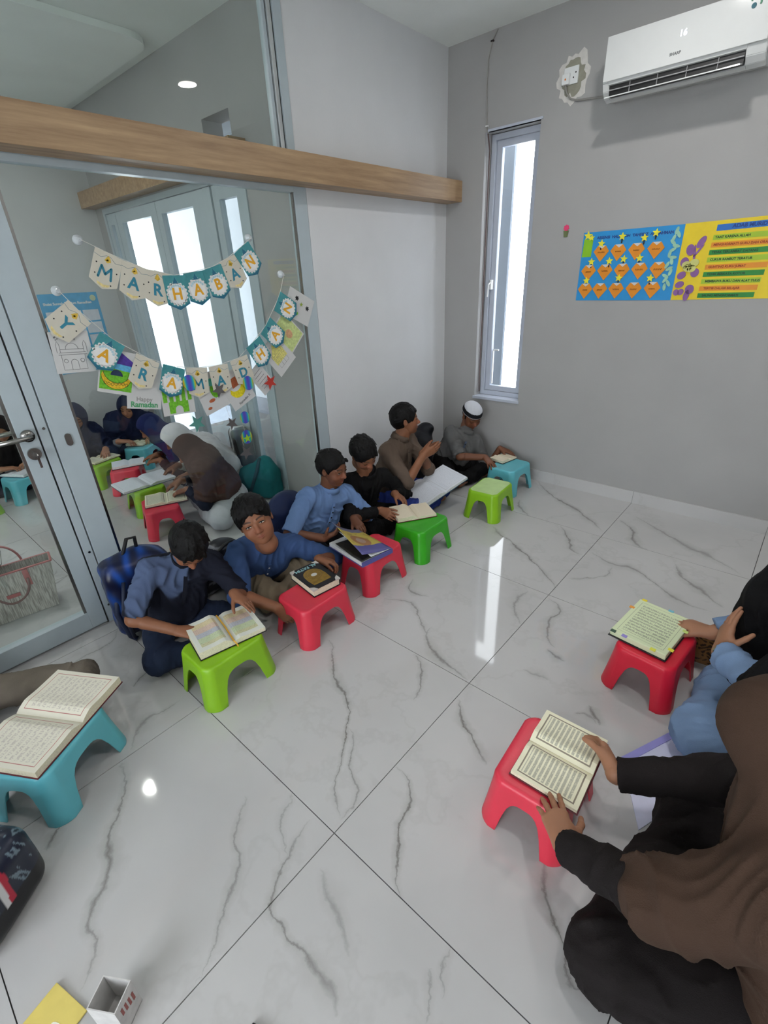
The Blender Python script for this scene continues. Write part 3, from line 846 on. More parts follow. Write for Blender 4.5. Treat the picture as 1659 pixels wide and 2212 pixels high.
def bumpy(amp, f, seed=0):
    r = np.random.RandomState(seed); K = r.randn(7, 3)*f; ph = r.rand(7)*6.28
    return lambda X, Y, Z: amp*sum(np.sin(X*k[0]+Y*k[1]+Z*k[2]+p) for k, p in zip(K, ph))/2.6

def to_obj(name, parts, m, parent, colors=None, origin=(0, 0, 0)):
    """parts: list of (verts, quads); one mesh object, coordinates relative to origin"""
    vs = []; qs = []; off = 0
    for p, q in parts: vs.append(p); qs.append(q.astype(np.int64)+off); off += len(p)
    p = np.concatenate(vs); q = np.concatenate(qs)
    # orientation
    c = p.mean(0); a_ = p[q[:, 0]]-c; n_ = np.cross(p[q[:, 1]]-p[q[:, 0]], p[q[:, 2]]-p[q[:, 0]])
    if (a_*n_).sum() < 0: q = q[:, ::-1]
    me = bpy.data.meshes.new(name); me.vertices.add(len(p)); me.vertices.foreach_set('co', (p-V(origin)).astype(np.float32).ravel())
    me.loops.add(len(q)*4); me.loops.foreach_set('vertex_index', q.ravel().astype(np.int32))
    me.polygons.add(len(q)); me.polygons.foreach_set('loop_start', np.arange(0, len(q)*4, 4, dtype=np.int32)); me.polygons.foreach_set('loop_total', np.full(len(q), 4, dtype=np.int32))
    me.polygons.foreach_set('use_smooth', np.ones(len(q), dtype=bool))
    me.update(calc_edges=True)
    if colors is not None:
        at = me.color_attributes.new('Col', 'FLOAT_COLOR', 'POINT')
        rgba = np.ones((len(p), 4), dtype=np.float32); rgba[:, :3] = colors(p)
        at.data.foreach_set('color', rgba.ravel())
    for x in (m if isinstance(m, (list, tuple)) else [m]): me.materials.append(x)
    o = bpy.data.objects.new(name, me); link(o, parent)
    return o

# ------------------------------------------------------------------ people
M_SKIN = vcol_mat('skin', rough=0.5, bump=0.08, bscale=500, spec=0.35)
M_CLOTHV = vcol_mat('dyed cloth', rough=0.85, sheen=0.0, bump=0.25, bscale=420, spec=0.2)
M_HAIR = mat('black hair', (9, 8, 9), rough=0.5, var=0.2, scale=60, bump=0.35, bscale=300, spec=0.2)
M_EYEW = mat('eye white', (205, 200, 192), rough=0.2, var=0.02)
M_IRIS = mat('dark brown iris', (30, 18, 12), rough=0.12, var=0.1)
def cloth(nm, rgb, var=0.08, rough=0.88, sheen=0.0):
    return mat(nm, rgb, rough=rough, var=var, scale=14, bump=0.25, bscale=420, sheen=sheen, spec=0.2)

def ik(S, W, l1, l2, pole):
    d = W-S; D = np.linalg.norm(d)
    if D > (l1+l2)*0.995: l1, l2 = l1*D/(l1+l2)*1.005, l2*D/(l1+l2)*1.005
    u = d/D; a = (l1*l1-l2*l2+D*D)/(2*D); h = math.sqrt(max(l1*l1-a*a, 0))
    pl = V(pole)-u*float(V(pole)@u); pl = unit(pl)
    return S+u*a+pl*h

def hand_sdf(sd, W, f, n, sidesign, L, curl=0.35, spread=0.5, thumb=0.6, curls=None, thumb_curl=0.2):
    """W wrist, f finger direction, n palm normal (direction the palm faces); sidesign -1 right hand, +1 left hand"""
    f = unit(f); Zb = -unit(V(n)-f*float(V(n)@f)); Xb = np.cross(f, Zb)
    def P(x, y, z): return W+Xb*(x*L)+f*(y*L)+Zb*(z*L)
    s = sidesign
    kn = [(s*0.150, 0.50, 0.0), (s*0.048, 0.525, 0.012), (-s*0.056, 0.505, 0.008), (-s*0.150, 0.455, -0.006)]
    ln = [0.40, 0.45, 0.41, 0.32]; rad = [0.052, 0.054, 0.051, 0.045]
    for (x, y, z), r in zip(kn, rad):
        sd.rc(P(x*0.45, 0.05, 0), P(x, y, z), 0.098*L, (r+0.016)*L, k=0.09*L)
    sd.rc(P(s*0.05, 0.12, -0.02), P(s*0.17, 0.30, -0.03), 0.085*L, 0.065*L, k=0.08*L)
    tips = []
    for i, ((x, y, z), l, r) in enumerate(zip(kn, ln, rad)):
        c = (curls[i] if curls is not None else curl+0.05*i)
        sp = (x/0.15)*0.16*spread
        p = P(x, y, z); ang = 0.0
        for seg, (fr, ca) in enumerate(((0.46, 0.7), (0.30, 1.0), (0.24, 0.6))):
            ang += c*ca
            d = (f*math.cos(sp)+Xb*math.sin(sp))*math.cos(ang)-Zb*math.sin(ang)
            q = p+d*(fr*l*L)
            sd.rc(p, q, (r-0.006*seg)*L, (r-0.006*(seg+1))*L, k=0.018*L)
            p = q
        tips.append(p)
    # thumb leaves the side of the palm near its base
    b = P(s*0.10, 0.13, -0.03); ta = thumb
    d1 = Xb*(s*math.sin(ta))+f*math.cos(ta)-Zb*0.25; d1 = unit(d1)
    c1 = b+d1*0.24*L
    d2 = unit(Xb*(s*math.sin(ta*0.75))+f*math.cos(ta*0.75)-Zb*(0.25+thumb_curl)); c2 = c1+d2*0.18*L
    d3 = unit(Xb*(s*math.sin(ta*0.4))+f*math.cos(ta*0.4)-Zb*(0.25+2*thumb_curl)); c3 = c2+d3*0.14*L
    sd.rc(b, c1, 0.082*L, 0.062*L, k=0.06*L); sd.rc(c1, c2, 0.060*L, 0.054*L, k=0.02*L); sd.rc(c2, c3, 0.054*L, 0.042*L, k=0.02*L)
    return tips

SKINS = {'m': (134, 88, 63), 'd': (114, 72, 51), 'l': (158, 112, 86)}
def person(label, c, group=None):
    """c: dict of joint positions and looks; builds Empty > body, shirt, trousers, hair/hijab, eyes ..."""
    pel = V(c['pel']); nk = V(c['neck']); hd = V(c['head']); hs = c.get('hs', 0.205); S = c.get('S', 0.82)
    fd = unit(c['face']); up0 = V(c.get('up', hd-nk)); up = unit(up0-fd*float(up0@fd)); rt = np.cross(fd, up)      # person's right
    root = empty('person', (pel[0], pel[1], 0), 0, label, 'person', group)
    org = V(pel[0], pel[1], 0)
    Rh = np.array([rt, fd, up])         # world -> head local (rows)
    def Hh(x, y, z): return hd+(rt*x+fd*y+up*z)*hs
    skin = np.array(lin(SKINS[c.get('skin', 'm')]))
    spine = unit(nk-pel); r0 = V(c['right']); rr = unit(r0-spine*float(r0@spine)); fw = np.cross(spine, rr)*1.0
    if float(fw@V(c.get('fwd', fd))) < 0: fw = -fw
    sw = c.get('sw', 0.155)*S/0.82*0.92
    lean = c.get('shdrop', 0.045)*S
    shR = nk+rr*sw-spine*lean; shL = nk-rr*sw-spine*lean
    l1, l2 = 0.285*S, 0.235*S; HL = 0.178*S*c.get('hk', 1.0)
    vox_h = c.get('vh', 0.0031); vox_b = 0.011
    near = c.get('near', False)
    # ---- body
    sd = Sdf()
    fat = c.get('fat', 1.0)
    sd.rc(pel+spine*0.02, nk-spine*0.12*S, 0.085*S*fat, 0.07*S*fat); sd.rc(nk-spine*0.13*S+rr*0.06, nk-spine*0.13*S-rr*0.06, 0.06*S, 0.06*S)
    sd.rc(shR, shL, 0.045*S, 0.045*S, k=0.04)
    sd.rc(nk-spine*0.02, hd-(up*0.36+fd*0.10)*hs, 0.052*S/0.82, 0.05*S/0.82, k=0.03)
    arms = {}
    for key, sh, sg in (('R', shR, 1), ('L', shL, -1)):
        h = c.get(key)
        if h is None: continue
        W = V(h['w']); pole = h.get('pole', (0, 0, -1))
        e = ik(sh, W, l1, l2, V(pole)+rr*sg*h.get('out', 0.5))
        arms[key] = (sh, e, W, h)
        sd.rc(sh, e, 0.044*S*fat, 0.036*S*fat); sd.rc(e, W, 0.036*S*fat, 0.030*S)
    legs = []
    for kn, an, toe in c.get('legs', []):
        kn, an, toe = V(kn), V(an), V(toe); legs.append((kn, an, toe))
        hip = pel+rr*(0.075*S if float((kn-pel)@rr) > 0 else -0.075*S)
        sd.rc(hip, kn, 0.07*S, 0.05*S); sd.rc(kn, an, 0.048*S, 0.032*S); sd.rc(an, toe, 0.034*S, 0.026*S)
    parts = [sd.mesh(vox_b, zmin=0.004)]
    eye_c = [Hh(s*0.135, 0.338, 0.005) for s in (-1, 1)]
    if not c.get('nohead'):
        hsd = Sdf(); g = hs
        def el(x, y, z, a, b, d, k=0.05, op='u'): hsd.el(Hh(x, y, z), (a*g, b*g, d*g), Rh, k=k*g, op=op)
        def rc(p, q, a, b, k=0.04, op='u'): hsd.rc(Hh(*p), Hh(*q), a*g, b*g, k=k*g, op=op)
        ch = c.get('cheek', 1.0)
        el(0, -0.07, 0.13, 0.335, 0.42, 0.37); el(0, 0.10, -0.10, 0.275*ch, 0.27, 0.36, 0.12)
        el(0, 0.10, -0.30, 0.215*ch, 0.205, 0.165, 0.10); el(0, 0.235, -0.40, 0.085, 0.07, 0.065, 0.09)
        for s in (-1, 1):
            el(s*0.155*ch, 0.215, -0.16, 0.115, 0.11, 0.11, 0.08)
            el(s*0.135, 0.425, 0.012, 0.085, 0.075, 0.055, 0.06, 's')
            el(s*0.135, 0.292, 0.004, 0.078, 0.068, 0.060, 0.02)
            el(s*0.048, 0.378, -0.150, 0.040, 0.038, 0.032, 0.02)
            rc((s*0.06, 0.335, 0.075), (s*0.19, 0.295, 0.08), 0.040, 0.032, 0.05)
            el(s*0.335, -0.04, -0.03, 0.034, 0.075, 0.115, 0.02); el(s*0.358, -0.01, -0.02, 0.022, 0.040, 0.065, 0.02, 's')
        rc((0, 0.335, 0.03), (0, 0.428, -0.115), 0.030, 0.046, 0.04); el(0, 0.425, -0.135, 0.045, 0.042, 0.036, 0.03)
        mo = c.get('mouth', 0.0)
        rc((-0.085, 0.318, -0.250), (0, 0.352, -0.236), 0.018, 0.024, 0.02); rc((0.085, 0.318, -0.250), (0, 0.352, -0.236), 0.018, 0.024, 0.02)
        rc((-0.075, 0.312, -0.278-mo), (0, 0.345, -0.288-mo), 0.018, 0.028, 0.02); rc((0.075, 0.312, -0.278-mo), (0, 0.345, -0.288-mo), 0.018, 0.028, 0.02)
        if mo > 0: el(0, 0.36, -0.262-mo*0.5, 0.06, 0.05, 0.006+mo*0.4, 0.012, 's')
        hsd.rc(Hh(0, -0.10, -0.22), hd-(up*0.62+fd*0.16)*hs+0*(nk-hd), 0.19*g, 0.205*g, k=0.05*g)
        hsd.rc(hd-(up*0.62+fd*0.16)*hs, nk, 0.20*g, 0.22*g, k=0.05*g)
        parts.append(hsd.mesh(vox_h))
    HA = {}
    for key, (sh, e, W, h) in arms.items():
        ad = Sdf(); m = e+(W-e)*0.25
        ad.rc(m, W, 0.037*S*fat, 0.0235*S, k=0.02)
        HA[key] = hand_sdf(ad, W, h['f'], h['n'], -1 if key == 'R' else 1, HL, curl=h.get('curl', 0.35), spread=h.get('spread', 0.5), thumb=h.get('thumb', 0.6), curls=h.get('curls'), thumb_curl=h.get('tc', 0.2))
        parts.append(ad.mesh(c.get('vf', 0.0033)))
    brow = c.get('brow', 1.0)
    def col(p):
        q = (p-hd)@Rh.T/hs; x, y, z = q[:, 0], q[:, 1], q[:, 2]; ax_ = np.abs(x)
        C = np.tile(skin, (len(p), 1))
        n = np.sin(p[:, 0]*61+3)*np.sin(p[:, 1]*53)*np.sin(p[:, 2]*47+1); C *= (1+0.06*n)[:, None]
        if c.get('nohead'): return C
        near_h = (np.abs(q).max(1) < 0.75)
        def mix(w, rgb):
            w = (np.clip(w, 0, 1)*near_h)[:, None]; C[:] = C*(1-w)+np.array(lin(rgb))*w
        lipw = np.clip(1.4-np.sqrt((x/0.10)**2+((z+0.264+mo/2)/(0.045+mo*0.5))**2)*1.35, 0, 1)*(y > 0.25)
        mix(lipw*0.6, (150, 78, 70))
        mix(np.clip(1-np.abs(z+0.262+mo*0.5+0.01*np.cos(x*30))/(0.008+mo*0.42), 0, 1)*(ax_ < 0.082)*(y > 0.25)*0.8, (52, 22, 18))
        arch = 0.098+0.018*np.cos((ax_-0.15)*16)
        mix(np.clip(1.6-np.abs(z-arch)/0.014, 0, 1)*((ax_ > 0.055) & (ax_ < 0.215))*(y > 0.2)*0.85*brow, (30, 20, 16))
        mix(np.clip(1.3-np.sqrt(((ax_-0.135)/0.075)**2+((z-0.005)/0.05)**2), 0, 1)*(y > 0.2)*0.35, (80, 48, 36))
        mix(np.clip(1.5-np.sqrt(((ax_-0.035)/0.02)**2+((z+0.172)/0.012)**2), 0, 1)*(y > 0.3)*0.7, (50, 26, 20))
        mix(np.clip(1.3-np.sqrt(((x)/0.30)**2+((z+0.12)/0.12)**2), 0, 1)*(y > 0.2)*0.22, (176, 98, 76))
        return C
    body = to_obj('body', parts, M_SKIN, root, colors=col, origin=org)
    if not c.get('nohead'):
        op = c.get('eyes', 0.022); gz = c.get('gaze', (0, 0))
        for s, ec in ((-1, Hh(-0.135, 0.334, 0.004)), (1, Hh(0.135, 0.334, 0.004))):
            if op > 0.006:
                es = Sdf(); es.el(ec, (0.060*hs, 0.030*hs, op*hs), Rh, k=0.0001)
                vtx, qd = es.mesh(0.0009 if near else 0.0013)
                eo = to_obj('eye', [(vtx, qd)], [M_EYEW], root, origin=org)
                i2 = Sdf(); i2.el(ec+rt*(gz[0]*hs)+up*(gz[1]*hs)+fd*0.012*hs, (0.024*hs, 0.021*hs, min(0.024, op*1.02)*hs), Rh, k=0.0001)
                to_obj('iris', [i2.mesh(0.0009)], [M_IRIS], eo)
                eo.children[0].location = (0, 0, 0)
                # child mesh was built in world coordinates
                me = eo.children[0].data; co = np.empty(len(me.vertices)*3, dtype=np.float32); me.vertices.foreach_get('co', co); co = co.reshape(-1, 3)-org.astype(np.float32); me.vertices.foreach_set('co', co.ravel()); me.update()
            bm = bmesh.new(); pts = []
            for k in range(9):
                t = -1+2*k/8; xx = (0.135*s+t*0.066); zz = (op*1.05*math.sqrt(max(0, 1-t*t*0.93)) if op > 0.006 else -0.02-0.012*(1-t*t))+0.004
                pts.append(Hh(xx, 0.352-0.020*t*t+(0.008 if op > 0.006 else 0.0), zz)-org)
            tube(bm, [Vector(p) for p in pts], [0.0045*hs if k in (0, 8) else 0.011*hs for k in range(9)], 6)
            obj('eyelash', bm, M_HAIR, root, smooth=True)
    # ---- hair
    hr = c.get('hair')
    if hr:
        h = Sdf(); g = hs
        def el(x, y, z, a, b, d, k=0.05, op='u'): h.el(Hh(x, y, z), (a*g, b*g, d*g), Rh, k=k*g, op=op)
        v = hr.get('vol', 1.0)
        el(0, -0.09, 0.16, 0.375*v, 0.45*v, 0.41*v, 0.1); el(0, -0.24, 0.0, 0.30*v, 0.28*v, 0.30, 0.1)
        for s in (-1, 1): h.rc(Hh(s*0.325, 0.06, 0.16), Hh(s*0.318, 0.075, hr.get('side', -0.02)), 0.05*g, 0.025*g, k=0.05*g)
        fl = hr.get('line', 0.0)
        el(0, 0.46, -0.15+fl, 0.285, 0.30, 0.42, 0.04, 's')
        for s in (-1, 1): el(s*0.40, 0.0, -0.30, 0.20, 0.22, 0.27, 0.05, 's')
        for s in (-1, 1): el(s*0.38, -0.05, -0.03, 0.07, 0.09, 0.14, 0.02, 's')
        rs = np.random.RandomState(hr.get('seed', 1))
        for i in range(hr.get('tufts', 26)):
            a = rs.rand()*2*PI; b = rs.rand()*1.1
            dx, dz, dy = math.sin(b)*math.cos(a), math.cos(b), math.sin(b)*math.sin(a)
            p = (0.365*v*dx, -0.09+0.435*v*dy, 0.165+0.395*v*dz)
            sw_ = hr.get('sweep', (0.05, 0.06)); fl_ = np.array((sw_[0]*2+0.5*dx, 0.9 if dy > -0.2 else -0.5, -0.35-0.5*(1-dz))); nn = np.array((dx, dy, dz)); fl_ = unit(fl_-nn*float(fl_@nn))
            ln_ = 0.16+0.12*rs.rand(); t = tuple(np.array(p)+fl_*ln_+nn*(0.012-0.10*ln_))
            h.rc(Hh(*p), Hh(*t), 0.036*g, 0.008*g, k=0.02*g)
        for (x, z, x2, z2) in hr.get('fringe', []):
            h.rc(Hh(x, 0.28, z), Hh((x+x2)/2, 0.335, (z+z2)/2), 0.055*g, 0.04*g, k=0.03*g); h.rc(Hh((x+x2)/2, 0.335, (z+z2)/2), Hh(x2, 0.335, z2), 0.04*g, 0.012*g, k=0.02*g)
        f1 = fold(0.0018, 170, rt*0.3+fd+up*0.2, seed=hr.get('seed', 1), warp=1.6)
        to_obj('hair', [h.mesh(0.0032 if near else 0.0038, disp=f1)], M_HAIR, root, origin=org)
    # ---- cap
    if c.get('cap'):
        h = Sdf(); g = hs
        h.el(Hh(0, -0.06, 0.20), (0.385*g, 0.47*g, 0.365*g), Rh, k=0.01)
        h.cut(Hh(0, 0, 0.17), -up, 0.004)
        cc = [np.array(lin(q)) for q in c['cap']]
        def ccol(p):
            z = ((p-hd)@Rh.T/hs)[:, 2]
            return np.where(((z > 0.205) & (z < 0.36))[:, None], cc[1][None], cc[0][None])
        to_obj('prayer_cap', [h.mesh(0.003, disp=fold(0.0008, 120, up, 3))], vcol_mat('dyed cloth', 0.85), root, colors=ccol, origin=org)
    # ---- shirt
    T = c.get('top')
    if T:
        sh_ = Sdf(); F = T.get('fit', 1.0)*fat
        wv = 0.058*S*fat
        for s in (-1, 1):
            sh_.rc(pel+rr*s*wv*1.1+spine*0.0, pel+spine*0.17*S+rr*s*wv, 0.125*S*F, 0.112*S*F, k=0.06)
            sh_.rc(pel+spine*0.17*S+rr*s*wv, nk-spine*0.10*S+rr*s*wv*1.15, 0.112*S*F, 0.098*S*F, k=0.06)
        sh_.rc(shR-rr*0.01, shL+rr*0.01, 0.056*S, 0.056*S, k=0.05)
        sh_.rc(nk-spine*0.04, nk+(hd-nk)*0.10, 0.075*S, 0.062*S, k=0.03)
        for key, (sh, e, W, hh) in arms.items():
            sl = T.get('sleeve', 0.9)
            if sl <= 1: sh_.rc(sh, sh+(e-sh)*sl, 0.062*S*F, 0.064*S*F, k=0.04, cap='b')
            else:
                sh_.rc(sh, e, 0.062*S*F, 0.056*S*F, k=0.03); sh_.rc(e, e+(W-e)*(sl-1), 0.056*S*F, T.get('cuff', 0.044)*S, k=0.03, cap='b')
        if T.get('tail', 0) > 0: sh_.rc(pel-fw*0.05, pel+fw*0.05, 0.15*S*F, 0.13*S*F, k=0.08)
        f1 = fold(T.get('amp', 0.0080), 58/S*0.82, rr*0.25+spine, seed=T.get('seed', 2), warp=1.3)
        colf = None; m = T['m']
        if T.get('col'):
            base = [np.array(lin(q)) for q in T['col']]
            ff = T['pattern']
            def colf(p):
                q = p-nk; u = q@rr; v = q@spine; w_ = q@fw
                k = ff(u/S, v/S, w_/S)[:, None]; return base[0][None]*(1-k)+base[1][None]*k
            m = M_CLOTHV
        sobj = to_obj('shirt', [sh_.mesh(0.0062 if not c.get('far') else 0.009, disp=f1, zmin=0.006)], m, root, colors=colf, origin=org)
        # stand collar
        if T.get('collar', True):
            cb = Sdf(); cc_ = nk+(hd-nk)*0.10+fd*0.0; ax_ = unit(hd-nk)
            e1 = unit(rr-ax_*float(rr@ax_)); e2 = np.cross(ax_, e1)
            R0 = 0.066*S
            N_ = 22; ring = [cc_+(e1*math.cos(2*PI*k/N_)+e2*math.sin(2*PI*k/N_))*R0 for k in range(N_+1)]
            bm = bmesh.new(); lo_ = []; hi_ = []; lo2 = []; hi2 = []
            for k in range(N_):
                d_ = ring[k]-cc_
                lo_.append(bm.verts.new(cc_+d_*1.12-ax_*0.012-org)); hi_.append(bm.verts.new(cc_+d_*1.02+ax_*0.026-org)); hi2.append(bm.verts.new(cc_+d_*0.94+ax_*0.025-org)); lo2.append(bm.verts.new(cc_+d_*1.0-ax_*0.012-org))
            for k in range(N_):
                j = (k+1) % N_
                for A, B in ((lo_, hi_), (hi_, hi2), (hi2, lo2), (lo2, lo_)): bm.faces.new((A[k], A[j], B[j], B[k]))
            obj('collar', bm, T.get('mcollar', T['m']), sobj, smooth=True)
        # placket and buttons down the chest
        if T.get('placket'):
            bm = bmesh.new(); n_ = T.get('buttons', 3)
            def chest(t, off=0.0): return nk-spine*(0.045+t*0.20)*S+fw*(0.086+0.034*math.sin(min(1, t*1.2)*PI/2))*S*F*1.08+rr*off
            pts = [chest(t/6) for t in range(7)]
            for a_, b_ in zip(pts[:-1], pts[1:]):
                q4 = [bm.verts.new(x-org) for x in (a_-rr*0.008, a_+rr*0.008, b_+rr*0.008, b_-rr*0.008)]; bm.faces.new(q4)
            bmesh.ops.remove_doubles(bm, verts=bm.verts, dist=0.0003)
            g_ = bmesh.ops.extrude_face_region(bm, geom=bm.faces[:]); bmesh.ops.translate(bm, verts=[v for v in g_['geom'] if isinstance(v, bmesh.types.BMVert)], vec=Vector(fw*0.006))
            obj('placket', bm, T['placket'], sobj)
            for i in range(n_):
                bm = bmesh.new(); p0 = chest(0.12+0.8*i/max(1, n_))+fw*0.008-org; cyl(bm, p0, 0.0045, 0.003, tuple(fw), 10); obj('button', bm, T.get('mbutton', M_BLACK), sobj)
    # ---- trousers
    B = c.get('bottom')
    if B and legs:
        ts = Sdf()
        for kn, an, toe in legs:
            hip = pel+rr*(0.07*S if float((kn-pel)@rr) > 0 else -0.07*S)
            ts.rc(hip, kn, 0.102*S*B.get('fit', 1), 0.078*S*B.get('fit', 1), k=0.05); ts.rc(kn, an, 0.076*S*B.get('fit', 1), 0.056*S*B.get('fit', 1), k=0.03, cap='b')
        ts.rc(pel-rr*0.05, pel+rr*0.05, 0.12*S, 0.12*S, k=0.05)
        if B.get('skirt'):
            ks = [l[0] for l in legs]
            ts.rc(ks[0], ks[-1], 0.07*S, 0.07*S, k=0.08); ts.rc(pel, (ks[0]+ks[-1])/2, 0.10*S, 0.08*S, k=0.08)
        k0 = legs[0][0]-pel
        to_obj('trousers' if not B.get('skirt') else 'skirt', [ts.mesh(0.0075 if not c.get('far') else 0.010, disp=fold(B.get('amp', 0.0085), 50, k0, seed=B.get('seed', 5), warp=1.5), zmin=0.003)], B['m'], root, origin=org)
    # ---- hijab
    Hj = c.get('hijab')
    if Hj:
        j = Sdf(); g = hs; ln = Hj.get('len', 0.30)*S
        j.el(Hh(0, -0.07, 0.12), (0.40*g, 0.48*g, 0.43*g), Rh, k=0.02); j.el(Hh(0, 0.02, -0.16), (0.36*g, 0.36*g, 0.40*g), Rh, k=0.08)
        j.rc(Hh(0, -0.12, -0.10), nk-spine*0.02, 0.34*g, 0.42*g, k=0.06)
        j.rc(Hh(0, 0.10, -0.42), nk-spine*ln*0.55+fw*0.075*S, 0.20*g, 0.105*S, k=0.07)
        j.rc(shR, shL, 0.085*S, 0.085*S, k=0.07)
        j.rc(nk-spine*0.05+rr*0.05, nk-spine*ln+rr*0.08*S, 0.12*S, 0.155*S, k=0.08, cap=None); j.rc(nk-spine*0.05-rr*0.05, nk-spine*ln-rr*0.08*S, 0.12*S, 0.155*S, k=0.08)
        for key, (sh, e, W, hh) in arms.items():
            am = Hj.get('arm', 0.8); am = am[key] if isinstance(am, dict) else am
            j.rc(sh, sh+(e-sh)*am, 0.085*S, 0.085*S, k=0.07)
        for q in Hj.get('extra', []): j.rc(V(q[0]), V(q[1]), q[2], q[3], k=0.08)
        if Hj.get('cut', True): j.cut(nk-spine*(ln+0.06)+fw*0.1, -spine*0.9-fw*Hj.get('tip', 0.0), 0.02)
        # face opening
        j.el(Hh(0, 0.40, -0.07), (0.245*g, 0.34*g, 0.335*g), Rh, k=0.02, op='s')
        f1 = fold(Hj.get('amp', 0.008), Hj.get('freq', 50), -spine+0.2*rr, seed=Hj.get('seed', 4), warp=1.8)
        def f2(X, Y, Z, f1=f1):
            d = np.sqrt((X-hd[0])**2+(Y-hd[1])**2+(Z-hd[2])**2); w = np.clip((d-0.40*g)/(0.6*g), 0.12, 1); return f1(X, Y, Z)*w
        to_obj('hijab', [j.mesh(Hj.get('vox', 0.0085), disp=f2, zmin=0.006)], Hj['m'], root, origin=org)
    return root, HA, arms, org

# ------------------------------------------------------------------ the people
def hand(w, tip, n=(0, 0, -1), **k):
    d = dict(w=w, f=V(tip)-V(w), n=n); d.update(k); return d
def cross_legs(pel, fwd, S=0.82, spread=0.24, reach=0.24, z=0.085):
    """sitting cross-legged: two (knee, ankle, toe) triples; fwd is a ground direction"""
    p = V(pel); f = unit(V(fwd[0], fwd[1], 0)); r = V(f[1], -f[0], 0)
    out = []
    for s in (1, -1):
        kn = p+f*reach+r*s*spread; kn[2] = z
        an = p+f*(reach+0.03)-r*s*0.07; an[2] = 0.055
        toe = an-r*s*0.10+f*0.02; toe[2] = 0.04
        out.append((kn, an, toe))
    return out
def A(deg):
    return (math.cos(math.radians(deg)), math.sin(math.radians(deg)), 0.0)
def R_(deg):      # person's right for a facing direction
    f = A(deg); return (f[1], -f[0], 0.0)

BOYS = 'boys sitting along the left wall'
# boy 1
navyblack = cloth('black navy cotton', (24, 27, 38))
def two_tone(u, v, w):
    a = 1/(1+np.exp((v+0.155+0.04*np.sin(u*30))*260)); b = 1/(1+np.exp((u+0.015)*-260))     # u to the wearer's right
    bib = (1-a)*(b)*(w > -0.02)
    return 1-bib
pel = (0.36, -2.88, 0.10)
person('boy in a navy shirt with a slate bib, head bowed over his open book', dict(
    pel=pel, neck=(0.50, -2.815, 0.455), head=(0.60, -2.815, 0.555), face=(0.62, -0.22, -0.80), up=(0.75, -0.1, 0.6), right=R_(-18), fwd=A(-18), S=0.80, hs=0.205, skin='m',
    R=hand((0.665, -2.985, 0.235), (0.76, -2.92, 0.225), n=(0.3, 0.5, -0.8), curl=0.55, out=0.6, pole=(0.2, -0.3, -0.7)),
    L=hand((0.735, -2.725, 0.315), (0.862, -2.70, 0.268), n=(-0.1, -0.3, -1), curl=0.10, spread=0.3, thumb=0.9, pole=(-0.3, 0.2, -1)),
    legs=[((0.60, -3.07, 0.09), (0.66, -2.86, 0.06), (0.66, -2.78, 0.05)), ((0.62, -2.66, 0.09), (0.60, -2.85, 0.06), (0.60, -2.93, 0.05))],
    eyes=0.004, hair=dict(vol=1.04, seed=3, side=-0.04, sweep=(0.02, 0.09), fringe=[(-0.2, 0.28, -0.22, 0.16), (-0.08, 0.30, -0.1, 0.15), (0.06, 0.30, 0.05, 0.14), (0.2, 0.28, 0.2, 0.16)]),
    top=dict(m=navyblack, col=((78, 92, 122), (30, 33, 46)), pattern=two_tone, sleeve=0.98, fit=1.0, seed=3, placket=navyblack, buttons=0, mcollar=navyblack),
    bottom=dict(m=cloth('dark denim', (34, 44, 66)))), BOYS)
# boy 2
blue2 = cloth('mid blue cotton', (62, 86, 132))
person('boy in a mid-blue shirt and khaki trousers looking up at the camera', dict(
    pel=(0.30, -2.36, 0.10), neck=(0.510, -2.368, 0.321), head=(0.620, -2.481, 0.553), face=(0.80, -0.50, 0.16), up=(-0.30, -0.16, 0.94), right=R_(-25), fwd=A(-25), S=0.88, hs=0.232, skin='m', cheek=1.08, fat=1.12, near=True, vh=0.0024,
    R=hand((0.813, -2.565, 0.175), (0.855, -2.534, 0.115), n=(-0.3, 0.6, -0.6), curl=0.45, thumb=0.5, out=0.5, pole=(0.1, -0.6, -0.6)),
    L=hand((0.723, -2.207, 0.235), (0.792, -2.170, 0.225), n=(-0.1, -0.5, -0.9), curl=0.75, thumb=0.4, pole=(0.2, 0.5, -0.6)),
    legs=[((0.62, -2.48, 0.09), (0.62, -2.26, 0.06), (0.60, -2.2, 0.05)), ((0.58, -2.20, 0.10), (0.62, -2.36, 0.06), (0.62, -2.44, 0.05))],
    eyes=0.017, gaze=(0.006, 0.002), hair=dict(vol=1.05, seed=5, side=-0.06, line=0.0, sweep=(0.05, 0.07), tufts=34, fringe=[(-0.24, 0.26, -0.25, 0.20), (-0.14, 0.29, -0.16, 0.17), (-0.03, 0.31, -0.02, 0.19), (0.08, 0.31, 0.1, 0.20), (0.2, 0.28, 0.22, 0.2)]),
    top=dict(m=blue2, sleeve=1.05, fit=1.0, seed=7, placket=blue2, buttons=3, mbutton=M_WHITE_PL, amp=0.005),
    bottom=dict(m=cloth('khaki cotton', (122, 110, 92)))), BOYS)
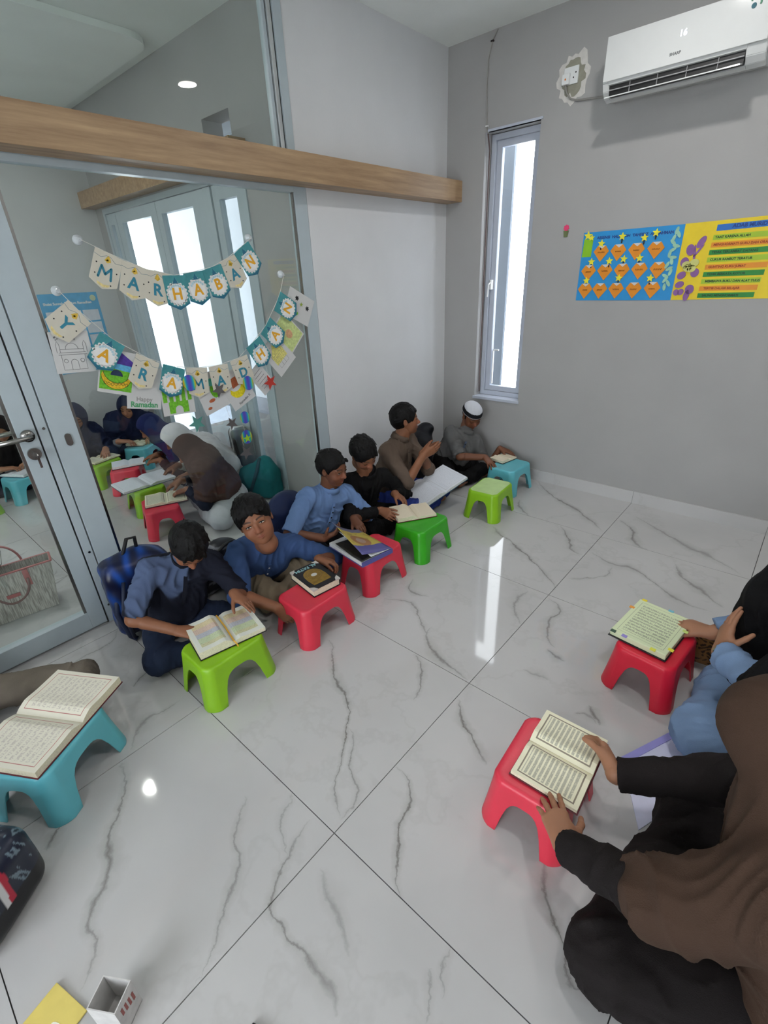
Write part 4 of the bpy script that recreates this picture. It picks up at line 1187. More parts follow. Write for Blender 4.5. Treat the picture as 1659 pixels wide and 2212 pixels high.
# boy 3
blue3 = cloth('light blue cotton', (112, 142, 190))
person('boy in a light-blue shirt holding up the cover of his book', dict(
    pel=(0.28, -1.92, 0.10), neck=(0.455, -1.849, 0.445), head=(0.500, -1.847, 0.591), face=(0.97, 0.14, -0.14), up=(0.1, 0.0, 1), right=R_(-12), fwd=A(-12), S=0.86, hs=0.205, skin='d',
    R=hand((0.578, -2.034, 0.235), (0.640, -1.988, 0.275), n=(-0.4, 0.2, 0.8), curl=0.5, thumb=0.9, out=0.6, pole=(0.0, -0.6, -0.7)),
    L=hand((0.561, -1.770, 0.250), (0.661, -1.798, 0.220), n=(0, 0, -1), curl=0.3, pole=(0.1, 0.5, -0.8)),
    legs=[((0.56, -2.03, 0.10), (0.58, -1.88, 0.06), (0.56, -1.82, 0.05)), ((0.54, -1.73, 0.10), (0.56, -1.86, 0.06), (0.56, -1.94, 0.05))],
    eyes=0.016, gaze=(0.010, 0.0), mouth=0.012, hair=dict(vol=1.0, seed=8, side=-0.04, sweep=(0.07, 0.02), tufts=16, fringe=[(-0.22, 0.29, -0.2, 0.24), (-0.08, 0.31, -0.02, 0.25), (0.06, 0.31, 0.14, 0.25)]),
    top=dict(m=blue3, sleeve=1.0, fit=0.98, seed=9, placket=blue3, buttons=4),
    bottom=dict(m=cloth('black trousers', (22, 22, 26)))), BOYS)
# boy 4
blk = cloth('black cotton', (17, 17, 19))
person('smiling boy in a long-sleeved black shirt looking down at his open book', dict(
    pel=(0.27, -1.52, 0.10), neck=(0.440, -1.489, 0.424), head=(0.500, -1.582, 0.601), face=(0.72, -0.12, -0.50), up=(0.30, -0.25, 0.85), right=R_(-12), fwd=A(-12), S=0.84, hs=0.205, skin='m',
    R=hand((0.612, -1.576, 0.245), (0.726, -1.584, 0.230), n=(0.3, 0.5, -0.4), curl=0.4, thumb=0.5, out=0.5, pole=(0.0, -0.5, -0.8)),
    L=hand((0.554, -1.368, 0.270), (0.673, -1.378, 0.245), n=(-0.1, -0.3, -1), curl=0.35, pole=(0.1, 0.5, -0.8)),
    legs=[((0.55, -1.59, 0.10), (0.57, -1.46, 0.06), (0.55, -1.40, 0.05)), ((0.54, -1.34, 0.10), (0.57, -1.48, 0.06), (0.55, -1.56, 0.05))],
    eyes=0.004, mouth=0.006, hair=dict(vol=1.06, seed=11, side=-0.05, sweep=(0.02, 0.08), tufts=44, fringe=[(-0.22, 0.28, -0.2, 0.2), (-0.1, 0.3, -0.06, 0.2), (0.04, 0.31, 0.1, 0.22)]),
    top=dict(m=blk, sleeve=1.9, fit=0.98, seed=12, placket=blk, buttons=0, cuff=0.042),
    bottom=dict(m=blk)), BOYS)
# boy 5
brn = cloth('brown grey cotton', (98, 84, 74))
person('boy in a brown shirt turned sideways with his hands clasped', dict(
    pel=(0.25, -1.08, 0.10), neck=(0.340, -1.049, 0.521), head=(0.370, -1.001, 0.661), face=(0.72, 0.66, 0.06), up=(-0.12, -0.05, 1), right=R_(10), fwd=A(10), S=0.92, hs=0.21, skin='m',
    R=hand((0.560, -1.054, 0.448), (0.620, -0.956, 0.493), n=(-0.3, 0.8, 0.3), curl=0.2, spread=0.4, thumb=0.5, out=0.3, pole=(-0.2, -0.3, -1)),
    L=hand((0.500, -0.985, 0.429), (0.560, -0.865, 0.476), n=(0.3, -0.9, 0.0), curl=0.5, spread=0.3, thumb=0.6, out=0.5, pole=(0.0, 0.2, -1)),
    legs=cross_legs((0.27, -1.02, 0.1), A(5), spread=0.22, reach=0.27),
    eyes=0.016, gaze=(0.01, 0), hair=dict(vol=1.05, seed=14, side=-0.02, line=0.02, sweep=(0.03, 0.10), tufts=40, fringe=[(-0.2, 0.30, -0.16, 0.27), (-0.06, 0.33, 0.0, 0.28), (0.1, 0.33, 0.16, 0.28)]),
    top=dict(m=brn, sleeve=1.05, fit=0.98, seed=15, placket=brn, buttons=2),
    bottom=dict(m=cloth('royal blue cotton', (40, 56, 128)))), BOYS)
# boy 6
gry = cloth('grey cotton', (98, 98, 98))
person('boy in a grey shirt and a white prayer cap with a black band', dict(
    pel=(0.28, -0.31, 0.10), neck=(0.395, -0.241, 0.370), head=(0.420, -0.197, 0.510), face=(0.75, -0.42, -0.45), up=(0.35, -0.2, 0.9), right=R_(-42), fwd=A(-42), S=0.86, hs=0.21, skin='d', cheek=1.06, fat=1.0, sw=0.13,
    R=hand((0.663, -0.370, 0.250), (0.775, -0.431, 0.215), n=(0, 0, -1), curl=0.25, spread=0.9, out=0.5, pole=(0, -0.4, -0.8)),
    L=hand((0.655, -0.116, 0.250), (0.751, -0.101, 0.232), n=(0, 0, -1), curl=0.2, spread=0.4, pole=(-0.3, -0.1, -1), out=-0.2),
    legs=cross_legs((0.27, -0.34, 0.1), A(-8), spread=0.24, reach=0.25),
    eyes=0.005, cap=((196, 198, 204), (24, 24, 28)),
    hair=dict(vol=0.88, seed=16, tufts=0, side=-0.02),
    top=dict(m=gry, sleeve=0.98, fit=1.0, seed=17, placket=cloth('slate placket', (88, 100, 122)), buttons=2),
    bottom=dict(m=blk)), BOYS)
# person at the left edge
person('person at the left edge of the photo with khaki trousers and a bare forearm', dict(
    pel=(0.16, -3.86, 0.10), neck=(0.20, -3.88, 0.55), head=(0.26, -3.87, 0.70), face=(0.8, 0.2, -0.5), right=R_(30), fwd=A(30), S=0.95, hs=0.21, skin='m', vh=0.006,
    R=hand((0.56, -3.99, 0.26), (0.68, -3.95, 0.25), curl=0.3), L=hand((0.60, -3.78, 0.27), (0.70, -3.74, 0.25), curl=0.3, pole=(0.5, 1.0, -0.2), out=0.0),
    legs=[((0.42, -3.33, 0.085), (0.60, -3.62, 0.06), (0.62, -3.7, 0.05)), ((0.62, -3.95, 0.09), (0.50, -3.66, 0.06), (0.45, -3.6, 0.05))],
    eyes=0.005, hair=dict(seed=2), top=dict(m=cloth('grey green cotton', (70, 76, 72)), sleeve=1.0, seed=4),
    bottom=dict(m=cloth('khaki grey cotton', (112, 104, 94)), fit=0.85)), None)

# women on the right
brown_h = cloth('brown jersey', (68, 51, 41), var=0.05)
darkrobe = cloth('dark brown robe cloth', (29, 25, 25), var=0.05)
person('woman in a brown hijab and dark robe bent over her open book', dict(
    pel=(2.86, -2.66, 0.13), neck=(2.70, -2.63, 0.60), head=(2.605, -2.60, 0.735), face=(-0.80, 0.02, -0.60), up=(-0.55, 0.0, 0.8), right=(0, 1, 0), fwd=(-1, 0, 0), S=1.0, hs=0.225, skin='l', vh=0.005, vf=0.0022, hk=1.0, near=True,
    L=hand((2.307, -2.774, 0.255), (2.213, -2.664, 0.232), n=(0.05, 0.05, -1), curl=0.10, spread=0.75, thumb=0.85, tc=0.0, out=0.7, pole=(0.3, -0.5, -0.8)),
    R=hand((2.339, -2.495, 0.262), (2.254, -2.363, 0.225), n=(-0.8, -0.5, -0.55), curl=0.45, spread=0.15, thumb=0.5, out=0.6, pole=(0.5, 0.4, -0.8)),
    legs=[((2.47, -2.86, 0.12), (2.52, -2.62, 0.06), (2.50, -2.52, 0.05)), ((2.55, -2.38, 0.12), (2.62, -2.60, 0.06), (2.62, -2.70, 0.05))],
    eyes=0.004, top=dict(m=darkrobe, sleeve=1.97, fit=1.05, seed=21, collar=False, cuff=0.046, amp=0.006),
    bottom=dict(m=darkrobe, skirt=True, seed=22, amp=0.008, fit=1.1),
    hijab=dict(m=brown_h, len=0.42, amp=0.010, freq=34, seed=23, arm=dict(L=0.95, R=0.1), vox=0.0055, tip=0.25)), 'women sitting on the right')
bluet = cloth('light blue robe cotton', (118, 142, 176), var=0.06)
person('woman in a long black hijab and light-blue robe wearing a wristwatch', dict(
    pel=(2.90, -1.72, 0.13), neck=(2.74, -1.72, 0.64), head=(2.70, -1.74, 0.80), face=(-0.85, 0.1, -0.5), right=(0, 1, 0), fwd=(-1, 0, 0), S=1.0, hs=0.22, skin='l', vh=0.006, vf=0.0026,
    L=hand((2.478, -1.862, 0.345), (2.470, -1.79, 0.46), n=(0.85, 0.5, 0.0), curl=0.15, spread=0.3, thumb=0.9, out=0.6, pole=(-0.2, -0.6, -0.8)),
    R=hand((2.43, -1.63, 0.25), (2.32, -1.60, 0.235), n=(0, 0, -1), curl=0.4, out=0.5, pole=(0.3, 0.3, -0.8)),
    legs=[((2.50, -2.02, 0.10), (2.56, -1.76, 0.06), (2.54, -1.68, 0.05)), ((2.56, -1.48, 0.10), (2.62, -1.72, 0.06), (2.62, -1.80, 0.05))],
    eyes=0.004, top=dict(m=bluet, sleeve=1.9, fit=1.0, seed=31, collar=False, cuff=0.055, amp=0.006),
    bottom=dict(m=bluet, seed=32, amp=0.009, skirt=True),
    hijab=dict(m=cloth('black jersey', (14, 14, 16)), len=0.50, amp=0.009, freq=26, seed=33, arm=1.0, vox=0.006, cut=False, extra=[((2.66, -1.76, 0.74), (2.585, -1.74, 0.55), 0.10, 0.09), ((2.66, -1.70, 0.62), (2.565, -1.70, 0.42), 0.10, 0.085), ((2.60, -1.66, 0.50), (2.57, -1.74, 0.20), 0.09, 0.08)])), 'women sitting on the right')
bm = bmesh.new()

# girls in the next room
GIRLS = 'girls reading in the next room'
navy = cloth('navy jersey', (26, 34, 62))
def girl(label, **c):
    c.setdefault('S', 0.86); c.setdefault('hs', 0.21); c.setdefault('vh', 0.0046); c.setdefault('far', True); c.setdefault('skin', 'm'); c.setdefault('eyes', 0.004)
    c.setdefault('vf', 0.0036)
    person(label, c, GIRLS)
whitej = cloth('white jersey', (206, 204, 208))
girl('girl in a brown hijab and white dress, nearest the glass in the next room',
    pel=(-0.62, -1.90, 0.12), neck=(-0.71, -2.03, 0.46), head=(-0.80, -2.07, 0.51), face=(-0.22, -0.72, -0.50), up=(-0.25, -0.45, 0.8), right=R_(-122), fwd=A(-122),
    R=hand((-0.90, -2.13, 0.27), (-0.94, -2.25, 0.235), curl=0.4), L=hand((-0.70, -2.19, 0.27), (-0.80, -2.28, 0.235), curl=0.4),
    legs=[((-0.84, -2.02, 0.10), (-0.75, -2.05, 0.06), (-0.68, -2.05, 0.05)), ((-0.42, -2.12, 0.10), (-0.62, -2.10, 0.06), (-0.7, -2.05, 0.05))],
    top=dict(m=cloth('dark navy sleeves', (30, 32, 44)), sleeve=1.9, collar=False, fit=0.95), bottom=dict(m=cloth('white cotton skirt', (186, 188, 194)), skirt=True, fit=1.15, amp=0.008),
    hijab=dict(m=cloth('dark brown jersey', (76, 56, 50)), len=0.30, seed=41, arm=0.75, amp=0.007))
girl('girl in a white hijab leaning low over a book in the next room',
    pel=(-0.98, -1.62, 0.12), neck=(-1.03, -1.84, 0.44), head=(-1.14, -1.99, 0.52), face=(-0.20, -0.74, -0.46), up=(-0.25, -0.4, 0.85), right=R_(-110), fwd=A(-110), skin='d',
    R=hand((-1.24, -1.98, 0.27), (-1.26, -2.12, 0.24), curl=0.3), L=hand((-0.98, -2.02, 0.27), (-1.04, -2.14, 0.24), curl=0.3),
    legs=[((-1.23, -1.74, 0.10), (-1.10, -1.84, 0.06), (-1.04, -1.84, 0.05)), ((-0.92, -1.76, 0.10), (-0.98, -1.86, 0.06), (-1.04, -1.86, 0.05))],
    top=dict(m=cloth('cream cotton', (176, 172, 166)), sleeve=1.9, collar=False), bottom=dict(m=cloth('dark skirt', (40, 42, 54)), skirt=True),
    hijab=dict(m=whitej, len=0.26, seed=42, arm=0.5))
girl('girl in a navy hijab and checked jacket bent sideways beside the white hijab',
    pel=(-1.50, -1.62, 0.12), neck=(-1.56, -1.83, 0.42), head=(-1.66, -1.95, 0.51), face=(-0.10, -0.80, -0.42), up=(-0.2, -0.3, 0.9), right=R_(-125), fwd=A(-125),
    R=hand((-1.66, -1.95, 0.27), (-1.74, -2.05, 0.24), curl=0.3), L=hand((-1.50, -2.0, 0.27), (-1.62, -2.08, 0.245), curl=0.2),
    legs=[((-1.82, -1.72, 0.10), (-1.62, -1.84, 0.06), (-1.55, -1.84, 0.05)), ((-1.43, -1.80, 0.10), (-1.54, -1.86, 0.06), (-1.56, -1.86, 0.05))],
    top=dict(m=cloth('plum checked cotton', (66, 42, 48), var=0.5), sleeve=1.9, collar=False), bottom=dict(m=navy, skirt=True),
    hijab=dict(m=cloth('bright navy jersey', (30, 38, 84)), len=0.17, seed=43, arm=0.3))
girl('girl in a long navy hijab sitting against the far wall of the next room',
    pel=(-2.62, -1.72, 0.12), neck=(-2.47, -1.79, 0.43), head=(-2.38, -1.815, 0.565), face=(0.62, -0.60, -0.30), up=(0.2, -0.1, 1), right=R_(-40), fwd=A(-40), S=0.92, skin='l',
    R=hand((-2.33, -2.0, 0.28), (-2.27, -1.92, 0.27), curl=0.4), L=hand((-2.30, -1.66, 0.27), (-2.26, -1.76, 0.25), curl=0.4),
    legs=[((-2.50, -2.04, 0.10), (-2.48, -1.86, 0.06), (-2.48, -1.80, 0.05)), ((-2.42, -1.54, 0.10), (-2.50, -1.72, 0.06), (-2.50, -1.78, 0.05))],
    top=dict(m=cloth('grey cotton dress', (128, 130, 138)), sleeve=1.9, collar=False), bottom=dict(m=navy, skirt=True),
    hijab=dict(m=navy, len=0.42, seed=44, arm=0.95))
girl('girl in a navy hijab half hidden by the white door post',
    pel=(-2.62, -2.32, 0.12), neck=(-2.44, -2.30, 0.45), head=(-2.34, -2.29, 0.585), face=(0.80, -0.30, -0.45), up=(0.3, 0.0, 1), right=R_(-15), fwd=A(-15), skin='l',
    R=hand((-2.24, -2.44, 0.27), (-2.14, -2.40, 0.24), curl=0.4), L=hand((-2.24, -2.16, 0.27), (-2.14, -2.20, 0.24), curl=0.4),
    legs=cross_legs((-2.62, -2.34, 0.1), A(-5), spread=0.2, reach=0.22),
    top=dict(m=navy, sleeve=1.9, collar=False), bottom=dict(m=navy, skirt=True), hijab=dict(m=navy, len=0.40, seed=45, arm=0.95))
girl('girl in a black hijab seen through the door leaf above the lever handle',
    pel=(-2.76, -2.84, 0.12), neck=(-2.66, -2.83, 0.44), head=(-2.56, -2.80, 0.565), face=(0.85, -0.2, -0.40), up=(0.3, 0, 1), right=R_(-5), fwd=A(-5), skin='l',
    R=hand((-2.42, -2.92, 0.27), (-2.40, -2.80, 0.26), curl=0.4), L=hand((-2.40, -2.68, 0.28), (-2.42, -2.80, 0.27), curl=0.4),
    legs=cross_legs((-2.76, -2.84, 0.1), A(0), spread=0.22, reach=0.17),
    top=dict(m=navy, sleeve=1.9, collar=False), bottom=dict(m=navy, skirt=True), hijab=dict(m=cloth('black jersey', (14, 14, 16)), len=0.22, seed=46, arm=0.5))
bm.free()

# wristwatch on the woman's wrist
t = empty('wristwatch', (2.489, -1.885, 0.362), 0, 'black wristwatch on the wrist of the woman in black', 'watch')
bm = bmesh.new(); N_ = 20
ax_ = Vector((0.05, 0.9, 0.42)).normalized(); e1 = ax_.orthogonal().normalized(); e2 = ax_.cross(e1)
tube(bm, [ax_*-0.009, ax_*0.009], 0.031, 20)
obj('strap', bm, M_BLACK, t, smooth=False)
bm = bmesh.new(); cyl(bm, Vector((-0.028, 0.0, 0.008)), 0.014, 0.008, (-0.9, 0.0, 0.3), 20); obj('watch_case', bm, M_STEEL, t)

# ------------------------------------------------------------------ stools in the classroom
stool(0.853, -2.882, 0.0, LIME, 'lime green stool under the book of the boy with bowed head')
stool(0.885, -2.395, 0.0, RED, 'red stool carrying the closed black book with a gold medallion')
stool(0.835, -1.905, 0.0, RED, 'red stool under the book whose cover is being lifted')
stool(0.860, -1.470, 0.0, GREEN, 'dark grass-green stool in front of the boy in black')
stool(0.935, -0.755, math.radians(4), LIME, 'empty lime green stool with a pale worn top')
stool(0.840, -0.290, math.radians(-3), BLUE, 'turquoise stool in the corner under the window')
stool(2.150, -2.540, math.radians(3), RED, 'red stool under the open book of the woman in the brown hijab', 1.0)
stool(2.270, -1.745, math.radians(-6), RED2, 'deep red stool under the colour-edged book on the right', 1.0)
stool(0.795, -3.535, math.radians(34), BLUE, 'turquoise stool under the large open book at the left edge', 1.05)
# next room
stool(-0.785, -2.365, math.radians(72), RED, 'red stool behind the glass in front of the brown hijab')
stool(-1.235, -2.270, math.radians(82), LIME, 'lime green stool behind the glass under a wide white book')
stool(-1.800, -2.180, math.radians(62), RED, 'red stool behind the glass in front of the checked jacket')
stool(-2.300, -1.820, math.radians(40), BLUE, 'small turquoise stool by the girl against the far wall')
stool(-2.130, -2.270, math.radians(20), LIME, 'lime green stool by the girl half hidden behind the post')
stool(-2.340, -2.800, math.radians(10), BLUE, 'turquoise stool seen through the door under the lever handle')
stool(-2.230, -3.230, math.radians(15), LIME, 'lime green stool at the left edge behind the door glass')

# ------------------------------------------------------------------ books
EDGE = paper('cream page edges'); EDGEW = paper('white page edges', (222, 224, 224))
P_cream = page_mat('cream arabic page', page=(232, 228, 202), ink=(158, 158, 144), frame=(112, 100, 88), rows=15, dens=0.62, frame_w=0.016)
P_tint = page_mat('tinted translation page', page=(222, 224, 214), ink=(150, 140, 130), rows=24, dens=0.4, tint=[(0.0, (236, 232, 196)), (0.22, (226, 238, 206)), (0.4, (214, 216, 236)), (0.55, (244, 216, 208)), (0.72, (250, 232, 196))])
P_white = page_mat('white ruled page', page=(216, 220, 228), ink=(168, 172, 184), frame=(160, 150, 150), rows=26, dens=0.4, frame_w=0.003)
P_red = page_mat('page with red rules', page=(226, 222, 206), ink=(192, 184, 176), frame=(170, 66, 74), rows=13, dens=0.5, frame_w=0.006)
P_old = page_mat('yellowed page', page=(226, 214, 190), ink=(196, 178, 150), rows=22, dens=0.35)
P_green = page_mat('green edged page', page=(214, 224, 186), ink=(150, 156, 136), frame=(120, 128, 110), rows=15, dens=0.55, frame_w=0.003)
C_black = mat('black book cloth', (24, 22, 26), rough=0.5, var=0.1)
C_maroon = mat('maroon book cloth', (92, 28, 40), rough=0.5)
C_blue = mat('blue book cloth', (52, 84, 110), rough=0.5)
C_red = mat('red book cloth', (176, 40, 70), rough=0.5)
RIB = mat('gold ribbon', (222, 170, 60), rough=0.5, var=0.1)
def book(x, y, z, deg, *a, tilt=(0, 0), **k):
    return open_book((x, y, z), (math.radians(tilt[0]), math.radians(tilt[1]), math.radians(deg)), *a, **k)
ZS = 0.2065
book(0.812, -2.838, ZS, 78, 0.142, 0.215, 0.036, 0.020, P_tint, EDGE, C_black, 'open thick book with pastel text boxes and a gold ribbon on the lime stool', ribbon=RIB)
book(0.757, -1.432, ZS, 58, 0.128, 0.185, 0.026, 0.014, P_old, EDGE, C_maroon, 'open yellowed book on the grass-green stool', tilt=(0, 0))
book(0.745, -0.222, ZS, 80, 0.088, 0.130, 0.020, 0.012, P_old, EDGE, C_black, 'small open book on the turquoise corner stool')
book(2.185, -2.508, ZS, 2-90, 0.138, 0.200, 0.020, 0.012, P_cream, EDGE, C_maroon, 'open book with framed Arabic text on the front red stool')
# big book at the left edge
book(0.735, -3.505, ZS, 33+88, 0.200, 0.275, 0.026, 0.030, P_red, EDGE, C_maroon, 'very large open book with red ruled pages at the left edge')
# on the lap of the boy in brown
_sp = unit(V(0.700, -0.965, 0.150)-V(0.455, -0.905, 0.170)); _up = unit(V(-0.10, 0.42, 0.13)-_sp*float(V(-0.10, 0.42, 0.13)@_sp)); _nn = np.cross(_up, _sp)
if _nn[2] < 0: _nn = -_nn; _up = -_up
_mx = basis((0.565, -0.930, 0.165), -_up if float(np.cross(-_up, _sp)@_nn) > 0 else _up, _sp, _nn)
open_book((0.565, -0.930, 0.165), _mx.to_euler(), 0.215, 0.27, 0.018, 0.030, P_white, EDGEW, C_blue, 'large white open book on the lap of the boy in brown', tilts=(0.0, 0.0), group=None)
# book with coloured edges on the right: opened at its middle, thick left block
t = empty('open_book', (2.235, -1.700, ZS), 0, 'open book with green and yellow edged pages on the deep red stool', 'book', 'open books on the stools', rot=(0, 0, math.radians(-7)))
bm = bmesh.new(); bx(bm, -0.112, 0.112, -0.15, 0.15, 0.0, 0.004, 0.0015); obj('cover', bm, C_black, t)
for nm, a, b_, z1 in (('page_block', -0.108, 0.108, 0.030),):
    bm = bmesh.new(); uvl = bm.loops.layers.uv.new('UVMap')
    bx(bm, a, b_, -0.145, 0.145, 0.004, z1, 0.004)
    for f in bm.faces:
        for l in f.loops: l[uvl].uv = ((l.vert.co.x-a)/(b_-a), (l.vert.co.y+0.145)/0.29) if f.normal.z > 0.5 or True else (0, 0)
    obj(nm, bm, P_green, t)
for i, (px, py, c) in enumerate(((-0.09, 0.146, (230, 210, 60)), (0.02, 0.146, (120, 190, 210)), (0.06, -0.146, (220, 220, 80)), (-0.05, -0.146, (150, 140, 210)), (-0.095, -0.146, (60, 90, 70)), (0.109, -0.1, (230, 220, 70)), (0.109, 0.05, (200, 220, 120)), (-0.108, 0.06, (225, 150, 60)))):
    bm = bmesh.new(); bx(bm, px-0.010, px+0.010, py-0.007, py+0.007, 0.027, 0.0312); obj('index_tab', bm, mat('tab %d' % i, c), t)
# closed black book with the medallion
t = empty('closed_book', (0.838, -2.335, ZS), 0, 'closed black book with a gold medallion and taped corners on the red stool', 'book', None, rot=(0, 0, math.radians(-100+2)))
W_, Hb, Tb = 0.078, 0.108, 0.042
bm = bmesh.new(); bx(bm, -W_, W_, -Hb, Hb, 0.0, 0.0035, 0.001); bx(bm, -W_, W_, -Hb, Hb, Tb-0.0035, Tb, 0.001); bx(bm, -W_-0.002, -W_+0.003, -Hb, Hb, 0.0, Tb, 0.001); obj('cover', bm, C_black, t)
bm = bmesh.new(); bx(bm, -W_+0.003, W_-0.004, -Hb+0.004, Hb-0.004, 0.0035, Tb-0.0035); obj('page_block', bm, EDGE, t)
GOLD = mat('gold foil', (168, 132, 60), rough=0.35, metal=0.6, var=0.2, scale=60); TAPE = mat('worn white tape', (196, 192, 186), rough=0.5)
bm = bmesh.new(); prism(bm, [(0.050, 0.076), (-0.050, 0.076), (-0.054, 0.02)]+[(0.052*math.cos(a), 0.056*math.sin(a)-0.006) for a in [PI+PI*k/16 for k in range(17)]]+[(0.054, 0.02)], Tb, Tb+0.0008); obj('gold_panel', bm, GOLD, t)
bm = bmesh.new()
for r in (0.040, 0.030, 0.022): tube(bm, [(r*math.cos(2*PI*k/28), r*math.sin(2*PI*k/28)-0.004, Tb+0.0010) for k in range(29)], 0.0009, 5, caps=False)
for x in (-0.03, 0.0, 0.03): tube(bm, [(x-0.010, 0.052, Tb+0.001), (x-0.003, 0.060, Tb+0.001), (x+0.004, 0.052, Tb+0.001), (x+0.010, 0.060, Tb+0.001)], 0.0009, 5)
obj('medallion_ring', bm, mat('dark bronze', (120, 92, 44), rough=0.4), t)
bm = bmesh.new(); prism(bm, [(0.016*math.cos(a), 0.013*math.sin(a)-0.004) for a in [2*PI*k/20 for k in range(20)]], Tb+0.0008, Tb+0.0018); obj('silver_disc', bm, mat('silver foil', (206, 204, 198), rough=0.35), t)
text_obj('title_lettering', 'AL FATIH', 0.030, mat('silver blue lettering', (150, 196, 200), rough=0.4), t, Matrix.Translation((0, -0.084, Tb+0.0008)), 0.0004, 0.0008)
for sx, sy in ((1, 1), (-1, 1), (1, -1), (-1, -1)):
    bm = bmesh.new(); prism(bm, [(sx*W_+sx*0.001, sy*Hb+sy*0.001), (sx*(W_-0.026), sy*Hb+sy*0.001), (sx*(W_-0.016), sy*(Hb-0.018)), (sx*W_+sx*0.001, sy*(Hb-0.03))], Tb-0.008, Tb+0.0012); obj('corner_tape', bm, TAPE, t)
# book with lifted cover
t = empty('open_book', (0.80, -1.965, ZS), 0, 'thick white-paged book with a blue and gold cover lifted by the boy in light blue', 'book', None, rot=(0, 0, math.radians(-8)))
bm = bmesh.new(); bx(bm, -0.15, 0.15, -0.105, 0.105, 0.004, 0.026, 0.001); obj('page_block', bm, EDGEW, t)
bm = bmesh.new(); bx(bm, -0.153, 0.155, -0.108, 0.108, 0.0, 0.004, 0.001); bx(bm, 0.150, 0.156, -0.108, 0.108, 0.0, 0.028, 0.001); obj('cover', bm, mat('violet blue board', (84, 84, 150), rough=0.5), t)
def lifted(z0, n=14, th=(8, 30), x1=-0.150, q1=1.0):
    """a sheet hinged on the spine side (x = 0.15), twisted up towards its near edge"""
    g = bmesh.new(); rows = []
    for i in range(n+1):
        s = i/n; row = []; a = math.radians(th[0]+(th[1]-th[0])*s**0.8)
        for j in range(11):
            q = j/10*q1; r_ = 0.208*q
            aa = a*(0.6+0.6*q)
            row.append(g.verts.new((0.150+(x1-0.150)*s, 0.104-r_*math.cos(aa), z0+r_*math.sin(aa)+0.004*math.sin(s*5+q*3)*q)))
        rows.append(row)
    for i in range(n):
        for j in range(10): g.faces.new((rows[i][j], rows[i+1][j], rows[i+1][j+1], rows[i][j+1]))
    e = bmesh.ops.extrude_face_region(g, geom=g.faces[:]); bmesh.ops.translate(g, verts=[v for v in e['geom'] if isinstance(v, bmesh.types.BMVert)], vec=(0, 0, 0.002))
    return g
def cover_art():
    m = bpy.data.materials.new('blue and gold printed cover'); m.use_nodes = True
    nt = m.node_tree; b = nt.nodes['Principled BSDF']; N = nt.nodes.new; L = nt.links.new
    tc = N('ShaderNodeTexCoord'); sp = N('ShaderNodeSeparateXYZ'); L(tc.outputs['Object'], sp.inputs[0])
    def mth(op, x, y=None, c=None):
        n = N('ShaderNodeMath'); n.operation = op
        for i, q in enumerate((x, y, c)):
            if q is None: continue
            if isinstance(q, (int, float)): n.inputs[i].default_value = q
            else: L(q, n.inputs[i])
        return n.outputs[0]
    def over(col, fac, rgb):
        n = N('ShaderNodeMixRGB'); L(fac, n.inputs[0]); n.inputs[2].default_value = lin(rgb)+(1,)
        if isinstance(col, tuple): n.inputs[1].default_value = col
        else: L(col, n.inputs[1])
        return n.outputs[0]
    x, y = sp.outputs[0], sp.outputs[1]
    no = N('ShaderNodeTexNoise'); no.inputs['Scale'].default_value = 30; L(tc.outputs['Object'], no.inputs['Vector'])
    xe = mth('MULTIPLY_ADD', no.outputs['Fac'], 0.03, x)
    col = over(lin((196, 176, 88))+(1,), mth('MULTIPLY', mth('GREATER_THAN', no.outputs['Fac'], 0.58), 0.5), (150, 128, 70))
    col = over(col, mth('GREATER_THAN', xe, 0.085), (92, 90, 150)); col = over(col, mth('LESS_THAN', xe, -0.085), (118, 116, 140))
    ra = mth('POWER', mth('DIVIDE', mth('SUBTRACT', x, 0.012), 0.062), 2.0); rb = mth('POWER', mth('DIVIDE', mth('SUBTRACT', y, 0.0), 0.055), 2.0); rr_ = mth('ADD', ra, rb)
    col = over(col, mth('LESS_THAN', rr_, 1.0), (166, 122, 84)); col = over(col, mth('LESS_THAN', rr_, 0.25), (176, 150, 136))
    L(col, b.inputs['Base Color']); b.inputs['Roughness'].default_value = 0.35
    return m
obj('front_cover', lifted(0.030, th=(10, 27)), cover_art(), t, smooth=True)
o = obj('end_paper', lifted(0.0268, th=(1, 3), x1=-0.09), mat('black patterned end paper', (30, 28, 24), rough=0.5, var=0.9, scale=40), t, smooth=True); 
obj('loose_page', lifted(0.0285, th=(2, 16), x1=-0.148, q1=0.7), EDGEW, t, smooth=True)

# books behind the glass
book(-0.810, -2.305, ZS, 66-90+90, 0.138, 0.20, 0.018, 0.014, P_cream, EDGE, C_maroon, 'open cream book under the hands of the girl in the brown hijab')
book(-1.275, -2.255, ZS, 88-0, 0.20, 0.26, 0.016, 0.018, P_white, EDGEW, C_blue, 'wide open white book on the lime stool behind the glass')
book(-1.815, -2.145, ZS, 70, 0.13, 0.17, 0.020, 0.014, P_white, EDGEW, C_black, 'open book with a black cover on the red stool behind the glass')
book(-2.335, -1.840, ZS, 40, 0.085, 0.12, 0.020, 0.020, P_cream, EDGE, C_black, 'thick open book on the small turquoise stool by the far wall')
book(-2.170, -2.235, ZS, 105, 0.125, 0.17, 0.014, 0.010, P_cream, EDGE, C_maroon, 'open book on the lime stool beside the door post')
book(-2.395, -2.815, ZS, 30, 0.13, 0.17, 0.022, 0.022, P_white, EDGEW, C_blue, 'open white book on the turquoise stool seen through the door')
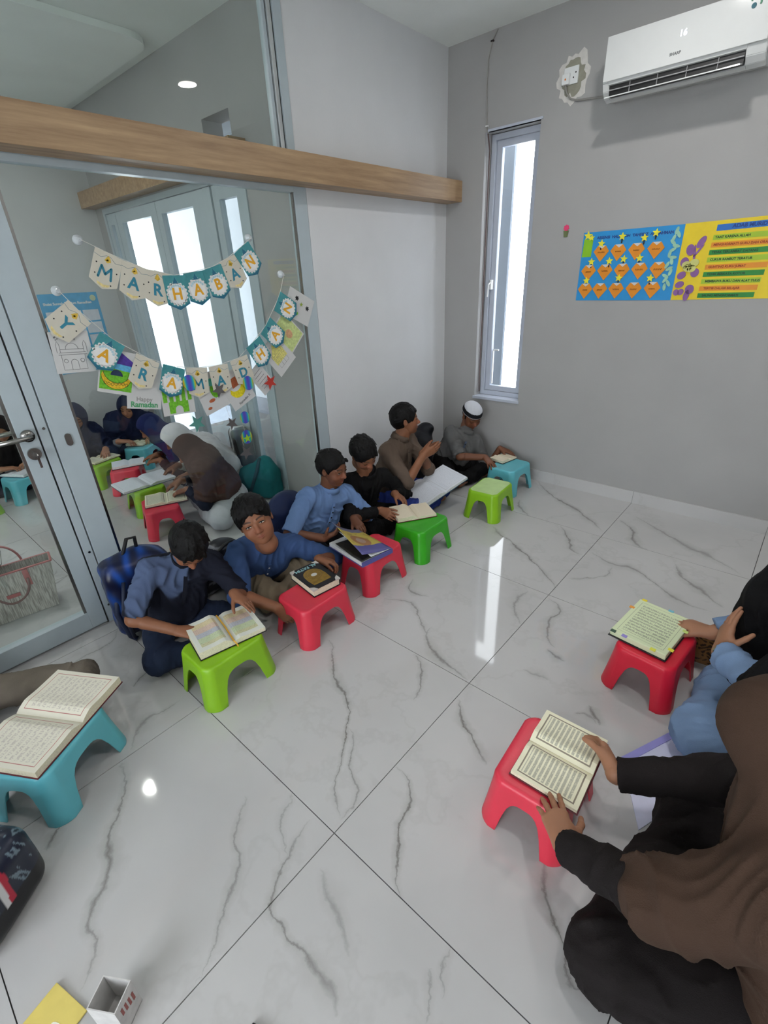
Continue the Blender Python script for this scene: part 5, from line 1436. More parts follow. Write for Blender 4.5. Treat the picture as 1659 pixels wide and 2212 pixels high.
# loose plastic folder with white paper behind the front red stool
t = empty('document_folder', (2.43, -2.19, 0.001), 0, 'clear plastic folder with white sheets and a lilac edge on the floor', 'folder')
bm = bmesh.new(); prism(bm, [(-0.115, -0.02), (-0.005, 0.21), (0.155, 0.12), (0.0, -0.24)], 0.0, 0.003); obj('sheet', bm, mat('pale lilac paper', (206, 208, 232), rough=0.5), t)
bm = bmesh.new(); prism(bm, [(-0.122, -0.018), (-0.010, 0.216), (0.010, 0.205), (-0.10, -0.03)], 0.003, 0.006); obj('binder_edge', bm, mat('lilac plastic', (150, 148, 214), rough=0.3), t)

# worn pale top of the empty stool
_e = [o for o in COL.objects if o.name.startswith('step_stool') and o.get('label', '').startswith('empty')][0]
bm = bmesh.new(); prism(bm, [(-0.100, -0.110), (-0.078, -0.134), (0.078, -0.134), (0.100, -0.110), (0.100, 0.110), (0.078, 0.134), (-0.078, 0.134), (-0.100, 0.110)], 0.2042, 0.2053)
o = obj('worn_top', bm, mat('pale worn lime plastic', (176, 206, 132), rough=0.45, var=0.08, scale=14), _e); o['label'] = 'pale worn top surface'

# ------------------------------------------------------------------ bunting and cards on the glass
PAPER = mat('cream flag card', (208, 203, 188), rough=0.6, var=0.03); TEAL = mat('teal flag card', (66, 142, 148), rough=0.6, var=0.12, scale=30)
CARDW = mat('white drawing paper', (204, 204, 203), rough=0.7, var=0.02)
T_BLUE = mat('blue lettering', (50, 132, 156), rough=0.5); T_GOLD = mat('golden lettering', (228, 168, 42), rough=0.5)
M_OCHRE = mat('ochre lantern print', (226, 188, 70), rough=0.6, var=0.2, scale=60); M_DTEAL = mat('dark teal print', (34, 104, 130), rough=0.6); M_RING = mat('white print', (236, 236, 234), rough=0.6)
M_SCALLOP = mat('pale blue print', (176, 206, 216), rough=0.6); M_DOT = mat('black dot print', (24, 26, 28), rough=0.5)
def glass_basis(y, z, ang, x=0.006):
    a = math.radians(ang)
    ux = (0, math.cos(a), math.sin(a)); uy = (0, -math.sin(a), math.cos(a))
    return basis((x, y, z), ux, uy, (1, 0, 0))
def disc(bm, cx, cy, r, z0, z1, n=20, sx=1.0, sy=1.0): prism(bm, [(cx+r*sx*math.cos(2*PI*k/n), cy+r*sy*math.sin(2*PI*k/n)) for k in range(n)], z0, z1)
def flag(letter, teal, A_, B_, x=0.008, word=1, desc=''):
    (ya, za), (yb, zb) = A_, B_
    w = 0.116; ang = math.degrees(math.atan2(zb-za, yb-ya)); cy, cz = (ya+yb)/2, (za+zb)/2
    t = empty('bunting_flag', (0, 0, 0), 0, desc, 'flag', 'bunting flags on the glass partition'); t.matrix_world = glass_basis(cy, cz, ang, x)
    h = 0.128; tip = 0.155
    bm = bmesh.new(); prism(bm, [(-w/2, 0), (-w/2, -h), (0, -tip), (w/2, -h), (w/2, 0)], 0, 0.0008)
    obj('card', bm, TEAL if teal else PAPER, t)
    if teal:
        bm = bmesh.new(); disc(bm, 0, -0.082, 0.050, 0.0008, 0.0011, 28)
        for k in range(18): disc(bm, 0.050*math.cos(2*PI*k/18), -0.082+0.050*math.sin(2*PI*k/18), 0.006, 0.0008, 0.0011, 8)
        obj('white_roundel', bm, M_RING, t)
        bm = bmesh.new(); prism(bm, [(-0.016, -0.036), (0.016, -0.036), (0.004, -0.018), (0, -0.006), (-0.004, -0.018)], 0.0011, 0.0014); obj('lantern_print', bm, M_DTEAL, t)
        bm = bmesh.new()
        for k in range(7): disc(bm, 0.038*math.cos(PI*(0.2+0.6*k/6)), -0.082+0.038*math.sin(PI*(0.2+0.6*k/6)), 0.006, 0.0011, 0.0014, 8)
        obj('scallop_print', bm, M_SCALLOP, t)
        bm = bmesh.new(); prism(bm, [(-w/2, -0.118), (-w/2, -h), (0, -tip), (w/2, -h), (w/2, -0.118), (0.03, -0.134), (0, -0.139), (-0.03, -0.134)], 0.0008, 0.0010); obj('foot_print', bm, M_DTEAL, t)
    else:
        bm = bmesh.new(); prism(bm, [(-0.014, -0.036), (0.014, -0.036), (0.008, -0.022), (0, -0.010), (-0.008, -0.022)], 0.0008, 0.0011)
        disc(bm, 0, -0.034, 0.008, 0.0008, 0.0011, 12); obj('lantern_print', bm, M_OCHRE, t)
        bm = bmesh.new(); pts = [(-w/2, -0.022, 0.001), (-0.03, -0.028, 0.001), (-0.008, -0.014, 0.001), (0.008, -0.014, 0.001), (0.03, -0.03, 0.001), (w/2, -0.024, 0.001)]; tube(bm, pts, 0.0006, 4); obj('string_print', bm, M_DTEAL, t)
        bm = bmesh.new(); prism(bm, [(-0.028, -0.128), (0.0, -0.134), (0.028, -0.128), (0.022, -0.139), (0, -0.146), (-0.022, -0.139)], 0.0008, 0.0010); obj('foot_print', bm, mat('pale ochre print', (222, 204, 140), rough=0.6, var=0.2, scale=80), t)
        bm = bmesh.new()
        for px, py in ((-0.040, -0.10), (0.030, -0.128), (-0.042, -0.055), (0.044, -0.07)): disc(bm, px, py, 0.0032, 0.0008, 0.0013, 8)
        obj('dots', bm, M_DOT, t)
    if letter == 'M':
        bm = bmesh.new(); q = [(-0.026, -0.108), (-0.020, -0.060), (0.0, -0.090), (0.020, -0.060), (0.026, -0.108)]; w_ = 0.0048
        for (x0, y0), (x1, y1) in zip(q[:-1], q[1:]):
            L_ = math.hypot(x1-x0, y1-y0); nx_, ny_ = -(y1-y0)/L_*w_, (x1-x0)/L_*w_
            prism(bm, [(x0+nx_, y0+ny_), (x0-nx_, y0-ny_), (x1-nx_, y1-ny_), (x1+nx_, y1+ny_)], 0.0012, 0.0018)
        for x0, y0 in q: disc(bm, x0, y0, w_, 0.0012, 0.0018, 10)
        obj('letter', bm, T_GOLD if teal else T_BLUE, t)
    else: text_obj('letter', letter, 0.072, T_GOLD if teal else T_BLUE, t, Matrix.Translation((0, -0.084, 0.0014)), 0.0004, 0.0009 if letter == 'M' else 0.0021)
    return t
row1 = [('M', 0, (-2.638, 1.749), (-2.531, 1.694)), ('A', 0, (-2.531, 1.694), (-2.438, 1.659)), ('R', 0, (-2.438, 1.659), (-2.34, 1.637)), ('H', 1, (-2.359, 1.629), (-2.267, 1.628)), ('A', 1, (-2.265, 1.637), (-2.145, 1.647)), ('B', 1, (-2.161, 1.645), (-2.042, 1.676)), ('A', 0, (-2.041, 1.687), (-1.954, 1.718)), ('N', 1, (-1.95, 1.725), (-1.868, 1.777))]
row2 = [('Y', 0, (-2.803, 1.547), (-2.746, 1.454)), ('A', 1, (-2.72, 1.417), (-2.628, 1.339)), ('R', 0, (-2.591, 1.309), (-2.482, 1.24)), ('A', 1, (-2.475, 1.241), (-2.363, 1.194)), ('M', 0, (-2.357, 1.2), (-2.243, 1.187)), ('A', 0, (-2.243, 1.187), (-2.11, 1.189)), ('D', 0, (-2.1, 1.195), (-1.986, 1.219)), ('H', 1, (-1.986, 1.25), (-1.881, 1.307)), ('A', 1, (-1.87, 1.316), (-1.793, 1.396)), ('N', 1, (-1.762, 1.426), (-1.693, 1.534))]
ordn = ['first', 'second', 'third', 'fourth', 'fifth', 'sixth', 'seventh', 'eighth', 'ninth', 'tenth']
for r, row in enumerate((row1, row2)):
    for i, (l, te, a, b_) in enumerate(row):
        flag(l, te, a, b_, 0.008+0.0022*(i % 2)+0.012*r, r, '%s card flag with the letter %s, %s from the left in the %s row' % ('teal' if te else 'cream', l, ordn[i], 'upper' if r == 0 else 'lower'))
def string(pts, label):
    t = empty('bunting_string', (0, 0, 0), 0, label, 'string')
    bm = bmesh.new(); tube(bm, pts, 0.0012, 5); obj('cord', bm, mat('white cord', (224, 222, 214), rough=0.7), t); return t
string([(0.012, -2.688, 1.773)]+[(0.0095, (a[0]+b_[0])/2, (a[1]+b_[1])/2) for _, _, a, b_ in row1]+[(0.012, -1.835, 1.796)], 'white cord carrying the upper row of letter flags')
string([(0.012, -2.827, 1.585), (0.014, -2.803, 1.547)]+[(0.021, (a[0]+b_[0])/2, (a[1]+b_[1])/2) for _, _, a, b_ in row2]+[(0.022, -1.693, 1.534), (0.012, -1.648, 1.617)], 'white cord carrying the lower row of letter flags')
for (y, z), w in (((-2.688, 1.773), 'left end of the upper string'), ((-1.835, 1.796), 'right end of the upper string'), ((-2.827, 1.585), 'left end of the lower string'), ((-1.648, 1.617), 'right end of the lower string')):
    t = empty('suction_hook', (0, y, z), 0, 'clear suction cup hook at the '+w, 'hook')
    bm = bmesh.new(); tube(bm, [(-0.021, 0, 0), (-0.012, 0, 0), (0.0, 0, 0), (0.006, 0, 0)], [0.020, 0.019, 0.010, 0.008], 20); obj('cup', bm, mat('milky plastic', (196, 202, 206), rough=0.2), t, smooth=False)
    bm = bmesh.new(); tube(bm, [(0.004, 0, 0), (0.012, 0, 0), (0.014, 0, -0.008), (0.020, 0, -0.006)], 0.0018, 6); obj('hook', bm, mat('milky plastic', (196, 202, 206)), t)

def card(label, c, w, h, ang, draw, x=0.003, shape=None, name='drawing_card'):
    t = empty(name, (0, 0, 0), 0, label, 'card', 'coloured cards behind the lower flags'); t.matrix_world = glass_basis(c[0], c[1], ang, x)
    bm = bmesh.new(); prism(bm, shape or [(-w/2, -h/2), (w/2, -h/2), (w/2, h/2), (-w/2, h/2)], 0, 0.0008); obj('sheet', bm, CARDW, t)
    draw(t, w, h); return t
M_INK = mat('pencil line', (120, 120, 122), rough=0.6); M_CG = mat('crayon green', (112, 186, 44), rough=0.7, var=0.25, scale=90); M_CY = mat('crayon yellow', (226, 186, 40), rough=0.7, var=0.25, scale=90)
M_CP = mat('crayon violet', (78, 56, 150), rough=0.7, var=0.2, scale=90); M_CS = mat('crayon sky', (96, 176, 220), rough=0.7, var=0.2, scale=90); M_CR = mat('crayon brown', (176, 96, 60), rough=0.7, var=0.2, scale=90)
def pl(t, nm, pts, m, z=0.001, th=0.0003):
    bm = bmesh.new(); prism(bm, pts, z, z+th); return obj(nm, bm, m, t)
def ln(t, nm, strokes, m, r=0.0007, z=0.0012):
    bm = bmesh.new()
    for s in strokes: tube(bm, [(x, y, z) for x, y in s], r, 4)
    return obj(nm, bm, m, t)
def arc(cx, cy, r, a0, a1, n=8, sy=1.0): return [(cx+r*math.cos(math.radians(a0+(a1-a0)*k/n)), cy+r*sy*math.sin(math.radians(a0+(a1-a0)*k/n))) for k in range(n+1)]
def mosque(t, w, h, m=None, r=0.0009):
    m = m or M_INK
    ln(t, 'line_drawing', [arc(0, h*0.08, w*0.16, 0, 180), [(-w*.3, h*.08), (w*.3, h*.08)], [(-w*.34, 0), (w*.34, 0)], [(-w*.36, -h*.05), (w*.36, -h*.05)], [(-w*.3, -h*.05), (-w*.3, -h*.42), (w*.3, -h*.42), (w*.3, -h*.05)], arc(0, -h*.25, w*.09, 0, 180)+[(-w*.09, -h*.42)], [(w*.09, -h*.25), (w*.09, -h*.42)], arc(-w*.21, -h*.2, w*.05, 0, 360, 12), arc(w*.21, -h*.2, w*.05, 0, 360, 12), [(-w*.38, 0), (-w*.38, h*.2), (-w*.34, h*.28), (-w*.3, h*.2), (-w*.3, 0)], [(w*.38, 0), (w*.38, h*.2), (w*.34, h*.28), (w*.3, h*.2), (w*.3, 0)]]+[arc(random.uniform(-w*.4, w*.4), random.uniform(h*.3, h*.45), w*.018, 0, 300, 5) for _ in range(8)], m, r)
def d_mosque(t, w, h): mosque(t, w, h)
card('white card with a grey line drawing of a mosque, lower left on the glass', (-2.846, 1.342), 0.155, 0.17, -4, d_mosque)
def d_paint(t, w, h):
    pl(t, 'painted_hill', [(-w*.46, -h*.42), (w*.46, -h*.42), (w*.46, h*.05), (w*.2, h*.16), (-w*.2, h*.1), (-w*.46, -h*.02)], M_CG)
    pl(t, 'painted_night', [(-w*.1, h*.14), (w*.46, h*.08), (w*.46, h*.28), (w*.05, h*.48), (-w*.1, h*.4)], M_CP)
    pl(t, 'painted_sky', [(-w*.3, h*.08), (w*.46, h*.04), (w*.46, h*.18), (-w*.1, h*.2)], M_CS, 0.0013)
    pl(t, 'painted_crescent', arc(0, -h*.05, w*.44, 190, 350, 12)+arc(0, h*.06, w*.40, 345, 195, 12), M_CY, 0.0015)
    pl(t, 'painted_dome', arc(0, -h*.08, w*.17, 0, 180, 10), mat('crayon dark blue', (34, 52, 84), var=0.2, scale=80), 0.0016)
    ln(t, 'outline', [arc(0, -h*.05, w*.44, 190, 350, 12), arc(0, h*.06, w*.40, 345, 195, 12), arc(0, -h*.08, w*.17, 0, 180, 10)]+[arc(w*(-.3+.1*k), -h*.27-0.004*math.sin(k), w*.04, 0, 360, 8) for k in range(7)], M_DOT, 0.0009, 0.0019)
card('painted card with a green hill, violet sky and golden crescent', (-2.690, 1.232), 0.155, 0.20, -20, d_paint, 0.0045)
def d_happy(t, w, h):
    text_obj('lettering', 'Happy', 0.030, mat('grey lettering', (140, 138, 134)), t, Matrix.Translation((0.0, -h*.27, 0.0012)), 0.0003, 0.0002)
    text_obj('lettering', 'Ramadan', 0.036, mat('green lettering', (84, 160, 110)), t, Matrix.Translation((0.0, -h*.40, 0.0012)), 0.0003, 0.0012)
    ln(t, 'squiggle', [[(-w*.4, h*.42), (-w*.2, h*.36), (-w*.1, h*.4)], arc(-w*.2, h*.3, w*.03, 0, 300)], M_INK)
card('white card reading Happy Ramadan under the cream R flag', (-2.585, 1.138), 0.165, 0.20, -14, d_happy, 0.003)
def d_green(t, w, h):
    for k in range(5): pl(t, 'painted_tower', [(-w*.45+w*.19*k, -h*.1), (-w*.33+w*.19*k, -h*.1), (-w*.33+w*.19*k, h*.3), (-w*.39+w*.19*k, h*.42), (-w*.45+w*.19*k, h*.3)], M_CG)
    pl(t, 'painted_gate', [(-w*.3, -h*.45), (-w*.12, -h*.45)]+arc(0, -h*.35, w*.12, 180, 0, 8)+[(w*.12, -h*.45), (w*.3, -h*.45), (w*.3, -h*.1), (-w*.3, -h*.1)], M_CG, 0.0012)
    pl(t, 'painted_roof', [(-w*.45, h*.3), (w*.45, h*.3), (w*.45, h*.48), (-w*.45, h*.48)], M_CY, 0.0013)
card('card with a green painted mosque and yellow sky below the teal A flag', (-2.430, 1.060), 0.175, 0.17, -4, d_green, 0.004)
def d_moon(t, w, h):
    pl(t, 'yellow_crescent', arc(0, 0, w*.33, 190, 380, 12)+arc(-w*.02, h*.14, w*.26, 370, 200, 12), mat('crayon lemon', (226, 208, 30), var=0.2, scale=80), 0.0012)
    pl(t, 'brown_pot', [(-w*.15, h*.05), (w*.12, h*.05), (w*.14, h*.3), (-w*.12, h*.3)], M_CR, 0.0015)
    text_obj('lettering', 'Ramadan K', 0.020, M_INK, t, Matrix.Translation((0.01, -h*.38, 0.0012)) @ Matrix.Rotation(math.radians(8), 4, 'Z'), 0.0003, 0.0004)
card('white card with a yellow crescent under the cream D flag', (-2.075, 1.045), 0.165, 0.21, 22, d_moon, 0.0045)
def d_sandal(t, w, h):
    pl(t, 'brown_patch', arc(-w*.1, -h*.2, w*.12, 0, 360, 12, 0.5), M_CR); pl(t, 'brown_patch', arc(-w*.28, -h*.36, w*.08, 0, 360, 12, 0.6), M_CR)
    pl(t, 'green_figure', arc(w*.12, 0, w*.16, 0, 360, 14, 1.5), M_CG, 0.0012)
    pl(t, 'teal_figure', arc(w*.10, h*.24, w*.14, 0, 360, 14, 0.9), mat('crayon teal', (90, 190, 170), var=0.2, scale=80), 0.0014)
card('white card with green and brown colouring under the cream M flag', (-2.235, 1.052), 0.165, 0.21, 14, d_sandal, 0.0035)
def d_text(t, w, h): ln(t, 'text_rows', [[(-w*.3, h*(.3-.12*k)), (w*.3, h*(.3-.12*k))] for k in range(6)], M_INK, 0.0012)
card('small white card with rows of writing beside the lower teal H flag', (-1.900, 1.065), 0.105, 0.17, 36, d_text, 0.003)
def d_yel(t, w, h):
    pl(t, 'painted_mosque', [(-w*.3, -h*.2), (w*.3, -h*.2), (w*.3, h*.1), (w*.1, h*.25), (0, h*.35), (-w*.1, h*.25), (-w*.3, h*.1)], mat('crayon straw', (216, 208, 120), var=0.2, scale=80))
    pl(t, 'red_dot', arc(w*.34, h*.3, w*.06, 0, 360, 12), mat('crayon crimson', (150, 40, 60)))
    mosque(t, w*0.8, h*0.8, M_INK, 0.0007)
card('white card with a straw-yellow mosque beside the lower teal A flag', (-1.755, 1.185), 0.165, 0.21, 38, d_yel, 0.003)
def d_lime(t, w, h):
    pl(t, 'lime_wash', [(-w*.46, -h*.46), (w*.46, -h*.46), (w*.46, h*.46), (-w*.1, h*.46), (-w*.46, 0)], mat('crayon pale lime', (196, 210, 140), var=0.2, scale=60))
    pl(t, 'brown_patch', arc(0, -h*.05, w*.16, 0, 360, 12, 1.2), mat('crayon sand', (206, 160, 120), var=0.2, scale=60), 0.0012)
card('card washed in pale lime with a sand patch, between two teal flags', (-1.665, 1.300), 0.15, 0.20, 44, d_lime, 0.0035)
def d_moons(t, w, h):
    pl(t, 'lime_crescent', arc(-w*.2, h*.1, w*.16, 60, 250, 8)+arc(-w*.14, h*.1, w*.12, 250, 60, 8), M_CG)
    pl(t, 'lime_star', [(x+w*.12, y-h*.05) for x, y in star_pts(w*.09)], mat('star olive', (140, 160, 60)), 0.0012)
    pl(t, 'black_lantern', [(x+w*.25, y+h*.16) for x, y in star_pts(w*.10, w*.06, 6)], M_DOT, 0.0012); pl(t, 'black_lantern', [(x+w*.1, y-h*.3) for x, y in star_pts(w*.10, w*.06, 6)], M_DOT, 0.0012)
card('white card with black lanterns and lime moons at the right end of the string', (-1.555, 1.435), 0.16, 0.20, 62, d_moons, 0.003)

# shiny discs and stars hanging as a mobile
def holo():
    m = bpy.data.materials.new('holographic foil'); m.use_nodes = True
    nt = m.node_tree; b = nt.nodes['Principled BSDF']; N = nt.nodes.new; L = nt.links.new
    tc = N('ShaderNodeTexCoord'); w = N('ShaderNodeTexWave'); w.inputs['Scale'].default_value = 3.5; w.inputs['Distortion'].default_value = 2; L(tc.outputs['Object'], w.inputs['Vector'])
    h = N('ShaderNodeValToRGB'); e = h.color_ramp.elements; e[0].position = 0; e[0].color = lin((110, 90, 210))+(1,); e[1].position = 1; e[1].color = lin((250, 120, 60))+(1,)
    for p, c in ((0.25, (60, 150, 230)), (0.5, (70, 220, 190)), (0.72, (210, 230, 70))): q = e.new(p); q.color = lin(c)+(1,)
    L(w.outputs['Fac'], h.inputs['Fac']); L(h.outputs['Color'], b.inputs['Base Color']); b.inputs['Roughness'].default_value = 0.25; b.inputs['Metallic'].default_value = 0.5
    return m
HOLO = holo(); M_SG = mat('grey foil', (116, 112, 112), rough=0.3, metal=0.5); M_RF = mat('red foil', (206, 70, 60), rough=0.3, metal=0.4); M_TF = mat('sea green foil', (96, 160, 150), rough=0.3, metal=0.4)
mob = [('disc', -2.361, 1.126, .042, HOLO, 'violet holographic disc over the cream M flag'), ('disc', -2.011, 1.064, .040, HOLO, 'blue holographic disc below the cream D flag'), ('disc', -2.071, .876, .036, HOLO, 'half-hidden orange and blue holographic disc low on the glass'), ('disc', -2.081, .761, .042, HOLO, 'lowest holographic disc with a star stuck on it'),
       ('star', -1.858, 1.042, .048, M_RF, 'red foil star right of the cards'), ('star', -2.367, .912, .050, M_TF, 'sea-green foil star below the green mosque card'), ('star', -2.103, .668, .048, M_SG, 'grey foil star hanging lowest on the glass'), ('star', -2.161, .862, .040, M_SG, 'small grey foil star beside the orange disc'), ('star', -2.201, 1.06, .044, M_SG, 'grey foil star over the cream A flag')]
for kind, y, z, r, m, lab in mob:
    t = empty('foil_'+kind, (0, 0, 0), 0, lab, 'ornament', 'foil ornaments on the glass'); t.matrix_world = glass_basis(y, z, 10, 0.026)
    bm = bmesh.new()
    if kind == 'disc': disc(bm, 0, 0, r, 0, 0.0015, 28, 0.85, 1.0)
    else: prism(bm, star_pts(r, r*0.42, 5, PI/2+0.2), 0, 0.0015)
    obj('foil', bm, m, t)
    bm = bmesh.new(); tube(bm, [(0, r*0.9, 0.001), (0, r*0.9+0.07, 0.001)], 0.0005, 4); obj('thread', bm, PAPER, t)
t = empty('foil_star', (0, 0, 0), 0, 'lime foil star stuck on the lowest disc', 'ornament', 'foil ornaments on the glass'); t.matrix_world = glass_basis(-2.081, .752, 0, 0.029)
bm = bmesh.new(); prism(bm, star_pts(0.026), 0, 0.0015); obj('foil', bm, mat('lime foil', (170, 220, 60), rough=0.3, metal=0.3), t)

# poster on the far wall of the next room
t = empty('wall_poster', (OX+0.002, -1.866, 1.215), 0, 'blue bordered worship timetable poster on the far wall behind the glass', 'poster')
bm = bmesh.new(); bx(bm, 0, 0.0012, -0.25, 0.25, -0.35, 0.345); obj('sheet', bm, mat('poster blue', (86, 166, 210), rough=0.5, var=0.1), t)
bm = bmesh.new()
for r_ in range(5):
    for c_ in range(3): bx(bm, 0.0012, 0.0020, -0.225+0.155*c_, -0.225+0.155*c_+0.14, 0.10-0.11*r_, 0.10-0.11*r_+0.095)
obj('text_boxes', bm, mat('poster box white', (214, 216, 224), rough=0.5), t)
text_obj('poster_title', 'Shalat Sunnah Sebelum Ramadhan', 0.030, M_RING, t, basis((0.0022, -0.02, 0.26), (0, 1, 0), (0, 0, 1), (1, 0, 0)), 0.0003, 0.001)
bm = bmesh.new(); cyl(bm, (0.002, 0.205, 0.295), 0.026, 0.002, 'x', 20); obj('crest', bm, mat('pale crest', (196, 206, 170)), t)

# ------------------------------------------------------------------ posters on the window wall
def wall_empty(name, x, z, label, cat, y=-0.001, group=None, rot=0.0):
    t = empty(name, (0, 0, 0), 0, label, cat, group); a = math.radians(rot)
    t.matrix_world = basis((x, y, z), (math.cos(a), 0, math.sin(a)), (-math.sin(a), 0, math.cos(a)), (0, -1, 0)); return t
P_BLUE = mat('blue poster card', (24, 140, 206), rough=0.5, var=0.05); P_YEL = mat('yellow poster card', (226, 198, 10), rough=0.5, var=0.04); ORG = mat('orange pocket card', (222, 138, 22), rough=0.6, var=0.05)
STARY = mat('yellow star card', (232, 222, 40), rough=0.5); M_TXT = mat('dark brown marker', (90, 44, 10), rough=0.6); M_TXTB = mat('navy marker', (20, 60, 130), rough=0.6); M_TXTG = mat('dark green marker', (16, 66, 26), rough=0.6); M_TXTR = mat('red brown marker', (150, 60, 10), rough=0.6)
PX0, PZ0 = 1.091, 1.376
t = wall_empty('attendance_poster', PX0, PZ0, 'blue poster with fourteen orange pockets and yellow stars', 'poster')
bm = bmesh.new(); prism(bm, [(0, 0), (0.585, 0.0), (0.584, 0.404), (0.0, 0.404)], 0, 0.0015); obj('sheet', bm, P_BLUE, t)
text_obj('poster_title', 'ABSENSI  HALAQOH  TAHFIDZ  AR RAHMAN', 0.022, M_TXTB, t, Matrix.Translation((0.31, 0.368, 0.002)), 0.0003, 0.0009)
bm = bmesh.new(); prism(bm, [(0.004, 0.262), (0.064, 0.262), (0.066, 0.365), (0.008, 0.365)], 0.0015, 0.0028); obj('green_label', bm, mat('lime label card', (132, 190, 20)), t)
bm = bmesh.new(); prism(bm, [(x+0.03, y+0.385) for x, y in star_pts(0.028)], 0.003, 0.006); prism(bm, [(x+0.055, y+0.372) for x, y in star_pts(0.02)], 0.003, 0.006); obj('yellow_star', bm, STARY, t)
rows = [([0.127, 0.232, 0.340, 0.450], 0.278, [(0.122, 0.335), (0.245, 0.366), (0.376, 0.350), (0.438, 0.372)], ['Naufal', 'Rafi', 'Alif', 'Hafidz']),
        ([0.062, 0.167, 0.272, 0.377, 0.483], 0.168, [(0.074, 0.233), (0.188, 0.232), (0.275, 0.240), (0.368, 0.240)], ['Umar', 'Daffa', 'Yusuf', 'Salman', 'Ibrahim']),
        ([0.055, 0.152, 0.255, 0.362, 0.470], 0.058, [(0.057, 0.122), (0.262, 0.132), (0.450, 0.126)], ['Ali', 'Zaid', 'Hamza', 'Faris', 'Adam'])]
for xs_, zc, st, nm in rows:
    for x, n_ in zip(xs_, nm):
        bm = bmesh.new(); prism(bm, [(x-0.048, zc+0.012), (x-0.024, zc+0.045), (x+0.024, zc+0.045), (x+0.048, zc+0.012), (x, zc-0.048)], 0.0015, 0.005); p_ = obj('orange_pocket', bm, ORG, t)
        bm = bmesh.new(); prism(bm, [(x-0.022, zc+0.046), (x+0.024, zc+0.046), (x+0.002, zc+0.028)], 0.005, 0.0062); obj('white_flap', bm, CARDW, p_)
        bm = bmesh.new(); w_ = 0.008+0.0022*len(n_); tube(bm, [(x-w_+2*w_*k/14, zc+0.007+0.0042*math.sin(k*2.1+x*90+zc*70)*(1 if k % 3 else 1.5), 0.0056) for k in range(15)], 0.0012, 5); obj('handwriting', bm, M_TXT, p_)
    for x, z in st:
        bm = bmesh.new(); prism(bm, [(q+x, w+z) for q, w in star_pts(0.024, 0.011, 5, PI/2+0.1*math.sin(x*40))], 0.006, 0.0078); obj('yellow_star', bm, STARY, t)
        bm = bmesh.new(); bx(bm, x-0.004, x+0.004, z-0.036, z-0.014, 0.003, 0.006); obj('black_stem', bm, M_DOT, t)
bm = bmesh.new(); rs = np.random.RandomState(5)
for k in range(16):
    cx_, cy_ = 0.548+0.014*math.sin(k*1.9)-0.0015*k*0.3, 0.375-0.020*k
    a = rs.rand()*6
    prism(bm, [(cx_+0.021*math.cos(q)*math.cos(a)-0.009*math.sin(q)*math.sin(a), cy_+0.021*math.cos(q)*math.sin(a)+0.009*math.sin(q)*math.cos(a)) for q in [2*PI*i/12 for i in range(12)]], 0.003+0.0008*(k % 3), 0.006+0.0008*(k % 3))
obj('paper_leaves', bm, mat('pale green blue paper', (150, 196, 170), rough=0.6, var=0.15, scale=30), t)

t = wall_empty('rules_poster', 1.680, PZ0+0.001, 'yellow poster with a blue title bar and nine coloured rule strips', 'poster', y=-0.0005)
bm = bmesh.new(); prism(bm, [(0, 0), (0.60, 0.008), (0.60, 0.412), (-0.004, 0.404)], 0, 0.0015); obj('sheet', bm, P_YEL, t)
bm = bmesh.new(); prism(bm, [(0.158, 0.355), (0.50, 0.362), (0.50, 0.392), (0.158, 0.386)], 0.0015, 0.003); obj('title_bar', bm, mat('royal blue strip', (20, 104, 186), rough=0.5), t)
text_obj('poster_title', 'ADAB MURID', 0.026, M_TXTB, t, Matrix.Translation((0.31, 0.374, 0.0032)), 0.0003, 0.0012)
cols_ = [mat('lime strip', (160, 190, 30), rough=0.5), mat('orange strip', (222, 140, 14), rough=0.5), mat('green strip', (24, 128, 40), rough=0.5)]
txt = ['TAAT KARENA ALLAH', 'MENGHORMATI GURU DAN ORANG TUA', 'TIDAK TERLAMBAT DATANG', 'CUKUR RAMBUT TERATUR', 'GUNTING KUKU JUMAT', 'TIDAK BERKATA KOTOR', 'MEMBAWA BUKU DAN ALAT TULIS', 'TERTIB DALAM BELAJAR', 'SALING MENGHORMATI']
for k in range(9):
    z = 0.322-0.0375*k
    bm = bmesh.new(); prism(bm, [(0.150-0.004*k*0.4, z-0.011), (0.462-0.006*k, z-0.009), (0.462-0.006*k, z+0.018), (0.150-0.004*k*0.4, z+0.014)], 0.0015, 0.003); s_ = obj('rule_strip', bm, cols_[k % 3], t)
    text_obj('rule_lettering', txt[k], 0.0165, [M_TXTG, M_TXTR, M_TXTG][k % 3], s_, Matrix.Translation((0.160, z+0.002, 0.0032)), 0.0002, 0.0007, 'LEFT')
LIL = mat('lilac felt', (136, 96, 152), rough=0.8, var=0.1); LILW = mat('cream felt', (196, 196, 120), rough=0.8, var=0.1)
def blob(x, y, rx, ry, m, nm, a=0.0, z=0.002):
    bm = bmesh.new(); prism(bm, [(x+rx*math.cos(q)*math.cos(a)-ry*math.sin(q)*math.sin(a), y+rx*math.cos(q)*math.sin(a)+ry*math.sin(q)*math.cos(a)) for q in [2*PI*i/14 for i in range(14)]], z, z+0.004); obj(nm, bm, m, t)
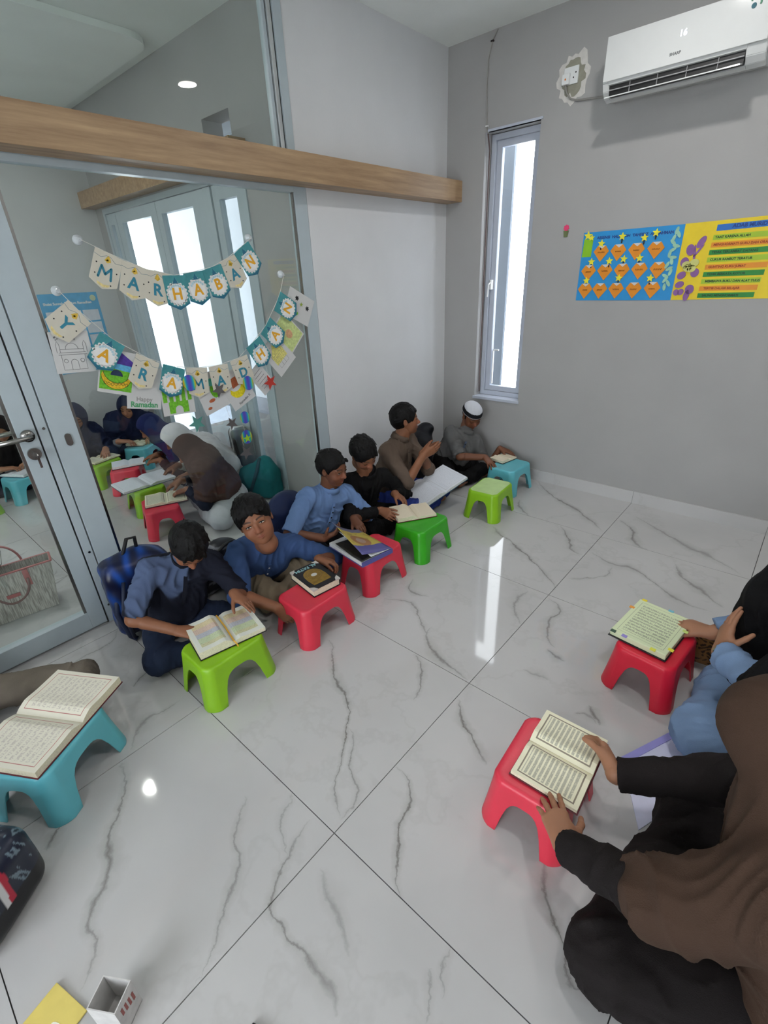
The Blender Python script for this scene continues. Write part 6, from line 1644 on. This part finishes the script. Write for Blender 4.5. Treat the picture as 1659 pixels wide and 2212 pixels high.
for x, y, rx, ry, a in ((0.098, 0.305, 0.017, 0.034, -0.5), (0.050, 0.268, 0.022, 0.030, 0.2), (0.032, 0.205, 0.022, 0.026, 0.0), (0.075, 0.245, 0.006, 0.05, 0.1), (0.092, 0.26, 0.005, 0.04, -0.6), (0.030, 0.135, 0.024, 0.020, 0.6), (0.097, 0.147, 0.022, 0.024, 0), (0.030, 0.085, 0.024, 0.018, 0.3), (0.020, 0.042, 0.016, 0.018, 0.4), (0.044, 0.044, 0.016, 0.018, -0.4), (0.088, 0.058, 0.024, 0.026, 0.2), (0.078, 0.025, 0.016, 0.030, -0.1)): blob(x, y, rx, ry, LIL, 'lilac_flower', a)
for x, y in ((0.055, 0.175), (0.085, 0.20), (0.045, 0.19), (0.075, 0.17)): blob(x, y, 0.024, 0.020, LILW, 'cream_leaf', 0, 0.005)

t = wall_empty('flower_sticker', 0.968, 1.800, 'small pink rose sticker in an olive pot on the wall left of the blue poster', 'sticker')
bm = bmesh.new(); prism(bm, [(x, y+0.018) for x, y in star_pts(0.020, 0.016, 7)], 0, 0.003); obj('rose', bm, mat('pink felt', (226, 60, 110)), t)
bm = bmesh.new(); prism(bm, [(-0.012, -0.035), (0.012, -0.035), (0.018, 0.002), (-0.018, 0.002)], 0, 0.003); obj('pot', bm, mat('olive felt', (100, 112, 70)), t)

# ------------------------------------------------------------------ air conditioner, socket, cables
AX0, AX1, AZ0, AZ1 = 1.168, 1.905, 2.405, 2.668
ac = empty('air_conditioner', (AX0, -0.001, AZ0), 0, 'white split air conditioner mounted high on the window wall', 'air conditioner')
def ac_prof(dz=0.0): return [(0, 0.0), (-0.165, 0.0), (-0.205, 0.035), (-0.215, 0.09), (-0.205, 0.24), (-0.19, 0.262), (0, 0.265)]
bm = bmesh.new(); W_ = AX1-AX0
prof = [(0, 0.02), (-0.12, 0.0), (-0.155, 0.006), (-0.150, 0.055), (-0.203, 0.062), (-0.212, 0.08), (-0.206, 0.235), (-0.195, 0.258), (-0.17, 0.265), (0, 0.265)]
a_ = [bm.verts.new((0.03, y, z)) for y, z in prof]; b2 = [bm.verts.new((W_-0.08, y, z)) for y, z in prof]
for i in range(len(prof)): bm.faces.new((a_[i], a_[(i+1) % len(prof)], b2[(i+1) % len(prof)], b2[i]))
bm.faces.new(a_[::-1]); bm.faces.new(b2)
ACW = mat('glossy white plastic', (214, 216, 216), rough=0.12, var=0.01, coat=0.4)
obj('housing', bm, ACW, ac)
endp = [(0, 0.02), (-0.12, 0.0), (-0.160, 0.010), (-0.190, 0.036), (-0.208, 0.072), (-0.208, 0.235), (-0.195, 0.258), (-0.17, 0.265), (0, 0.265)]
for nm, xa, xb in (('end_cap', 0.0, 0.032), ('end_cap', W_-0.082, W_)):
    bm = bmesh.new(); a_ = [bm.verts.new((xa, y, z)) for y, z in endp]; b2 = [bm.verts.new((xb, y, z)) for y, z in endp]
    for i in range(len(endp)): bm.faces.new((a_[i], a_[(i+1) % len(endp)], b2[(i+1) % len(endp)], b2[i]))
    bm.faces.new(a_[::-1]); bm.faces.new(b2)
    bmesh.ops.bevel(bm, geom=bm.edges[:], offset=0.003, segments=2, affect='EDGES'); obj(nm, bm, ACW, ac)
bm = bmesh.new(); bx(bm, 0.004, W_-0.004, -0.221, -0.2145, 0.074, 0.262, 0.003); obj('front_panel', bm, ACW, ac)
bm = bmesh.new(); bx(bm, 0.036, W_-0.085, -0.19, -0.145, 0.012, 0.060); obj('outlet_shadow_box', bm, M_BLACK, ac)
bm = bmesh.new(); v = [bm.verts.new(p) for p in ((0.038, -0.150, 0.018), (W_-0.088, -0.150, 0.018), (W_-0.088, -0.240, -0.002), (0.030, -0.240, -0.002))]; f = bm.faces.new(v)
g = bmesh.ops.extrude_face_region(bm, geom=[f]); bmesh.ops.translate(bm, verts=[q for q in g['geom'] if isinstance(q, bmesh.types.BMVert)], vec=(0, 0.001, 0.005)); obj('louvre_flap', bm, ACW, ac)
for k in range(4):
    x = 0.14+k*(W_-0.17)/4.2
    bm = bmesh.new(); bx(bm, x, x+0.0025, -0.198, -0.185, 0.012, 0.058); obj('vane', bm, mat('grey plastic', (150, 150, 152)), ac)
bm = bmesh.new(); bx(bm, 0.036, W_-0.085, -0.200, -0.192, 0.036, 0.040); obj('vane_bar', bm, mat('grey plastic', (150, 150, 152)), ac)
FB = lambda x, z, y=-0.2215: basis((x, y, z), (1, 0, 0), (0, 0, 1), (0, -1, 0))
text_obj('maker_lettering', 'SHARP', 0.017, mat('grey lettering dark', (110, 112, 114), rough=0.3, metal=0.4), ac, FB(0.350, 0.113), 0.0003, 0.0006)
text_obj('temperature_display', '16', 0.036, emit('display white', (225, 230, 255), 1.5), ac, FB(0.372, 0.185), 0.0003, 0.0006)
bm = bmesh.new(); tube(bm, [(0.655+0.022*math.cos(q), -0.2225, 0.212+0.022*math.sin(q)) for q in [PI*(-0.1+0.9*k/8) for k in range(9)]], 0.004, 6); obj('energy_label_arc', bm, mat('green label arc', (90, 150, 120)), ac)
bm = bmesh.new(); cyl(bm, (0.651, -0.2225, 0.206), 0.010, 0.002, 'y', 14); obj('energy_label_dot', bm, mat('teal label dot', (40, 96, 110)), ac)
t = empty('wall_socket', (0.893, 0, 2.612), 0, 'white double wall socket on a patched spot left of the air conditioner', 'socket')
bm = bmesh.new(); bx(bm, -0.045, 0.045, -0.010, 0, -0.042, 0.042, 0.003); obj('face_plate', bm, M_WHITE_PL, t)
bm = bmesh.new(); bx(bm, -0.045, 0.0, -0.032, -0.010, -0.042, 0.010, 0.004); obj('plug', bm, M_WHITE_PL, t)
bm = bmesh.new(); cyl(bm, (-0.022, -0.0325, -0.018), 0.005, 0.001, 'y', 10); obj('orange_lamp', bm, mat('orange lamp', (220, 120, 40)), t)
bm = bmesh.new(); cyl(bm, (0.018, -0.0105, -0.012), 0.004, 0.001, 'y', 8); cyl(bm, (0.030, -0.0105, 0.010), 0.004, 0.001, 'y', 8); obj('pin_hole', bm, M_BLACK, t)
def patch(name, x, z, rx, rz, seed, m, label, d=0.0015):
    r = np.random.RandomState(seed); t = empty(name, (x, 0, z), 0, label, 'plaster patch', None)
    bm = bmesh.new(); pts = []
    for k in range(28):
        a = 2*PI*k/28; q = 0.75+0.35*r.rand(); pts.append((rx*q*math.cos(a), rz*q*math.sin(a)))
    prism(bm, pts, 0, d, basis((0, -0.0002, 0), (1, 0, 0), (0, 0, 1), (0, -1, 0))); obj('plaster', bm, m, t)
patch('plaster_patch', 0.905, 2.60, 0.105, 0.135, 3, mat('pale filler', (212, 209, 204), rough=0.9, var=0.08, scale=40), 'rough pale filler patch around the wall socket', 0.0010)
patch('plaster_patch', 0.908, 2.605, 0.070, 0.095, 6, mat('olive grey filler', (150, 148, 134), rough=0.9, var=0.08, scale=40), 'darker inner filler patch right behind the wall socket', 0.0018)
t = empty('power_cable', (0, 0, 0), 0, 'grey power cable looping from the socket to the air conditioner', 'cable')
bm = bmesh.new(); tube(bm, [(0.870, -0.020, 2.572), (0.878, -0.012, 2.535), (0.905, -0.008, 2.500), (0.95, -0.008, 2.485), (1.02, -0.010, 2.478), (1.10, -0.012, 2.470), (1.185, -0.02, 2.462)], 0.0055, 8); obj('cord', bm, mat('grey cable', (140, 138, 134), rough=0.5), t, smooth=True)
t = empty('antenna_cable', (0, 0, 0), 0, 'thin cable hanging from the ceiling down the left side of the window', 'cable')
bm = bmesh.new(); tube(bm, [(0.379, -0.004, 2.955), (0.343, -0.006, 2.907), (0.320, -0.008, 2.817), (0.316, -0.006, 2.677), (0.326, -0.006, 2.553), (0.330, -0.008, 2.47), (0.338, 0.0, 2.43)], 0.0042, 8); obj('cord', bm, mat('pale cable', (158, 156, 150), rough=0.5), t, smooth=True)
bm = bmesh.new(); tube(bm, [(0.338, 0.0, 2.43), (0.340, 0.03, 2.34), (0.330, 0.045, 2.25), (0.327, 0.05, 1.8), (0.330, 0.05, 1.2), (0.328, 0.05, 0.75), (0.335, 0.045, 0.66)], 0.0050, 8); obj('cord', bm, mat('brown cable', (92, 74, 72), rough=0.5), t, smooth=True)
for z in (2.47, 2.905):
    bm = bmesh.new(); bx(bm, 0.322 if z < 2.6 else 0.334, 0.342 if z < 2.6 else 0.354, -0.014, 0, z-0.004, z+0.004, 0.001); obj('cable_clip', bm, M_WHITE_PL if z < 2.6 else M_BLACK, t)

# ------------------------------------------------------------------ bags
def bag_obj(name, label, o, sdf, vox, m, colors=None, disp=None, cat='bag', group=None):
    t = empty(name, o, 0, label, cat, group)
    to_obj('bag_body', [sdf.mesh(vox, disp=disp, zmin=0.003)], m, t, colors=colors, origin=o)
    return t
def rz3(d):
    a = math.radians(d); return np.array([[math.cos(a), math.sin(a), 0], [-math.sin(a), math.cos(a), 0], [0, 0, 1]])
# galaxy blue backpack behind the first boy
s = Sdf(); R3 = rz3(-10)
s.bx((0.20, -2.93, 0.22), (0.035, 0.105, 0.15), R3, rnd=0.05, k=0.03); s.bx((0.145, -2.95, 0.15), (0.02, 0.08, 0.085), R3, rnd=0.04, k=0.02); s.el((0.2, -2.93, 0.38), (0.07, 0.12, 0.07), R3, k=0.05)
def gal(p):
    n = np.sin(p[:, 0]*31+4*np.sin(p[:, 1]*19))*np.sin(p[:, 2]*27+3*np.sin(p[:, 1]*23+1)); n = np.clip(n*0.5+0.5, 0, 1)[:, None]
    return np.array(lin((8, 14, 46)))*(1-n**3)+np.array(lin((20, 74, 160)))*n**3
t = bag_obj('backpack', 'shiny galaxy-blue backpack behind the boy with bowed head', (0.20, -2.93, 0), s, 0.009, vcol_mat('printed nylon', rough=0.35), gal, bumpy(0.003, 30, 2))
bm = bmesh.new(); tube(bm, [(0.00, 0.03, 0.42), (-0.01, 0.04, 0.50), (0.0, 0.0, 0.51), (0.01, -0.05, 0.42)], 0.009, 8); obj('grab_handle', bm, mat('black webbing', (18, 18, 22)), t, smooth=True)
bm = bmesh.new(); tube(bm, [(0.04, -0.12, 0.30), (0.05, -0.155, 0.18), (0.05, -0.13, 0.03), (0.07, -0.11, 0.012)], 0.012, 8); tube(bm, [(0.07, -0.09, 0.34), (0.10, -0.14, 0.2), (0.07, -0.12, 0.03)], 0.009, 8); obj('shoulder_strap', bm, mat('dark blue webbing', (20, 32, 60)), t, smooth=True)
bm = bmesh.new(); tube(bm, [(-0.055, 0.09, 0.12), (-0.06, 0.08, 0.32), (-0.05, 0.0, 0.40), (-0.06, -0.09, 0.32), (-0.055, -0.1, 0.12)], 0.003, 6); obj('zip', bm, M_BLACK, t)
# navy backpack between second and third boy
s = Sdf(); R3 = rz3(20)
s.bx((0.16, -1.98, 0.17), (0.035, 0.09, 0.12), R3, rnd=0.05, k=0.03); s.el((0.16, -1.98, 0.33), (0.07, 0.12, 0.07), R3, k=0.05)
t = bag_obj('backpack', 'navy blue backpack leaning on the partition behind the boy in light blue', (0.16, -1.98, 0), s, 0.009, cloth('navy nylon', (26, 38, 72), rough=0.5), None, bumpy(0.003, 30, 5))
bm = bmesh.new(); tube(bm, [(0.05, 0.07, 0.30), (0.09, 0.03, 0.34), (0.10, -0.03, 0.25), (0.09, -0.06, 0.1)], 0.014, 8); obj('shoulder_strap', bm, mat('blue piping webbing', (40, 76, 120)), t, smooth=True)
bm = bmesh.new(); tube(bm, [(0.07, -0.12, 0.21), (0.10, -0.06, 0.235), (0.11, 0.02, 0.25)], 0.006, 6); obj('white_zip', bm, M_WHITE_PL, t, smooth=True)
# black backpack by the window wall
s = Sdf(); R3 = rz3(35)
s.bx((0.12, -0.50, 0.18), (0.035, 0.12, 0.13), R3, rnd=0.05, k=0.03); s.el((0.12, -0.50, 0.34), (0.08, 0.15, 0.09), R3, k=0.06); s.el((0.12, -0.43, 0.41), (0.07, 0.07, 0.05), R3, k=0.05)
t = bag_obj('backpack', 'black slumped backpack between the boy in brown and the boy in grey', (0.12, -0.50, 0), s, 0.009, cloth('black nylon', (16, 18, 24), rough=0.45), None, bumpy(0.004, 26, 9))
bm = bmesh.new(); tube(bm, [(0.06, -0.07, 0.36), (0.085, -0.085, 0.30), (0.085, -0.085, 0.25)], 0.003, 6); obj('white_tag', bm, M_WHITE_PL, t)
bm = bmesh.new(); tube(bm, [(0.05, 0.05, 0.34), (0.10, 0.02, 0.28), (0.10, 0.0, 0.16), (0.07, 0.0, 0.05)], 0.012, 8); obj('shoulder_strap', bm, M_BLACK, t, smooth=True)
# dark bag with a grey shoe print behind boys one and two, by the glass
s = Sdf(); R3 = rz3(8)
s.bx((0.14, -2.52, 0.10), (0.05, 0.13, 0.05), R3, rnd=0.045, k=0.03); s.el((0.13, -2.44, 0.2), (0.08, 0.10, 0.06), R3, k=0.05)
def dbag(p):
    n = (np.sin(p[:, 2]*110+p[:, 1]*20) > 0.75)[:, None]; return np.where(n, np.array(lin((110, 112, 120))), np.array(lin((26, 27, 34))))
t = bag_obj('backpack', 'dark grey striped bag lying behind the boy in mid-blue', (0.14, -2.50, 0), s, 0.009, vcol_mat('printed nylon'), dbag, bumpy(0.004, 26, 4))
bm = bmesh.new(); tube(bm, [(0.05, 0.10, 0.25), (0.09, 0.03, 0.27), (0.08, -0.08, 0.2), (0.06, -0.12, 0.1)], 0.010, 8); obj('shoulder_strap', bm, M_BLACK, t, smooth=True)
# patterned black backpack bottom left
STRIPE = ((1.192, -3.80, 0.24), (1.185, -3.690, 0.24))
s = Sdf(); R3 = rz3(35)
s.bx((1.055, -3.875, 0.12), (0.12, 0.085, 0.065), R3, rnd=0.055, k=0.03); s.el((1.005, -3.89, 0.19), (0.13, 0.115, 0.09), R3, k=0.06)
def tri(p):
    q = (p-np.array((1.055, -3.875, 0)))@R3.T; u, v, w = q[:, 0], q[:, 1], q[:, 2]
    a = np.abs(((u*17+v*9) % 1)-0.5)+np.abs(((v*14-u*8+w*9) % 1)-0.5)
    a2 = np.abs(((u*31-v*22+.3) % 1)-0.5)+np.abs(((v*34+u*19+w*20) % 1)-0.5)
    n = ((a < 0.24) & (a > 0.10) & (np.sin(u*61+3)+np.sin(v*53+1) > -0.4) | (a2 < 0.13))[:, None]
    base = np.where((w > 0.10)[:, None], np.array(lin((24, 32, 52))), np.array(lin((15, 16, 20))))
    C = np.where(n & (w > 0.10)[:, None], np.array(lin((112, 130, 142))), base)
    A0 = np.array(STRIPE[0][:2]); B0 = np.array(STRIPE[1][:2]); d = (B0-A0)/np.linalg.norm(B0-A0); nn = np.array((-d[1], d[0]))
    along = (p[:, :2]-A0)@d; dist = (p[:, :2]-A0)@nn+0.010*np.sin(along*22)
    top = (w > 0.09) & (along > -0.08) & (along < 0.20)
    C = np.where((top & (np.abs(dist-0.006) < 0.0055))[:, None], np.array(lin((186, 30, 60))), C)
    return np.where((top & (np.abs(dist+0.005) < 0.0055))[:, None], np.array(lin((214, 214, 216))), C)
t = bag_obj('backpack', 'black backpack with a triangle print and a red and white stripe, bottom left corner', (1.055, -3.875, 0), s, 0.005, vcol_mat('printed nylon'), tri, bumpy(0.003, 22, 7))
bm = bmesh.new(); tube(bm, [(-0.08, -0.02, 0.27), (-0.03, -0.03, 0.31), (0.02, -0.06, 0.29)], 0.008, 8); obj('grab_handle', bm, M_BLACK, t, smooth=True)
# teal backpack in the next room against the pier
s = Sdf(); R3 = rz3(12)
s.bx((-0.72, -1.56, 0.12), (0.12, 0.05, 0.07), R3, rnd=0.045, k=0.04); s.rc((-0.72, -1.58, 0.14), (-0.67, -1.54, 0.27), 0.13, 0.07, k=0.06); s.rc((-0.67, -1.54, 0.2), (-0.60, -1.55, 0.22), 0.09, 0.07, k=0.06); s.rc((-0.85, -1.62, 0.10), (-0.66, -1.55, 0.24), 0.08, 0.05, k=0.05)
t = bag_obj('backpack', 'teal slumped backpack on the floor behind the glass near the pier', (-0.72, -1.56, 0), s, 0.009, cloth('teal canvas', (36, 112, 116)), None, fold(0.006, 30, (0.3, 0, 1), 6))
bm = bmesh.new(); tube(bm, [(0.06, -0.02, 0.33), (0.10, -0.09, 0.25), (0.06, -0.13, 0.12), (0.0, -0.14, 0.03)], 0.014, 8); obj('shoulder_strap', bm, mat('dark teal webbing', (22, 66, 76)), t, smooth=True)
# grey and white backpack behind the white skirt
s = Sdf(); R3 = rz3(-20)
s.bx((-0.97, -1.53, 0.32), (0.06, 0.028, 0.15), R3, rnd=0.05, k=0.04)
def gw(p):
    n = (np.abs((p[:, 0]+0.95+0.25*(p[:, 2]-0.3))) < 0.028)[:, None]; return np.where(n, np.array(lin((206, 206, 202))), np.array(lin((92, 98, 100))))
t = bag_obj('backpack', 'grey backpack with a white stripe standing behind the girl in the brown hijab', (-0.97, -1.53, 0), s, 0.009, vcol_mat('printed nylon'), gw, bumpy(0.003, 24, 3))
for ch in list(t.children): pass
bm = bmesh.new(); tube(bm, [(0.03, -0.07, 0.50), (0.07, -0.10, 0.42), (0.09, -0.09, 0.25), (0.08, -0.06, 0.08)], 0.013, 8); obj('shoulder_strap', bm, M_BLACK, t, smooth=True)
# canvas tote bag behind the door glass
t = empty('tote_bag', (-0.50, -3.345, 0.0), math.radians(-10), 'pale woven tote bag with pink trim and round handles behind the door glass', 'bag')
def weave():
    m = bpy.data.materials.new('woven canvas'); m.use_nodes = True; nt = m.node_tree; b = nt.nodes['Principled BSDF']; N = nt.nodes.new; L = nt.links.new
    tc = N('ShaderNodeTexCoord'); mp = N('ShaderNodeMapping'); mp.inputs['Scale'].default_value = (90, 90, 6); L(tc.outputs['Object'], mp.inputs['Vector'])
    n = N('ShaderNodeTexNoise'); n.inputs['Scale'].default_value = 2.0; L(mp.outputs[0], n.inputs['Vector']); r = N('ShaderNodeValToRGB'); e = r.color_ramp.elements
    e[0].position = 0.35; e[0].color = lin((160, 152, 146))+(1,); e[1].position = 0.65; e[1].color = lin((214, 210, 204))+(1,); L(n.outputs['Fac'], r.inputs['Fac']); L(r.outputs['Color'], b.inputs['Base Color']); b.inputs['Roughness'].default_value = 0.9
    return m
WV = weave(); PINK = mat('dusty pink leather', (186, 116, 116), rough=0.5)
bm = bmesh.new()
lo_ = [(-0.075, -0.17), (0.075, -0.17), (0.075, 0.17), (-0.075, 0.17)]; hi_ = [(-0.055, -0.21), (0.055, -0.21), (0.055, 0.21), (-0.055, 0.21)]
a_ = [bm.verts.new((x, y, 0.002)) for x, y in lo_]; b2 = [bm.verts.new((x, y, 0.27)) for x, y in hi_]; c2 = [bm.verts.new((x*0.9, y*0.97, 0.27)) for x, y in hi_]; d_ = [bm.verts.new((x*0.9, y*0.97, 0.02)) for x, y in lo_]
bm.faces.new(a_[::-1]); bm.faces.new(d_)
for p_, q_ in ((a_, b2), (b2, c2), (c2, d_)):
    for i in range(4): bm.faces.new((p_[i], p_[(i+1) % 4], q_[(i+1) % 4], q_[i]))
obj('canvas_body', bm, WV, t)
bm = bmesh.new()
for (x0, y0), (x1, y1) in zip(hi_, hi_[1:]+hi_[:1]): tube(bm, [(x0, y0, 0.268), (x1, y1, 0.268)], 0.006, 6)
obj('pink_trim', bm, PINK, t)
for sx, nm in ((1, 'front'), (-1, 'back')):
    bm = bmesh.new(); tube(bm, [(sx*(0.068+0.004*math.sin(k)), 0.085*math.cos(PI*k/14), (0.215-0.12*math.sin(PI*k/14)) if sx > 0 else 0.25+0.13*math.sin(PI*k/14)) for k in range(15)], 0.006, 8); obj('handle', bm, PINK if sx < 0 else mat('grey rose leather', (150, 120, 118)), t, smooth=True)
    for sy in (-1, 1):
        bm = bmesh.new(); bx(bm, sx*0.062-0.004, sx*0.062+0.006, sy*0.085-0.013, sy*0.085+0.013, 0.17, 0.262, 0.002); obj('handle_tab', bm, PINK, t)
bm = bmesh.new(); bx(bm, 0.069, 0.072, -0.03, 0.03, 0.13, 0.15); obj('leather_label', bm, PINK, t)
t = empty('notebook', (-0.52, -3.39, 0.285), 0, 'white notebook sticking out of the tote bag', 'book', None, rot=(math.radians(50), math.radians(15), math.radians(-15)))
bm = bmesh.new(); bx(bm, -0.055, 0.055, -0.09, 0.09, -0.006, 0.006, 0.001); obj('page_block', bm, EDGEW, t)
bm = bmesh.new(); bx(bm, -0.056, 0.056, -0.091, 0.091, 0.006, 0.008); bx(bm, -0.056, 0.056, -0.091, 0.091, -0.008, -0.006); obj('cover', bm, C_black, t)

# ------------------------------------------------------------------ things at the bottom edge
t = empty('pen_box', (1.606, -3.672, 0.001), math.radians(33), 'open white printed carton standing on the floor at the bottom edge', 'box')
bm = bmesh.new(); hw, hd_, hh, th = 0.036, 0.030, 0.105, 0.0025
for x0, x1, y0, y1 in ((-hw, hw, -hd_, -hd_+th), (-hw, hw, hd_-th, hd_), (-hw, -hw+th, -hd_+th, hd_-th), (hw-th, hw, -hd_+th, hd_-th)): bx(bm, x0, x1, y0, y1, 0, hh)
bx(bm, -hw, hw, -hd_, hd_, 0, 0.003)
obj('carton', bm, mat('printed white card', (202, 200, 198), rough=0.5, var=0.12, scale=30), t)
bm = bmesh.new()
for k in range(4): bx(bm, hw, hw+0.0006, -0.018+0.011*k, -0.012+0.011*k, 0.06-0.006*k, 0.085-0.004*k)
obj('red_print', bm, mat('red brown print', (150, 84, 80)), t)
t = empty('picture_booklet', (1.500, -3.818, 0.002), math.radians(15), 'yellow picture booklet lying on the floor at the bottom left', 'book')
bm = bmesh.new(); bx(bm, -0.060, 0.060, -0.10, 0.08, 0, 0.006, 0.0015); obj('cover', bm, mat('yellow printed card', (222, 202, 110), rough=0.4, var=0.06), t)
for nm, x, y, rx, ry, c in (('orange_print', 0.02, -0.01, 0.032, 0.016, (222, 120, 50)), ('green_print', 0.0, -0.045, 0.026, 0.012, (120, 176, 70)), ('white_print', 0.03, 0.028, 0.026, 0.008, (240, 236, 220)), ('grey_print', 0.064, 0.018, 0.012, 0.005, (150, 140, 110)), ('white_print', -0.02, -0.028, 0.024, 0.006, (240, 236, 220))):
    bm = bmesh.new(); disc(bm, x, y, 1.0, 0.006, 0.0066, 16, rx, ry); obj(nm, bm, mat('booklet '+nm, c), t)
bm = bmesh.new(); tube(bm, [(0.045-0.007*k+0.006*math.cos(k*1.7), -0.004+0.004*math.sin(k*1.7), 0.0072) for k in range(14)], 0.0009, 5); obj('curly_print', bm, mat('brown print', (120, 60, 20)), t)
t = empty('phone', (1.925, -3.525, 0.001), math.radians(20), 'black phone corner at the bottom edge', 'phone')
bm = bmesh.new(); bx(bm, -0.036, 0.036, -0.075, 0.07, 0, 0.009, 0.003); obj('case', bm, M_BLACK, t)
bm = bmesh.new(); bx(bm, -0.033, 0.033, -0.072, 0.067, 0.009, 0.0096); obj('screen', bm, mat('dark screen glass', (12, 20, 36), rough=0.05), t)

# small patterned pouch beyond the sleeve of the woman in black
s = Sdf(); s.bx((2.445, -1.515, 0.10), (0.055, 0.012, 0.075), rz3(8), rnd=0.012, k=0.01)
def leo(p):
    n = np.sin(p[:, 0]*150+3*np.sin(p[:, 2]*90))*np.sin(p[:, 2]*160+2*np.sin(p[:, 0]*110)); return np.where((n > 0.25)[:, None], np.array(lin((46, 30, 18))), np.array(lin((122, 88, 48))))
t = bag_obj('pouch', 'brown dark-spotted pouch standing behind the arm of the woman in black', (2.445, -1.515, 0), s, 0.003, vcol_mat('printed nylon'), leo, None, 'pouch')
bm = bmesh.new(); tube(bm, [(-0.06, -0.014, 0.165), (-0.02, -0.016, 0.188), (0.03, -0.01, 0.186), (0.065, 0.004, 0.165)], 0.0035, 6); obj('zip', bm, M_BLACK, t, smooth=True)
